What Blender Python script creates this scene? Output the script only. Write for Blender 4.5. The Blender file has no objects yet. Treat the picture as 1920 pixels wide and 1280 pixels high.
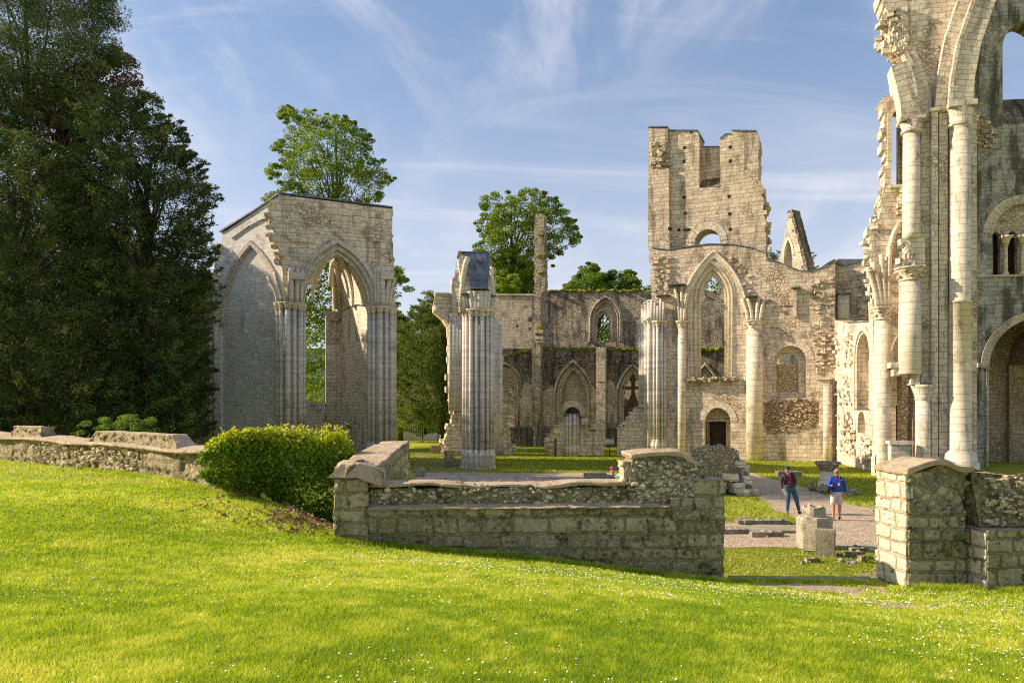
import bpy, bmesh, math, random
import numpy as np
from mathutils import Vector, Matrix
from mathutils.geometry import tessellate_polygon
sc = bpy.context.scene
COL = sc.collection
random.seed(7)
# ---------------------------------------------------------------- camera
F, HY, HC = 1440.0, 770.0, 3.75          # focal length in photo pixels, horizon row, eye height over the court
cam = bpy.data.cameras.new('camera'); camo = bpy.data.objects.new('camera', cam); COL.objects.link(camo)
camo.location = (0, 0, HC); camo.rotation_euler = (math.radians(90), 0, 0)
cam.sensor_width = 36; cam.lens = 27.0; cam.shift_y = (HY-640)/1920.0
cam.clip_start = .1; cam.clip_end = 5000
sc.camera = camo
# ---------------------------------------------------------------- light
SUN_AZ, SUN_EL = math.radians(-81), math.radians(29)
world = bpy.data.worlds.new('World'); sc.world = world; world.use_nodes = True
def sun_vec():
    return Vector((math.sin(SUN_AZ)*math.cos(SUN_EL), math.cos(SUN_AZ)*math.cos(SUN_EL), math.sin(SUN_EL)))
sl = bpy.data.lights.new('sun', 'SUN'); slo = bpy.data.objects.new('sun', sl); COL.objects.link(slo)
sl.energy = 5.0; sl.angle = math.radians(.6); sl.color = (1, .82, .62)
slo.rotation_euler = (-sun_vec()).to_track_quat('-Z', 'Y').to_euler()
slo.location = (-60, 10, 60)
sc.view_settings.view_transform = 'Standard'; sc.view_settings.look = 'None'
sc.view_settings.exposure = 0.72; sc.view_settings.gamma = 1
sc.cycles.max_bounces = 6; sc.cycles.diffuse_bounces = 3; sc.cycles.transparent_max_bounces = 6
SKY_STRENGTH = .12
sc.cycles.filter_width = 1.15
sc.cycles.use_denoising = False
# ---------------------------------------------------------------- node helpers
class NT:
    def __init__(s, tree): s.t = tree
    def n(s, typ, **kw):
        nd = s.t.nodes.new(typ)
        for k, v in kw.items():
            if k.startswith('i_'):
                key = k[2:]; key = int(key) if key.isdigit() else key.replace('_', ' ')
                inp = nd.inputs[key]
                if isinstance(v, bpy.types.NodeSocket): s.t.links.new(v, inp)
                else: inp.default_value = v
            else: setattr(nd, k, v)
        return nd
    def link(s, a, b): s.t.links.new(a, b)
    def math(s, op, a, b=0.0, c=None, clamp=False):
        nd = s.t.nodes.new('ShaderNodeMath'); nd.operation = op; nd.use_clamp = clamp
        for i, v in enumerate((a, b, c)):
            if v is None: continue
            if isinstance(v, bpy.types.NodeSocket): s.t.links.new(v, nd.inputs[i])
            else: nd.inputs[i].default_value = v
        return nd.outputs[0]
    def mix(s, fac, a, b, mode='MIX'):
        nd = s.t.nodes.new('ShaderNodeMix'); nd.data_type = 'RGBA'; nd.blend_type = mode
        for i, v in ((0, fac), (6, a), (7, b)):
            if isinstance(v, bpy.types.NodeSocket): s.t.links.new(v, nd.inputs[i])
            else: nd.inputs[i].default_value = (*v, 1) if isinstance(v, tuple) and len(v) == 3 else v
        return nd.outputs[2]
    def ramp(s, fac, lo, hi, a=0.0, b=1.0):
        nd = s.t.nodes.new('ShaderNodeMapRange'); nd.clamp = True; nd.interpolation_type = 'SMOOTHSTEP'
        s.t.links.new(fac, nd.inputs[0])
        for i, v in ((1, lo), (2, hi), (3, a), (4, b)): nd.inputs[i].default_value = v
        return nd.outputs[0]
    def noise(s, vec, scale, detail=4, rough=.55, dist=0.0, out='Fac'):
        nd = s.t.nodes.new('ShaderNodeTexNoise')
        if vec is not None: s.t.links.new(vec, nd.inputs['Vector'])
        nd.inputs['Scale'].default_value = scale; nd.inputs['Detail'].default_value = detail
        nd.inputs['Roughness'].default_value = rough; nd.inputs['Distortion'].default_value = dist
        return nd.outputs[out]
    def mapping(s, vec, scale=(1,1,1), loc=(0,0,0), rot=(0,0,0)):
        nd = s.t.nodes.new('ShaderNodeMapping'); s.t.links.new(vec, nd.inputs[0])
        nd.inputs['Scale'].default_value = scale; nd.inputs['Location'].default_value = loc; nd.inputs['Rotation'].default_value = rot
        return nd.outputs[0]
# ---------------------------------------------------------------- sky
w = NT(world.node_tree); bg = world.node_tree.nodes['Background']
sky = w.n('ShaderNodeTexSky', sky_type='NISHITA', sun_disc=False)
sky.sun_elevation = SUN_EL; sky.sun_rotation = SUN_AZ % (2*math.pi); sky.air_density = 1.0; sky.dust_density = .6; sky.ozone_density = 1.6
tc = w.n('ShaderNodeTexCoord').outputs['Generated']
sx = w.n('ShaderNodeSeparateXYZ', i_0=tc)
zz = w.math('ADD', w.math('MAXIMUM', sx.outputs[2], 0.0), .22)
px = w.math('DIVIDE', sx.outputs[0], zz); py = w.math('DIVIDE', sx.outputs[1], zz)
cv = w.n('ShaderNodeCombineXYZ', i_0=px, i_1=py).outputs[0]
c1 = w.noise(w.mapping(cv, (2.0, .8, 1), (3.6, .9, 0), (0, 0, -.95)), 1.3, 9, .62, .9)
c2 = w.noise(w.mapping(cv, (1, 1, 1), (7.3, 2.1, 0)), .9, 3, .5)
c3 = w.noise(w.mapping(cv, (.6, 3.0, 1), (1.7, 5.2, 0), (0, 0, .25)), 1.1, 6, .6, .8)
m = w.math('MULTIPLY', w.ramp(c1, .40, .78), w.ramp(c2, .34, .66))
m2 = w.math('MULTIPLY', w.ramp(c3, .48, .80), .45)
m = w.math('MINIMUM', w.math('MULTIPLY', w.math('ADD', m, m2), 1.0), .6)
hz = w.ramp(sx.outputs[2], .0, .46, .60, .0)
base = w.mix(.45, sky.outputs[0], (1.35, 1.8, 2.8)); base = w.mix(hz, base, (4.7, 4.5, 4.75))
full = w.mix(m, base, (5.3, 5.1, 5.3))
w.link(full, bg.inputs[0]); bg.inputs[1].default_value = SKY_STRENGTH

# ---------------------------------------------------------------- materials
def newmat(name):
    mt = bpy.data.materials.new(name); mt.use_nodes = True
    t = NT(mt.node_tree); b = mt.node_tree.nodes['Principled BSDF']; b.inputs['Roughness'].default_value = .9
    b.inputs['Specular IOR Level'].default_value = .2
    return mt, t, b
def bump(t, b, h, strength, dist):
    nd = t.n('ShaderNodeBump'); t.link(h, nd.inputs['Height']); nd.inputs['Strength'].default_value = strength; nd.inputs['Distance'].default_value = dist
    t.link(nd.outputs[0], b.inputs['Normal'])

def masonry(name, c1, c2, mortar, bw=.5, bh=.3, rubble=0.0, stain=.5, staincol=(.15, .125, .095), streak=.5, lichen=.0, lichencol=(.42,.30,.08), wob=.06, bumpd=.05, bandy=0.0, grain=.3):
    """coursed or rubble stone, pattern in metres from the UV map"""
    mt, t, b = newmat(name)
    uv = t.n('ShaderNodeUVMap', uv_map='UVMap').outputs[0]
    nz = t.noise(uv, 1.6, 3, .5, out='Color')
    dv = t.n('ShaderNodeVectorMath', operation='SCALE', i_0=t.n('ShaderNodeVectorMath', operation='SUBTRACT', i_0=nz, i_1=(.5,.5,.5)).outputs[0]); dv.inputs['Scale'].default_value = wob*4
    p = t.n('ShaderNodeVectorMath', operation='ADD', i_0=uv, i_1=dv.outputs[0]).outputs[0]
    s = t.n('ShaderNodeSeparateXYZ', i_0=p)
    vn = t.n('ShaderNodeTexNoise', noise_dimensions='1D'); t.link(t.math('MULTIPLY', s.outputs[1], .8), vn.inputs['W']); vn.inputs['Scale'].default_value = 1; vn.inputs['Detail'].default_value = 1
    v = t.math('ADD', s.outputs[1], t.math('MULTIPLY', vn.outputs[0], .45))
    row = t.math('FLOOR', t.math('DIVIDE', v, bh))
    wn = t.n('ShaderNodeTexWhiteNoise', noise_dimensions='1D', i_W=row)
    u = t.math('ADD', t.math('MULTIPLY', s.outputs[0], t.math('MULTIPLY_ADD', wn.outputs['Value'], .7, .65)), t.math('MULTIPLY', wn.outputs['Value'], 37.0))
    bv = t.n('ShaderNodeCombineXYZ', i_0=u, i_1=v).outputs[0]
    br = t.n('ShaderNodeTexBrick', i_Vector=bv); br.offset = .5
    br.inputs['Color1'].default_value = (0,0,0,1); br.inputs['Color2'].default_value = (1,1,1,1); br.inputs['Mortar'].default_value = (.5,.5,.5,1)
    for k, x in (('Scale', 1), ('Mortar Size', .014), ('Mortar Smooth', .6), ('Brick Width', bw), ('Row Height', bh)): br.inputs[k].default_value = x
    rnd = t.math('MULTIPLY', br.outputs['Color'], 1.0); mort = br.outputs['Fac']
    # rubble pattern
    pr = t.mapping(p, (1/.30, 1/.19, 1))
    ve = t.n('ShaderNodeTexVoronoi', feature='DISTANCE_TO_EDGE', i_Vector=pr); ve.inputs['Scale'].default_value = 1
    vc = t.n('ShaderNodeTexVoronoi', feature='F1', i_Vector=pr); vc.inputs['Scale'].default_value = 1
    rm = t.ramp(ve.outputs['Distance'], .03, .16, 1, 0)
    rr = t.n('ShaderNodeSeparateColor', i_0=vc.outputs['Color']).outputs[0]
    zone = t.noise(uv, .33, 3, .6)
    zf = t.ramp(zone, .60-.42*rubble, .66-.42*rubble) if 0 < rubble < 1 else None
    if rubble >= 1: mort, rnd = rm, rr
    elif rubble > 0:
        mort = t.math('ADD', t.math('MULTIPLY', mort, t.math('SUBTRACT', 1.0, zf)), t.math('MULTIPLY', rm, zf))
        rnd = t.math('ADD', t.math('MULTIPLY', rnd, t.math('SUBTRACT', 1.0, zf)), t.math('MULTIPLY', rr, zf))
    mid = tuple((a*.9+c*.1) for a, c in zip(c1, c2))
    col = t.mix(rnd, c1, c2)
    g1 = t.noise(uv, 2.3, 5, .65); col = t.mix(t.ramp(g1, .3, .75, 0, .55), col, tuple(x*.62 for x in c2))
    g2 = t.noise(uv, 19, 4, .7); col = t.mix(t.ramp(g2, .38, .72, 0, .45), col, tuple(min(1, x*1.18) for x in c1)); g3 = t.noise(t.mapping(uv, (1, 1, 1), (4, 7, 0)), 9, 5, .75); col = t.mix(t.ramp(g3, .54, .68, 0, grain), col, tuple(x*.42 for x in c2))
    if bandy:
        bd = t.noise(t.mapping(uv, (.15, 3.2, 1)), 1, 2, .5); col = t.mix(t.ramp(bd, .45, .62, 0, bandy), col, (.25, .245, .24))
    mfac = t.math('MULTIPLY', mort, .8)
    col = t.mix(mfac, col, mortar)
    # runs of dirt from the tops, blotches
    st = t.noise(t.mapping(uv, (1.5, .22, 1), (5, 1, 0)), 1.0, 6, .65)
    col = t.mix(t.ramp(st, .615-.16*streak, .72-.12*streak, 0, min(.9, 1.0*stain)), col, staincol)
    sb = t.noise(uv, .8, 7, .72, .4)
    col = t.mix(t.ramp(sb, .59-.14*stain, .74-.14*stain, 0, .65), col, tuple(x*1.15 for x in staincol))
    if lichen > 0:
        lb = t.noise(t.mapping(uv, (1,1,1), (9, 4, 0)), 1.3, 6, .7); col = t.mix(t.ramp(lb, .7-.22*lichen, .8-.2*lichen, 0, .8), col, lichencol)
    # pits
    vp = t.n('ShaderNodeTexVoronoi', feature='F1', i_Vector=uv); vp.inputs['Scale'].default_value = 2.7
    pit = t.ramp(vp.outputs['Distance'], .05, .09, 1, 0)
    psel = t.ramp(t.n('ShaderNodeSeparateColor', i_0=vp.outputs['Color']).outputs[1], .70, .72)
    pit = t.math('MULTIPLY', pit, psel)
    col = t.mix(t.math('MULTIPLY', pit, .85), col, (.035, .028, .02))
    # moss and dust where it faces up
    nrm = t.n('ShaderNodeNewGeometry').outputs['Normal']; nzv = t.n('ShaderNodeSeparateXYZ', i_0=nrm).outputs[2]
    mo = t.math('MULTIPLY', t.ramp(nzv, .55, .85), t.ramp(t.noise(uv, 3.0, 4, .6), .40, .58))
    col = t.mix(t.math('MULTIPLY', mo, .8), col, (.15, .15, .035))
    t.link(col, b.inputs['Base Color'])
    h = t.math('MULTIPLY', mort, -1.0)
    h = t.math('ADD', h, t.math('MULTIPLY', rnd, .55)); h = t.math('ADD', h, t.math('MULTIPLY', g2, .7)); h = t.math('ADD', h, t.math('MULTIPLY', g1, 1.1))
    h = t.math('SUBTRACT', h, t.math('MULTIPLY', pit, 2.0))
    bump(t, b, h, .85 if grain > .1 else .5, bumpd)
    return mt

def flat(name, col, rough=.8, var=.25, scale=8, metal=0, bumpd=0.0):
    mt, t, b = newmat(name)
    tc = t.n('ShaderNodeTexCoord').outputs['Object']
    n = t.noise(tc, scale, 5, .65)
    c = t.mix(t.ramp(n, .3, .7), tuple(x*(1-var) for x in col), tuple(min(1, x*(1+var)) for x in col))
    t.link(c, b.inputs['Base Color']); b.inputs['Roughness'].default_value = rough; b.inputs['Metallic'].default_value = metal
    if bumpd: bump(t, b, n, .8, bumpd)
    return mt

M = {}
WARM1, WARM2, MORT = (.87, .735, .555), (.58, .455, .31), (.27, .185, .105)
M['ashlar'] = masonry('pale_ashlar', WARM1, WARM2, MORT, .52, .30, rubble=.06, stain=.62, streak=.62)
M['ashlar_bright'] = masonry('cream_ashlar', (.89, .78, .62), (.66, .54, .395), (.32, .235, .145), .55, .31, rubble=.12, stain=.55, streak=.5, lichen=.05)
M['shaft'] = masonry('shaft_stone', (.72, .66, .56), (.60, .55, .47), (.40, .35, .28), 3.0, .52, stain=.45, streak=.5, wob=.01, bumpd=.015, bandy=.28)
M['shaft_warm'] = masonry('warm_shaft_stone', (.82, .73, .56), (.72, .61, .44), (.48, .39, .26), 3.0, .42, stain=.45, streak=.4, wob=.012, bumpd=.03, bandy=.14)
M['grey_ashlar'] = masonry('grey_ashlar', (.90, .87, .81), (.76, .73, .67), (.50, .47, .41), .50, .27, rubble=.04, stain=.3, streak=.35, grain=.08, bumpd=.02)
M['tan_ashlar'] = masonry('tan_ashlar', (.66, .53, .36), (.53, .41, .26), (.30, .225, .14), .40, .26, rubble=.35, stain=.5, streak=.3)
M['inner'] = masonry('inner_wall_stone', (.90, .80, .64), (.74, .64, .49), (.40, .32, .22), .42, .27, rubble=.1, stain=.5, streak=.5, grain=.12, bumpd=.03)
M['rubble'] = masonry('rubble_stone', (.74, .62, .44), (.56, .45, .30), (.32, .24, .15), rubble=1, stain=.7, streak=.5, bumpd=.10, lichen=.1)
M['orange_rubble'] = masonry('orange_rubble', (.80, .62, .40), (.60, .43, .25), (.30, .21, .12), rubble=1, stain=.45, streak=.3, bumpd=.14)
M['far_rubble'] = masonry('far_rubble', (.76, .65, .49), (.54, .45, .33), (.30, .24, .17), rubble=.8, stain=.85, streak=.8, staincol=(.11,.095,.08), bumpd=.08, lichen=.1)
M['dark_rubble'] = masonry('weathered_rubble', (.56, .47, .35), (.34, .28, .21), (.18, .145, .11), rubble=1, stain=1.0, streak=.8, staincol=(.075,.065,.055), bumpd=.10, lichen=.25, lichencol=(.24,.22,.06))
M['far_ashlar'] = masonry('far_ashlar', (.74, .64, .49), (.62, .52, .38), (.36, .29, .2), .5, .3, rubble=.3, stain=.6, streak=.5)
M['shade_ashlar'] = masonry('shaded_lichened_ashlar', (.56, .53, .46), (.42, .39, .34), (.26, .24, .19), .5, .3, rubble=.25, stain=.95, streak=.9, staincol=(.08,.08,.055), lichen=.15, lichencol=(.16,.17,.07))  # darker, greyer ashlar: shade beyond the great arch put into its colour, plus lichen
M['lead'] = flat('lead_sheet', (.13, .15, .185), .5, .35, 2.0, .25, .03)
M['moss'] = flat('moss', (.17, .19, .025), .95, .6, 4, 0, .05)
M['wood'] = flat('weathered_timber', (.105, .06, .035), .85, .4, 6)
M['door'] = flat('dark_door', (.035, .024, .016), .8, .4, 5)
M['iron'] = flat('iron_bars', (.03, .025, .02), .6, .2, 5)
M['bark'] = flat('bark', (.09, .065, .045), .95, .4, 3, 0, .05)
# ---------------------------------------------------------------- geometry helpers
def P(px_, py_, d): return Vector(((px_-960)/F*d, d, HC-(py_-HY)/F*d))
class Frame:
    """a vertical working plane: local x along A>B, local y away from the viewer, z up"""
    def __init__(s, a, b):
        s.a = Vector((a[0], a[1], 0)); dx, dy = b[0]-a[0], b[1]-a[1]; s.ang = math.atan2(dy, dx)
        s.e = Vector((math.cos(s.ang), math.sin(s.ang), 0)); s.n = Vector((-math.sin(s.ang), math.cos(s.ang), 0))
        s.M = Matrix.Translation(s.a) @ Matrix.Rotation(s.ang, 4, 'Z')
    def q(s, px_, py_, v=0.0):
        r = Vector(((px_-960)/F, 1, -(py_-HY)/F)); t = ((s.a-Vector((0,0,0))).dot(s.n)+v) / r.dot(s.n)
        p = r*t; return ((p-s.a).dot(s.e), p.z+HC)
    def u(s, px_, v=0.0): return s.q(px_, HY, v)[0]
    def z(s, px_, py_, v=0.0): return s.q(px_, py_, v)[1]
    def pts(s, lst, v=0.0): return [s.q(x, y, v) for x, y in lst]
def thing(name, label, cat, M_=None, group=None):
    o = bpy.data.objects.new(name, None); COL.objects.link(o); o.empty_display_size = .3
    if M_ is not None: o.matrix_world = M_ if isinstance(M_, Matrix) else Matrix.Translation(M_)
    o['label'] = label; o['category'] = cat
    if group: o['group'] = group
    o['_m'] = [x for r in (M_ if isinstance(M_, Matrix) else Matrix.Translation(M_ or (0,0,0))) for x in r]
    return o
def rootM(o):
    m = list(o['_m']); return Matrix((m[0:4], m[4:8], m[8:12], m[12:16]))
def link(name, me, mat, parent=None, M_=None, label=None, kind=None):
    o = bpy.data.objects.new(name, me); COL.objects.link(o)
    for m_ in (mat if isinstance(mat, (list, tuple)) else [mat]):
        if m_: me.materials.append(m_)
    if parent is not None:
        o.parent = parent; pm = rootM(parent)
        full = M_ if M_ is not None else pm
        o.matrix_local = pm.inverted() @ full
        o['_m'] = [x for r in full for x in r]
    elif M_ is not None:
        o.matrix_world = M_
        o['_m'] = [x for r in M_ for x in r]
    else: o['_m'] = [x for r in Matrix.Identity(4) for x in r]
    if label: o['label'] = label
    if kind: o['kind'] = kind
    return o
def tagtop(o, label, cat, group=None, kind=None):
    if label: o['label'] = label
    if cat: o['category'] = cat
    if group: o['group'] = group
    if kind: o['kind'] = kind
    return o
class MB:
    def __init__(s): s.v = []; s.f = []; s.uv = []; s.sm = []
    def split(s, name, mat, parent=None, M_=None, label=None):
        """one object per connected piece"""
        par = list(range(len(s.v)))
        def fd(a):
            while par[a] != a: par[a] = par[par[a]]; a = par[a]
            return a
        for f in s.f:
            r = fd(f[0])
            for a in f[1:]: par[fd(a)] = r
        g = {}
        for i, f in enumerate(s.f): g.setdefault(fd(f[0]), []).append(i)
        out = []
        for k, fl_ in g.items():
            m_ = MB(); mp = {}
            for i in fl_:
                for a in s.f[i]:
                    if a not in mp: mp[a] = len(m_.v); m_.v.append(s.v[a])
                m_.f.append(tuple(mp[a] for a in s.f[i])); m_.uv.append(s.uv[i]); m_.sm.append(s.sm[i])
            out.append(m_.build(name, mat, parent, M_, label))
        return out
    def add(s, verts, faces, uvs=None, smooth=False):
        k = len(s.v); s.v += [tuple(p) for p in verts]
        for i, f in enumerate(faces):
            s.f.append(tuple(a+k for a in f)); s.sm.append(smooth)
            s.uv.append(uvs[i] if uvs else None)
        return s
    def build(s, name, mat, parent=None, M_=None, label=None, kind=None, jit=0.0, seed=0):
        me = bpy.data.meshes.new(name)
        V = s.v
        me.from_pydata(V, [], s.f); ul = me.uv_layers.new(name='UVMap')
        data = []
        for pol, uv in zip(me.polygons, s.uv):
            if uv is None:
                n = pol.normal; ax, ay, az = abs(n.x), abs(n.y), abs(n.z)
                for vi in pol.vertices:
                    p = V[vi]
                    if ay >= ax and ay >= az: data += [p[0], p[2]]
                    elif ax >= az: data += [p[1]+.23, p[2]]
                    else: data += [p[0], p[1]+.31]
            else:
                for a in uv: data += [a[0], a[1]]
        ul.data.foreach_set('uv', data)
        me.polygons.foreach_set('use_smooth', s.sm); me.update()
        o = link(name, me, mat, parent, M_, label, kind)
        return o
def area2(p): return sum(p[i][0]*p[(i+1)%len(p)][1]-p[(i+1)%len(p)][0]*p[i][1] for i in range(len(p)))
def slab(mb, outer, holes, v0, v1):
    """plate in the u-z plane with openings, v0 nearer the viewer than v1"""
    outer = list(outer); outer = outer if area2(outer) > 0 else outer[::-1]
    hs = [(h if area2(h) < 0 else h[::-1]) for h in [list(h) for h in holes]]
    loops = [outer]+hs
    tris = tessellate_polygon([[Vector((u, z, 0)) for u, z in L] for L in loops])
    flatp = [p for L in loops for p in L]; n = len(flatp)
    vs = [(u, v0, z) for u, z in flatp]+[(u, v1, z) for u, z in flatp]
    fs = []
    for t_ in tris:
        a, b, c = t_
        A = (flatp[b][0]-flatp[a][0])*(flatp[c][1]-flatp[a][1])-(flatp[c][0]-flatp[a][0])*(flatp[b][1]-flatp[a][1])
        if A < 0: a, b, c = a, c, b
        fs.append((a, b, c)); fs.append((a+n, c+n, b+n))
    k = 0
    for L in loops:
        m_ = len(L)
        for i in range(m_):
            a, b = k+i, k+(i+1) % m_
            fs.append((b, a, a+n, b+n))
        k += m_
    mb.add(vs, fs); return mb
def rag(pts, amp=.12, step=.35, seed=0, vert=False):
    """broken masonry edge: block-like offsets along a polyline"""
    R = random.Random(seed); out = []
    for (a, b) in zip(pts[:-1], pts[1:]):
        L = math.hypot(b[0]-a[0], b[1]-a[1]); n = max(1, int(L/step)); nx, nz = -(b[1]-a[1])/max(L,1e-6), (b[0]-a[0])/max(L,1e-6)
        ts = sorted([0, 1]+[(i+R.uniform(-.3, .3))/n for i in range(1, n)])
        for t0, t1 in zip(ts[:-1], ts[1:]):
            o = R.uniform(-amp, amp)*R.choice((.25, .7, 1.5))
            g = (t1-t0)*.06
            out.append((a[0]+(b[0]-a[0])*(t0+g)+nx*o, a[1]+(b[1]-a[1])*(t0+g)+nz*o))
            o2 = o+R.uniform(-.2, .2)*amp
            out.append((a[0]+(b[0]-a[0])*(t1-g)+nx*o2, a[1]+(b[1]-a[1])*(t1-g)+nz*o2))
    return out
def pointed(uL, uR, zs, za, n=10):
    a = (uR-uL)/2; h = max(za-zs, a*1.0001); R = (a*a+h*h)/(2*a)
    thm = math.acos(max(-1, min(1, (R-a)/R))); L = []
    for i in range(n+1):
        t = thm*i/n; L.append((uL+R-R*math.cos(t), zs+R*math.sin(t)))
    Rr = [(uL+uR-p[0], p[1]) for p in L[::-1]][1:]
    return L+Rr
def archhole(uL, uR, zb, zs, za, n=10): return [(uL, zb)]+pointed(uL, uR, zs, za, n)+[(uR, zb)]
def sweep(mb, path, prof, smooth=False, uvo=0.0):
    """profile (n,v) swept along a path in the u-z plane; n grows to the left of travel"""
    m_, k = len(path), len(prof); vs = []; s_ = [0.0]
    for i in range(1, m_): s_.append(s_[-1]+math.hypot(path[i][0]-path[i-1][0], path[i][1]-path[i-1][1]))
    for i in range(m_):
        a = path[max(0, i-1)]; b = path[min(m_-1, i+1)]; L = math.hypot(b[0]-a[0], b[1]-a[1]) or 1
        tx, tz = (b[0]-a[0])/L, (b[1]-a[1])/L; nx, nz = -tz, tx
        sc_ = 1.0
        if 0 < i < m_-1:
            c = path[i]; l1 = math.hypot(c[0]-a[0], c[1]-a[1]) or 1
            d = ((c[0]-a[0])*tx+(c[1]-a[1])*tz)/l1; sc_ = 1/max(.6, d)
        for (pn, pv) in prof: vs.append((path[i][0]+nx*pn*sc_, pv, path[i][1]+nz*pn*sc_))
    fs, uvs = [], []; per = [0.0]
    for j in range(k): q0, q1 = prof[j], prof[(j+1) % k]; per.append(per[-1]+math.hypot(q1[0]-q0[0], q1[1]-q0[1]))
    for i in range(m_-1):
        for j in range(k):
            j2 = (j+1) % k
            fs.append((i*k+j, (i+1)*k+j, (i+1)*k+j2, i*k+j2))
            uvs.append([(per[j]+uvo, s_[i]), (per[j]+uvo, s_[i+1]), (per[j+1]+uvo, s_[i+1]), (per[j+1]+uvo, s_[i])])
    base = len(mb.v)
    mb.add(vs, fs, uvs, smooth)
    for i, rev in ((0, False), (m_-1, True)):
        idx = [base+i*k+j for j in range(k)]
        mb.f.append(tuple(idx[::-1] if rev else idx)); mb.sm.append(False); mb.uv.append(None)
def rect(n0, n1, v0, v1): return [(n0, v0), (n0, v1), (n1, v1), (n1, v0)]
def roundp(n, v, r, k=8): return [(n+r*math.cos(2*math.pi*i/k), v+r*math.sin(2*math.pi*i/k)) for i in range(k)]
def orders(mb, uL, uR, zb, zs, za, v, ws, step=.16, bar=.07):
    """receding moulded orders round a pointed opening: ws widths outward from the opening"""
    off = 0.0
    for i, w_ in enumerate(ws):
        o1 = off+w_
        path = [(uL-off, zb)]+pointed(uL-off, uR+off, zs, za+off*1.25, 12)+[(uR+off, zb)]
        f = v+(len(ws)-1-i)*step
        sweep(mb, path, rect(0, w_*1.02, f-.02*i, f+step*1.6), uvo=i*.7)
        if bar: sweep(mb, path, roundp(w_*.25, f-.02*i, bar*(1 if i % 2 else .75)), True, uvo=i)
        off = o1
def lathe(mb, u, v, prof, n=14, smooth=True, a0=0.0, lean=(0, 0)):
    vs, fs, uvs = [], [], []; m_ = len(prof); z0 = prof[0][1]
    for (r, z) in prof:
        for j in range(n):
            a = a0+2*math.pi*j/n; vs.append((u+r*math.cos(a)+lean[0]*(z-z0), v+r*math.sin(a)+lean[1]*(z-z0), z))
    rr = max(p[0] for p in prof); hh = 0
    for i in range(m_-1):
        dl = math.hypot(prof[i+1][0]-prof[i][0], prof[i+1][1]-prof[i][1])
        for j in range(n):
            j2 = (j+1) % n; fs.append((i*n+j, i*n+j2, (i+1)*n+j2, (i+1)*n+j))
            ua, ub = rr*2*math.pi*j/n+u, rr*2*math.pi*(j+1)/n+u
            uvs.append([(ua, z0+hh), (ub, z0+hh), (ub, z0+hh+dl), (ua, z0+hh+dl)])
        hh += dl
    fs.append(tuple(range(n))[::-1]); uvs.append(None); fs.append(tuple((m_-1)*n+j for j in range(n))); uvs.append(None)
    mb.add(vs, fs, uvs, smooth)
def shaft(mb, u, v, r, z0, z1, n=12): lathe(mb, u, v, [(r, z0), (r*.985, (z0+z1)/2), (r*.97, z1)], n)
def capital(mb, u, v, r, z, h=.55, n=10, seed=0):
    """bell with a ring of leaf knobs and a moulded abacus"""
    R = random.Random(seed)
    lathe(mb, u, v, [(r*1.15, z-h), (r*1.2, z-h+.05), (r*1.02, z-h+.08), (r*1.08, z-h*.5), (r*1.42, z-.13), (r*1.42, z-.1), (r*1.62, z-.07), (r*1.62, z)], n)
    for lv in (0, 1):
        for j in range(7):
            a = 2*math.pi*(j+.5*lv)/7+R.uniform(-.15, .15); q = r*(1.18+.18*lv)
            blob(mb, (u+q*math.cos(a), v+q*math.sin(a), z-h*(.62-.32*lv)+R.uniform(-.02, .02)), (r*.26, r*.26, h*.14), R.random(), 0)
_ico = {}
def ico(sub):
    if sub not in _ico:
        bm = bmesh.new(); bmesh.ops.create_icosphere(bm, subdivisions=sub+1, radius=1)
        _ico[sub] = ([v.co.copy() for v in bm.verts], [tuple(v.index for v in f.verts) for f in bm.faces]); bm.free()
    return _ico[sub]
def blob(mb, c, s, seed=0, sub=1, rough=.18, smooth=False, rot=None):
    R = random.Random(seed); vs, fs = ico(sub); ph = [R.uniform(0, 6) for _ in range(6)]; out = []
    ca, sa = math.cos(rot or 0), math.sin(rot or 0)
    for p in vs:
        k = 1+rough*(math.sin(3.1*p.x+ph[0])*math.sin(2.7*p.y+ph[1])+.6*math.sin(5.3*p.z+ph[2])*math.sin(4.9*p.x+ph[3]))+R.uniform(-rough, rough)*.35
        x, y, z = p.x*s[0]*k, p.y*s[1]*k, p.z*s[2]*k
        out.append((c[0]+x*ca-y*sa, c[1]+x*sa+y*ca, c[2]+z))
    mb.add(out, fs, None, smooth)
def boxm(mb, u0, u1, v0, v1, z0, z1):
    mb.add([(u0,v0,z0),(u1,v0,z0),(u1,v1,z0),(u0,v1,z0),(u0,v0,z1),(u1,v0,z1),(u1,v1,z1),(u0,v1,z1)],
           [(0,3,2,1),(4,5,6,7),(0,1,5,4),(1,2,6,5),(2,3,7,6),(3,0,4,7)])
def stone(mb, u, v, z, w_, d, h, seed, rot=0.0):
    """one irregular squared block"""
    R = random.Random(seed); ca, sa = math.cos(rot), math.sin(rot); vs = []
    for (x, y, q) in [(-1,-1,-1),(1,-1,-1),(1,1,-1),(-1,1,-1),(-1,-1,1),(1,-1,1),(1,1,1),(-1,1,1)]:
        X, Y, Z = x*w_/2*R.uniform(.8, 1.05), y*d/2*R.uniform(.8, 1.05), q*h/2*R.uniform(.8, 1.08)
        vs.append((u+X*ca-Y*sa, v+X*sa+Y*ca, z+Z))
    mb.add(vs, [(0,3,2,1),(4,5,6,7),(0,1,5,4),(1,2,6,5),(2,3,7,6),(3,0,4,7)])
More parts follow.
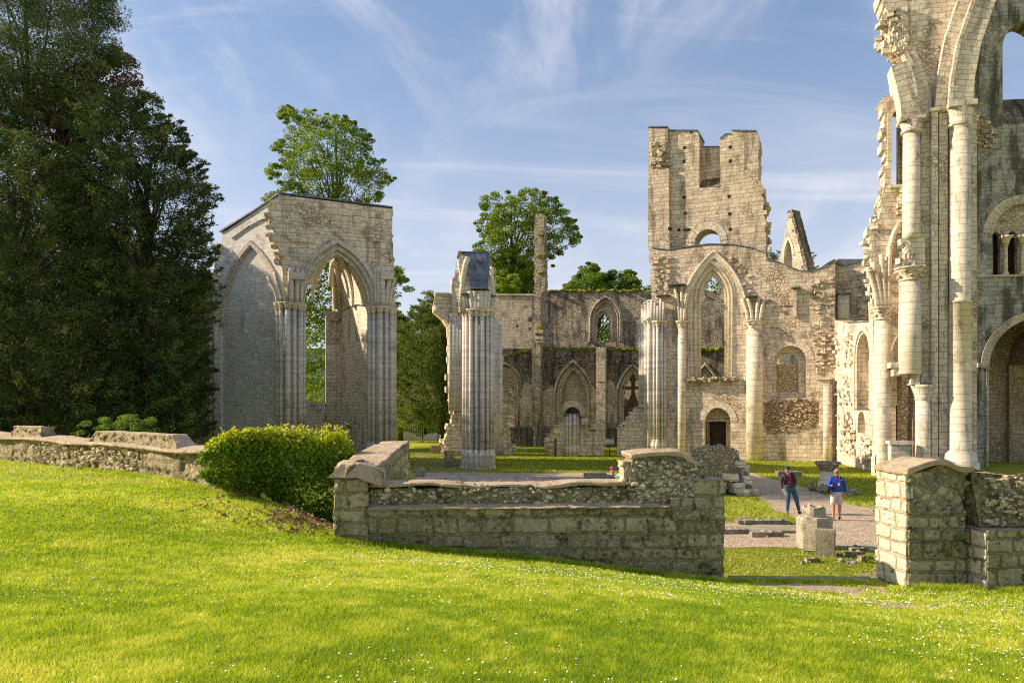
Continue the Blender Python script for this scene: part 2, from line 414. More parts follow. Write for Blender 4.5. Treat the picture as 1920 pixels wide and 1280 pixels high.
def toothing(mb, path, v0, v1, w_=.35, h=.26, out=.16, seed=0, density=1.0):
    """stones left sticking out along a broken edge"""
    R = random.Random(seed)
    for (a, b) in zip(path[:-1], path[1:]):
        L = math.hypot(b[0]-a[0], b[1]-a[1]); n = int(L/h*density*1.3)+1
        for i in range(n):
            t = R.random(); u = a[0]+(b[0]-a[0])*t+R.uniform(-out, out); z = a[1]+(b[1]-a[1])*t+R.uniform(-.1, .1)
            stone(mb, u, R.uniform(v0, v1), z, R.uniform(.6, 1.3)*w_, R.uniform(.6, 1.3)*w_, R.uniform(.6, 1.2)*h, R.random(), R.uniform(-.5, .5))
def rubble_face(mb, poly, v, n, s=(.12, .3), seed=0, dv=.06):
    """rough stones standing out of a robbed wall face"""
    R = random.Random(seed); us = [p[0] for p in poly]; zs = [p[1] for p in poly]
    def inside(x, y):
        c = False; j = len(poly)-1
        for i in range(len(poly)):
            xi, yi = poly[i]; xj, yj = poly[j]
            if (yi > y) != (yj > y) and x < (xj-xi)*(y-yi)/(yj-yi)+xi: c = not c
            j = i
        return c
    k = 0; tries = 0
    while k < n and tries < n*20:
        tries += 1; u, z = R.uniform(min(us), max(us)), R.uniform(min(zs), max(zs))
        if not inside(u, z): continue
        w_ = R.uniform(*s); stone(mb, u, v+R.uniform(-dv, dv*.4), z, w_, w_*.8, w_*R.uniform(.4, .8), R.random(), R.uniform(-.4, .4)); k += 1
def strip(mb, pts, v0, v1, t=.09, over=.06):
    """thin sheet laid along the top edge of a wall"""
    sweep(mb, pts, rect(-.01, t, v0-over, v1+over))
ZB = -.5
LEADS = []
def cluster(ms, mc, u0, u1, v, z1, n, z0=0.0, bulge=.6, big=.5, seed=0, cap=True, plinth=1.5, core=True, hcap=.5):
    """compound pier: slim shafts round a core, a capital on each"""
    U = (u0+u1)/2; Rr = (u1-u0)/2; zt = z1-(hcap if cap else 0)
    for i in range(n):
        t = (i+.5)/n; a = math.pi*t; r = Rr*2/n*(.62 if i % 2 == 0 else .44)
        x = U-math.cos(a)*(Rr-r*.6); y = v-math.sin(a)*bulge
        shaft(ms, x, y, r, z0+plinth*.9, zt, 10)
        lathe(ms, x, y, [(r*1.5, z0-.4), (r*1.5, z0+plinth*.62), (r*1.75, z0+plinth*.66), (r*1.7, z0+plinth*.74), (r*1.2, z0+plinth*.9), (r*1.25, z0+plinth*.95), (r, z0+plinth)], 10)
        if cap: capital(mc, x, y, r, z1, hcap, 8, seed+i)
    if core:
        k = Rr*.93
        lathe(ms, U, v+.05, [(k, z0-.4), (k, zt)], 20)
        ms.v[-40:] = [(x, v+.05+(y-v-.05)*bulge/Rr*.96, z) for x, y, z in ms.v[-40:]]
    if cap:
        sl = len(mc.v)
        lathe(mc, U, v, [(Rr*1.02, z1-.14), (Rr*1.1, z1-.1), (Rr*1.12, z1)], 24)
        mc.v[sl:] = [(x, v+(y-v)*(bulge+.12)/Rr, z) for x, y, z in mc.v[sl:]]

# ================================================================ ruined chapel (left)
FA = Frame(P(517, 570, 52.4), P(743, 576, 54.9)); q = FA.q
ch = thing('ruined_chapel', 'tall pale stone chapel ruin with a big open pointed arch, behind the hedge', 'ruin', FA.M)
uL, uR, zs, za = FA.u(572), FA.u(692), FA.z(600, 571), FA.z(632, 476)
ws = (.24, .30, .30); wt = sum(ws)
mb = MB()
top = FA.pts([(524, 364), (735, 391)])
out = [(FA.u(541), ZB)]+[top[0]]*0
left = rag(FA.pts([(536, 575), (530, 505), (512, 440), (505, 400), (524, 364)]), .16, .5, 3)
right = rag(FA.pts([(735, 391), (736, 440), (739, 520), (741, 575)]), .07, .45, 5)
outer = [(FA.u(538), ZB)]+left+right+[(FA.u(741), ZB)]
slab(mb, outer, [archhole(uL-wt*.9, uR+wt*.9, ZB+.05, zs, za+wt*1.1, 14)], 0, 1.05)
toothing(mb, FA.pts([(530, 505), (512, 440), (507, 400), (520, 375)]), -.1, .9, .42, .28, .22, 8, .8)
toothing(mb, FA.pts([(735, 430), (738, 540)]), .0, .9, .3, .26, .05, 9, .4)
R = random.Random(4)
for i in range(26):                                      # proud and robbed blocks in the gable face
    x, y = R.uniform(540, 725), R.uniform(400, 452); p = q(x, y); stone(mb, p[0], .0, p[1], R.uniform(.35, .7), .16, R.uniform(.18, .3), i)
for (x, y) in [(553, 445), (562, 450)]: p = q(x, y); stone(mb, p[0], -.08, p[1], 1.1, .25, .3, x)
mb.build('front_wall', M['ashlar_bright'], ch)
mb = MB(); orders(mb, uL, uR, zs-.05, zs, za, -.1, ws, .2, .075); mb.build('arch', M['shaft'], ch)
mb = MB(); strip(mb, FA.pts([(522, 363), (640, 377), (736, 390)]), 0, 1.05, .1); mb.split('lead_cap', M['lead'], ch)
for nm, (a, b), sd in (('clustered_column', (517, 573), 1), ('clustered_column', (690, 743), 20)):
    ms, mc = MB(), MB(); z1 = FA.z(a, 567 if sd == 1 else 574)
    cluster(ms, mc, FA.u(a), FA.u(b), .25, z1, 6, 0, .75, seed=sd)
    o = ms.build(nm, M['shaft'], ch, FA.M); mc.build('capital', M['shaft_warm'], o, FA.M)
# vault springers rising from the capitals
mb = MB()
for x0, zc in ((545, 568), (716, 575)):
    u0 = FA.u(x0)
    for k, (du, top_, r) in enumerate([(-.85, 520, .14), (-.45, 512, .17), (0, 505, .2), (.4, 500, .16), (.7, 505, .13)]):
        s_ = 1 if x0 < 600 else -.62
        path = []
        for t in range(7):
            tt = t/6; path.append((u0+du*(1+.1*tt)*s_-(.55*tt**2)*(1 if k < 2 else .0)*s_, FA.z(x0, zc)+tt*(FA.z(x0, top_)-FA.z(x0, zc))))
        sweep(mb, path, roundp(0, -.28+.1*abs(k-2), r), True)
    boxm(mb, u0-.15, u0+.95 if x0 < 600 else u0+.75, -.55, .1, FA.z(x0, 525), FA.z(x0, 512))
mb.split('vault_springer', M['shaft'], ch)
# blind bay to the left, set back in shade
FL = Frame(P(408, 570, 56.2), P(536, 570, 53.3))
mb = MB()
outer = [(FL.u(398), ZB)]+rag(FL.pts([(400, 800), (404, 575), (402, 500), (412, 470), (415, 436)]), .12, .5, 6)+FL.pts([(470, 402), (524, 366), (545, 366)])+[(FL.u(545), ZB)]
a0, a1 = FL.u(414), FL.u(529)
slab(mb, outer, [archhole(a0, a1, ZB+.05, FL.z(470, 605), FL.z(466, 458), 12)], .0, .9)
toothing(mb, FL.pts([(402, 480), (412, 455)]), -.3, .6, .5, .3, .25, 3, 1.5)
toothing(mb, FL.pts([(412, 500), (402, 528), (404, 545)]), -.3, .4, .5, .3, .15, 31, 1.5)
mb.build('side_wall', M['grey_ashlar'], ch, FL.M)
mb = MB(); slab(mb, [(a0-.3, ZB), (a0-.3, FL.z(466, 458)+.1), (a1+.3, FL.z(466, 458)+.1), (a1+.3, ZB)], [archhole(FL.u(425), FL.u(444), .9, 1.7, 2.35, 6)], .16, .85); mb.build('blind_infill', M['grey_ashlar'], ch, FL.M)
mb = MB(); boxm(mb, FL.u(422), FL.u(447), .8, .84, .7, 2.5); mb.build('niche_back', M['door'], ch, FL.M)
mb = MB(); sweep(mb, pointed(a0, a1, FL.z(470, 605), FL.z(466, 458), 12), rect(-.05, .22, -.08, .5)); sweep(mb, pointed(a0+.1, a1-.1, FL.z(470, 605), FL.z(466, 461), 12), roundp(0, .05, .09), True); mb.build('arch', M['shaft'], ch, FL.M)
mb = MB(); strip(mb, FL.pts([(413, 436), (470, 401), (526, 363)]), -.05, .9, .1); mb.split('lead_cap', M['lead'], ch, FL.M)
mb = MB(); sweep(mb, FL.pts([(434, 447), (465, 425), (490, 412), (528, 403)], -.1), roundp(0, -.06, .045)); mb.build('lightning_cable', M['iron'], ch, FL.M)
ms, mc = MB(), MB(); cluster(ms, mc, FL.u(393), FL.u(413), -.05, FL.z(400, 578), 3, 0, .35, seed=50)
for k in range(3): sweep(ms, [(FL.u(400)+.1*k-.1+(k-1.0)*.35*(t/5)**1.5, FL.z(400, 578)+t/5*2.0) for t in range(6)], roundp(0, -.15, .12), True)
o = ms.build('clustered_column', M['shaft'], ch, FL.M); mc.build('capital', M['shaft_warm'], o, FL.M)
mb = MB(); slab(mb, [(FL.u(388), ZB), (FL.u(390), FL.z(388, 815))]+rag(FL.pts([(388, 815), (386, 790), (380, 772), (372, 765), (374, 655), (378, 575)]), .05, .6, 1)+[(FL.u(397), FL.z(397, 575)), (FL.u(397), ZB)], [], .0, .8)
toothing(mb, FL.pts([(378, 770), (390, 812)]), 0, .6, .35, .22, .1, 77, 1.4)
for k in range(3): shaft(mb, FL.u(379+7*k), -.05, .13, FL.z(380, 765), FL.z(380, 578), 8)
mb.build('pilaster', M['shaft'], ch, FL.M)
mb = MB(); stone(mb, FL.u(401), -.2, FL.z(401, 528), .8, .5, .1, 3); stone(mb, FL.u(375), 0, FL.z(375, 655), .5, .4, .1, 4); mb.split('lead_slab', M['lead'], ch, FL.M)
# inside of the chapel: right wall, corner, end wall with an open window, vault
C = P(636, 590, 61.2)
FR = Frame((C.x, C.y), FA.M @ Vector((FA.u(700), 1.0, 0)))
mb = MB(); Lr = (FR.M.inverted() @ (FA.M @ Vector((FA.u(700), 1.0, 0)))).x
slab(mb, [(-.2, ZB), (Lr, ZB), (Lr, zs+5.2), (-.2, zs+5.0)], [archhole(Lr*.16, Lr*.40, 1.0, 1.9, 2.7, 6)], 0, .8); boxm(mb, Lr*.1, Lr*.45, .5, .6, .9, 2.8)
p = FR.q(652, 662); boxm(mb, p[0], p[0]+.22, -.06, .0, p[1]-.4, p[1]+.4)
mb.build('inner_side_wall', M['inner'], ch, FR.M)
FB = Frame(P(545, 600, 60.0), C)
mb = MB(); slab(mb, [(-3, ZB), (FB.u(640), ZB), (FB.u(640), FB.z(600, 754)), (-3, FB.z(600, 750))], [], 0, .9); mb.build('window_sill_wall', M['inner'], ch, FB.M)
mb = MB(); slab(mb, [(-7.5, ZB), (FB.u(566), ZB), (FB.u(566), 15.5), (-7.5, 13.5)], [], 0, .9); mb.build('unseen_end_wall', M['inner'], ch, FB.M)  # unseen wall, added to keep the sun off the inner side wall
mb = MB(); mc = MB()
for k in range(5): shaft(mb, FB.u(616+k*5.2), -.05-.1*math.sin(k*.8), .17 if k % 2 else .24, 0, FB.z(620, 592), 10)
boxm(mb, FB.u(612), FB.u(640), .1, .9, ZB, FB.z(620, 590)); capital(mc, FB.u(626), -.05, .5, FB.z(620, 586), .7, 12, 3)
o = mb.build('corner_pier', M['inner'], ch, FB.M); mc.build('capital', M['shaft'], o, FB.M)
# vault: web lofted from the front arch to the rib that climbs from the corner
inv = FA.M.inverted(); Cl = inv @ Vector((C.x, C.y, C.z)); zs2 = Cl.z
A1 = pointed(uL-.1, uR+.1, zs, za+.1, 12)[12:]                        # apex .. right springing
A1 = [Vector((p[0], .6, p[1])) for p in A1]
K = Vector(((uL+uR)/2+.2, 4.6, za+.5)); A2 = []
for i in range(13):
    t = i/12; h = math.cos(t*math.pi/2); A2.append(Vector((K.x+(Cl.x-K.x)*math.sin(t*math.pi/2), K.y+(Cl.y-K.y)*math.sin(t*math.pi/2), zs2+(K.z-zs2)*h)))
mb = MB()
def loft(mb, A, B, nj=8, sag=.0):
    vs, fs, uvs = [], [], []; n = len(A)
    for i in range(n):
        for j in range(nj+1):
            t = j/nj; p = A[i].lerp(B[i], t); p = p+Vector((0, 0, sag*math.sin(math.pi*t))); vs.append(p)
    for i in range(n-1):
        for j in range(nj):
            a = i*(nj+1)+j; fs.append((a, a+1, a+nj+2, a+nj+1)); uvs.append([(j*.7, i*.5), (j*.7+.7, i*.5), (j*.7+.7, i*.5+.5), (j*.7, i*.5+.5)])
    mb.add(vs, fs, uvs, True)
loft(mb, A1, A2, 8, .5)
A3 = [Vector((2*K.x-p.x-1.0, p.y-.8, p.z)) for p in A2]
B3 = [Vector((p.x-.02, 7.2-.2*i*.1, p.z+.2)) for i, p in enumerate(A2)]
loft(mb, A2, [Vector((K.x+(Cl.x-K.x)*math.sin(i/12*math.pi/2)*1.0-.5, 6.3, zs2+.3+(K.z-zs2)*math.cos(i/12*math.pi/2))) for i in range(13)], 5, .2)
A0 = [Vector((p[0], .6, p[1])) for p in pointed(uL-.1, uR+.1, zs, za+.1, 12)[:13]][::-1][:8]
loft(mb, A0, [Vector((K.x-.25*i, 4.4-.15*i, K.z-.07*i*i+.02)) for i in range(8)], 6, .35)
mb.build('vault', M['inner'], ch)
def tube3(mb, path, r, k=8):
    vs, fs, uvs = [], [], []; n = len(path); path = [Vector(p) for p in path]; L = 0
    for i in range(n):
        t = (path[min(n-1, i+1)]-path[max(0, i-1)]).normalized(); a = t.cross(Vector((0, 0, 1)))
        if a.length < .05: a = Vector((1, 0, 0))
        a.normalize(); b = a.cross(t); rr = r[i] if isinstance(r, (list, tuple)) else r
        for j in range(k): vs.append(path[i]+(a*math.cos(2*math.pi*j/k)+b*math.sin(2*math.pi*j/k))*rr)
    for i in range(n-1):
        L2 = L+(path[i+1]-path[i]).length
        for j in range(k):
            j2 = (j+1) % k; fs.append((i*k+j, i*k+j2, (i+1)*k+j2, (i+1)*k+j)); uvs.append([(j*.1, L), (j*.1+.1, L), (j*.1+.1, L2), (j*.1, L2)])
        L = L2
    fs.append(tuple(range(k))[::-1]); uvs.append(None); fs.append(tuple((n-1)*k+j for j in range(k))); uvs.append(None)
    mb.add(vs, fs, uvs, True)
mb = MB()
tube3(mb, [p+Vector((0, -.08, -.1)) for p in A2], .2)
tube3(mb, [a.lerp(b, .5)+Vector((0, 0, .28)) for a, b in zip(A1, A2)], .15)
tube3(mb, [Vector((p.x-.25, p.y+1.2, p.z+.1)) for p in A2], .17)
lft = [Vector((K.x-(Cl.x-K.x)*.6*math.sin(i/9*math.pi/2)*.8, 5.2+1.0*i/9, zs2+(K.z-zs2)*math.cos(i/9*math.pi/2))) for i in range(7)]
tube3(mb, lft, .2)
mb.split('vault_rib', M['inner'], ch)

# ================================================================ central pier, standing alone
DP = 49.0
FP = Frame(P(840, 800, DP), P(940, 800, DP+.4)); q = FP.q
pr = thing('ruined_pier', 'tall free-standing clustered pier with a sloping grey lead sheet on top', 'pier', Matrix.Translation(P(898, HY+F*HC/DP, DP)))
ms, mc = MB(), MB(); cluster(ms, mc, FP.u(869), FP.u(928), .9, FP.z(898, 579), 8, 0, 1.0, seed=90, hcap=.42, plinth=1.25)
o = ms.build('clustered_column', M['shaft'], pr, FP.M); mc.build('capital', M['shaft_warm'], o, FP.M)
mb = MB(); lathe(mb, FP.u(898), 1.0, [(1.22, -.4), (1.22, .12), (1.16, .2), (1.16, .95), (1.08, 1.08), (1.0, 1.2)], 10, False, .3)
mb.build('plinth', M['shaft'], pr, FP.M)
# springer mass above, leaning back under the lead sheet
mb = MB()
z0, z1_, z2 = FP.z(898, 579), FP.z(898, 545), FP.z(898, 466)
def prism(mb, secs):
    """secs: rings of four corner points bottom to top"""
    vs, fs, n = [], [], len(secs)
    for r in secs: vs += r
    for i in range(n-1):
        for j in range(4): fs.append((i*4+j, i*4+(j+1) % 4, (i+1)*4+(j+1) % 4, (i+1)*4+j))
    fs.append((3, 2, 1, 0)); b = (n-1)*4; fs.append((b, b+1, b+2, b+3)); mb.add(vs, fs)
def sec(xa, xb, va, vb, y): return [(FP.u(xa), va, FP.z(xa, y)), (FP.u(xb), va, FP.z(xb, y)), (FP.u(xb), vb, FP.z(xb, y)), (FP.u(xa), vb, FP.z(xa, y))]
prism(mb, [sec(862, 930, .3, 2.2, 582), sec(862, 928, .25, 2.6, 560), sec(868, 924, .25, 3.0, 543), sec(865, 922, .5, 3.3, 520), sec(861, 922, .8, 3.4, 495), sec(863, 922, 1.1, 3.4, 476), sec(870, 920, 1.5, 3.2, 466)])
R = random.Random(2)
for i in range(26): x, y = R.choice([R.uniform(860, 868), R.uniform(919, 926)]), R.uniform(480, 575); p_ = q(x, y, 1); stone(mb, p_[0], R.uniform(.8, 2.6), p_[1], .4, .5, .28, i, R.uniform(-.4, .4))
mb.build('springer_block', M['ashlar_bright'], pr, FP.M)
mb = MB()
rows = [(466, 874, 920, 1.35), (480, 875, 921, 1.0), (495, 877, 920, .72), (510, 879, 918, .50), (525, 881, 916, .28), (543, 884, 914, .06)]
vs, fs = [], []
for (y, xa, xb, v) in rows:
    for j in range(7):
        t = j/6; x = xa+(xb-xa)*t; z = FP.z(x, y); vs.append((FP.u(x), v-.10+.035*math.sin(j*2.1+y*.2), z+.015*math.sin(j*1.3+y)))
n_ = len(vs); vs += [(x, y+.05, z) for x, y, z in vs]
for i in range(5):
    for j in range(6): a = i*7+j; fs.append((a, a+7, a+8, a+1)); fs.append((a+n_, a+1+n_, a+8+n_, a+7+n_))
for i in range(5): fs.append((i*7, i*7+n_, (i+1)*7+n_, (i+1)*7)); fs.append((i*7+6, (i+1)*7+6, (i+1)*7+6+n_, i*7+6+n_))
for j in range(6): fs.append((j, j+1, j+1+n_, j+n_)); fs.append((35+j, 35+j+n_, 35+j+1+n_, 35+j+1))
mb.add(vs, fs)
for (y, v) in ((488, .78), (515, .36)): tube3(mb, [(FP.u(x), v+.0, FP.z(x, y+2*math.sin(x))) for x in range(879, 917, 6)], .03, 6)
boxm(mb, FP.u(861), FP.u(921), 1.25, 3.45, FP.z(900, 466), FP.z(900, 464))
mb.build('lead_sheet', M['lead'], pr, FP.M)
mb = MB()
for k, (x, r) in enumerate([(886, .16), (893, .2), (900, .24), (907, .2), (913, .15)]):        # ribs fanning above the capitals
    u0 = FP.u(x); sweep(mb, [(u0+(x-900)*.012*(t/6)**1.4, z0+(FP.z(900, 546)-z0)*t/6) for t in range(7)], roundp(0, -.02-.15*(1-abs(k-2)/2), r), True)
for (x, y, r) in [(876, 553, .2), (870, 556, .16), (922, 556, .17), (916, 560, .2), (926, 562, .14)]: shaft(mb, FP.u(x), .3, r, z0, FP.z(x, y), 10)
mb.split('vault_springer', M['shaft'], pr, FP.M)
mb = MB()
for (x, y, w_) in [(875, 552, .8), (920, 555, .75), (899, 544, 1.2)]: lathe(mb, FP.u(x), .25 if w_ < 1 else -.0, [(w_*.5, FP.z(x, y)), (w_*.55, FP.z(x, y)+.05), (w_*.5, FP.z(x, y)+.08)], 9, False)
mb.split('lead_cap', M['lead'], pr, FP.M)
mb = MB()                                                # rib remains climbing the left flank
sweep(mb, FP.pts([(864, 575), (866, 545), (868, 520), (872, 498), (877, 483)], .5), roundp(0, .35, .17), True)
sweep(mb, FP.pts([(929, 582), (928, 566), (925, 545), (922, 520), (922, 500)], .5), roundp(0, .6, .14), True)
mb.split('broken_rib', M['shaft_warm'], pr, FP.M)

# ---------------------------------------------------------------- pier end behind it
FQ = Frame(P(812, 800, 64), P(962, 800, 65)); q = FQ.q
pq = thing('ruined_pier', 'broken warm-stone wall stub with an arch fragment, right behind the clustered pier', 'pier', FQ.M)
mb = MB()
o1 = FQ.pts([(828, 858)])+rag(FQ.pts([(829, 852), (834, 822), (846, 795), (850, 765), (841, 748), (839, 700), (840, 622)]), .14, .45, 4)
o2 = FQ.pts([(839, 612), (830, 598), (812, 583), (812, 572), (817, 552), (845, 550), (847, 535), (852, 517), (858, 512), (866, 520), (870, 600), (905, 600), (926, 592), (941, 612)])
o3 = rag(FQ.pts([(942, 640), (942, 752), (947, 770), (947, 800), (956, 828), (963, 850)]), .12, .4, 9)
slab(mb, [(FQ.u(828), ZB)]+o1+o2+o3+[(FQ.u(963), ZB)], [], 0, 1.6)
toothing(mb, FQ.pts([(834, 850), (836, 822), (848, 795), (852, 768)]), -.5, 1.2, .5, .32, .3, 5, 1.4)
toothing(mb, FQ.pts([(946, 770), (947, 800), (956, 828), (961, 845)]), -.3, 1.2, .5, .3, .25, 6, 1.2)
boxm(mb, FQ.u(941), FQ.u(949), -.15, 1.3, FQ.z(945, 764), FQ.z(945, 756))
mb.build('wall_stub', M['ashlar'], pq)
mb = MB()
for x, r, yt in ((845, .2, 590), (851, .26, 590), (858, .2, 590), (864, .26, 590), (931, .2, 600), (937, .24, 610), (928, .18, 600)): shaft(mb, FQ.u(x), -.1, r, 0 if x > 900 else FQ.z(x, 770), FQ.z(x, yt), 9)
for k in range(4): sweep(mb, FQ.pts([(850+k*4, 590), (850+k*3.4, 565), (848+k*3, 540), (849+k*2.6, 522)]), roundp(0, -.12, .17), True)
mb.split('shaft', M['shaft'], pq)
mb = MB()
for k in range(3): sweep(mb, FQ.pts([(846+k*3, 626), (842, 608), (832, 594), (820, 586), (812, 582)][0:5]) if k == 0 else FQ.pts([(846-k*3, 618-k*6), (840-k*2, 600-k*4), (831-k*2, 589-k*3), (813, 579-k*3)]), roundp(0, -.08+.06*k, .13), True)
boxm(mb, FQ.u(816), FQ.u(847), -.2, 1.7, FQ.z(830, 552), FQ.z(830, 549)); boxm(mb, FQ.u(842), FQ.u(856), -.3, .3, FQ.z(850, 594), FQ.z(850, 588))
mb.build('arch_fragment', M['shaft_warm'], pq)

# ================================================================ far wall with aisle
FU = Frame(P(930, 800, 87), P(1215, 800, 82.3)); FW = Frame(P(930, 800, 83), P(1215, 800, 78.3))
fw = thing('aisle_wall', 'long two-tier far wall with mossy ledges and pointed openings, closing the court', 'wall', FW.M)
mb = MB(); U = FU
topl = rag(U.pts([(925, 553), (1006, 554), (1030, 546), (1120, 545), (1215, 546), (1420, 547)]), .08, .9, 5)
wl, wr = U.u(1117), U.u(1141)
z_s, z_a, z_b = U.z(1130, 612), U.z(1130, 590), U.z(1130, 641)
slab(mb, [(U.u(925), ZB)]+topl+[(U.u(1420), ZB)], [archhole(U.u(1112), U.u(1158), z_b, U.z(1130, 600), U.z(1135, 563), 10)], 0, 1.1)
for (x, y, w_, h_) in ((971, 612, 3, 4), (994, 617, 3, 4), (996, 599, 7, 8), (1000, 578, 5, 5)): p_ = U.q(x, y)
mb.build('upper_wall', M['far_rubble'], fw, U.M)
mb = MB(); slab(mb, U.pts([(926, 556), (1005, 556), (1005, 654), (926, 654)]), [[U.q(x-w_/2, y+h_/2), U.q(x-w_/2, y-h_/2), U.q(x+w_/2, y-h_/2), U.q(x+w_/2, y+h_/2)] for (x, y, w_, h_) in ((971, 612, 4, 5), (994, 617, 4, 6), (996, 599, 8, 9))], -.25, -.003)
strip(mb, U.pts([(925, 555), (1006, 555)]), -.25, .5, .22, .12)
mb.build('facing', M['far_ashlar'], fw, U.M)
mb = MB(); orders(mb, U.u(1118), U.u(1141), z_b, U.z(1130, 606), U.z(1131, 588), .1, (.25, .25), .2, .07)
slab(mb, [(U.u(1111), z_b)]+[(U.u(1111), U.z(1135, 600))]+pointed(U.u(1111), U.u(1159), U.z(1130, 600), U.z(1135, 563), 8)+[(U.u(1159), z_b)], [archhole(U.u(1117), U.u(1142), z_b+.02, U.z(1130, 606), U.z(1131, 588), 8)], .4, .75)
orders(mb, U.u(1113), U.u(1157), z_b, U.z(1130, 600), U.z(1135, 565), -.1, (.3, .3), .12, .09)
mb.build('window_tracery', M['far_ashlar'], fw, U.M)
mb = MB(); R = random.Random(12)                          # grass and moss cushions along both tops
for i in range(170):
    x = R.uniform(1006, 1400); p_ = U.q(x, 546); blob(mb, (p_[0], R.uniform(-.05, 1.0), p_[1]+R.uniform(-.08, .1)), (R.uniform(.2, .55), R.uniform(.2, .4), R.uniform(.08, .24)), i, 1, .3)
mb.build('moss', M['moss'], fw, U.M, kind='stuff')
W_ = FW; mb = MB()
topl = rag(W_.pts([(925, 672), (948, 670), (975, 656), (1003, 650), (1120, 653), (1215, 656), (1420, 657)]), .10, .7, 6)
def ah(x0, x1, yb, ys, ya, n=10): return archhole(W_.u(x0), W_.u(x1), W_.z(x0, yb), W_.z(x0, ys), W_.z(x0, ya), n)
holes = [ah(922, 972, 803, 722, 688), ah(1043, 1106, 800, 745, 683), ah(1160, 1212, 800, 745, 690), ah(1298, 1346, 800, 745, 690)]
slab(mb, [(W_.u(915), ZB)]+[(W_.u(915), W_.z(915, 672))]+topl+[(W_.u(1420), ZB)], holes, 0, 1.0)
rubble_face(mb, W_.pts([(1030, 664), (1120, 664), (1120, 690), (1030, 690)]), 0, 60, (.2, .5), 3); rubble_face(mb, W_.pts([(1140, 664), (1213, 664), (1213, 690), (1140, 690)]), 0, 50, (.2, .5), 4); rubble_face(mb, W_.pts([(945, 675), (1000, 660), (1000, 700), (950, 690)]), 0, 40, (.2, .5), 5)
mb.build('lower_wall', M['dark_rubble'], fw)
mb = MB(); slab(mb, [(W_.u(940), W_.z(940, 800)), (W_.u(976), W_.z(976, 800)), (W_.u(1003), W_.z(1003, 800)), (W_.u(1003), W_.z(1003, 730)), (W_.u(981), W_.z(981, 730)), (W_.u(974), W_.z(974, 740)), (W_.u(974), W_.z(974, 800)),][1:] if False else W_.pts([(975, 803), (1003, 803), (1003, 722), (984, 715), (978, 740), (975, 745)]), [], -.06, -.003)
slab(mb, W_.pts([(1018, 800), (1042, 800), (1042, 745), (1036, 720), (1018, 735)]), [], -.06, -.003); slab(mb, W_.pts([(1107, 800), (1121, 800), (1121, 735), (1109, 722)]), [], -.06, -.003)
slab(mb, W_.pts([(1139, 800), (1158, 800), (1158, 740), (1150, 715), (1139, 712)]), [], -.06, -.003)
mb.split('lower_facing', M['far_ashlar'], fw)
mb = MB(); slab(mb, W_.pts([(925, 840), (1215, 840), (1215, 803), (925, 803)]), [], -.55, -.01); strip(mb, W_.pts([(925, 803), (1215, 803)]), -.5, .0, .18, .1); mb.build('plinth', M['dark_rubble'], fw)
mb = MB()
for i, (a, b, ys, ya) in enumerate([(924, 970, 722, 690), (1046, 1103, 745, 686), (1163, 1209, 745, 693), (1301, 1343, 745, 693)]): orders(mb, W_.u(a)+.35, W_.u(b)-.35, W_.z(a, 800), W_.z(a, ys), W_.z(a, ya)-.4, -.07, (.32, .3, .25), .16, .08)
mb.split('arch', M['far_ashlar'], fw)
mb = MB(); slab(mb, W_.pts([(1044, 830), (1044, 690), (1106, 690), (1106, 830)]), [ah(1054, 1086, 815, 780, 763)], .85, 1.3); o = mb.build('blind_infill', M['tan_ashlar'], fw, label='sandy infill wall with a pointed doorway')
mb = MB(); sweep(mb, pointed(W_.u(1052), W_.u(1088), W_.z(1070, 780), W_.z(1070, 760), 9), rect(-.1, .55, .7, 1.2)); mb.build('door_arch', M['shaft_warm'], o, fw.matrix_world if False else FW.M)
mb = MB(); slab(mb, W_.pts([(1140, 830), (1140, 680), (1226, 680), (1226, 830)]), [], 2.7, 2.95); slab(mb, W_.pts([(905, 840), (905, 680), (990, 680), (990, 840)]), [], 3.0, 3.3); slab(mb, W_.pts([(1286, 830), (1286, 690), (1360, 690), (1360, 830)]), [], 2.7, 2.95); mb.split('inner_wall', M['ashlar_bright'], fw)
mb = MB(); c_ = W_.q(1186, 722); u0, u1 = W_.u(1164), W_.u(1208)         # timber centring in the right-hand arch
def beam(mb, a, b, w_=.3, v=.35, d=.28):
    L = math.hypot(b[0]-a[0], b[1]-a[1]); sweep(mb, [a, b], rect(-w_/2, w_/2, v, v+d))
beam(mb, (u0+.1, W_.z(0, 797)), (u0+.1, W_.z(0, 738))); beam(mb, (u1-.1, W_.z(0, 797)), (u1-.1, W_.z(0, 738))); beam(mb, (u0-.2, W_.z(0, 737)), (u1+.2, W_.z(0, 737)), .3, .2)
beam(mb, ((u0+u1)/2, W_.z(0, 797)), ((u0+u1)/2, W_.z(0, 696)), .34, .3)
beam(mb, ((u0+u1)/2, W_.z(0, 730)), (u0+.15, W_.z(0, 706)), .3, .31); beam(mb, ((u0+u1)/2, W_.z(0, 730)), (u1-.15, W_.z(0, 706)), .3, .31)
beam(mb, (u0+.1, W_.z(0, 785)), ((u0+u1)/2, W_.z(0, 745)), .3, .32); beam(mb, (u1-.1, W_.z(0, 785)), ((u0+u1)/2, W_.z(0, 745)), .3, .32)
sweep(mb, pointed(u0, u1, W_.z(0, 745), W_.z(0, 692), 9), rect(-.36, 0, .3, .6)); mb.build('timber_frame', M['wood'], fw)
mb = MB(); R = random.Random(3)
for i in range(150):
    x = R.uniform(942, 1213); y = 654 if x > 1003 else 654+(1003-x)*.26; p_ = W_.q(x, y); blob(mb, (p_[0], R.uniform(0, .9), p_[1]+R.uniform(-.1, .08)), (R.uniform(.2, .6), R.uniform(.2, .5), R.uniform(.08, .22)), i, 1, .3)
for i in range(30): x = R.uniform(1300, 1356); p_ = W_.q(x, 655); blob(mb, (p_[0], R.uniform(0, .9), p_[1]), (.5, .4, .22), i, 1, .3)
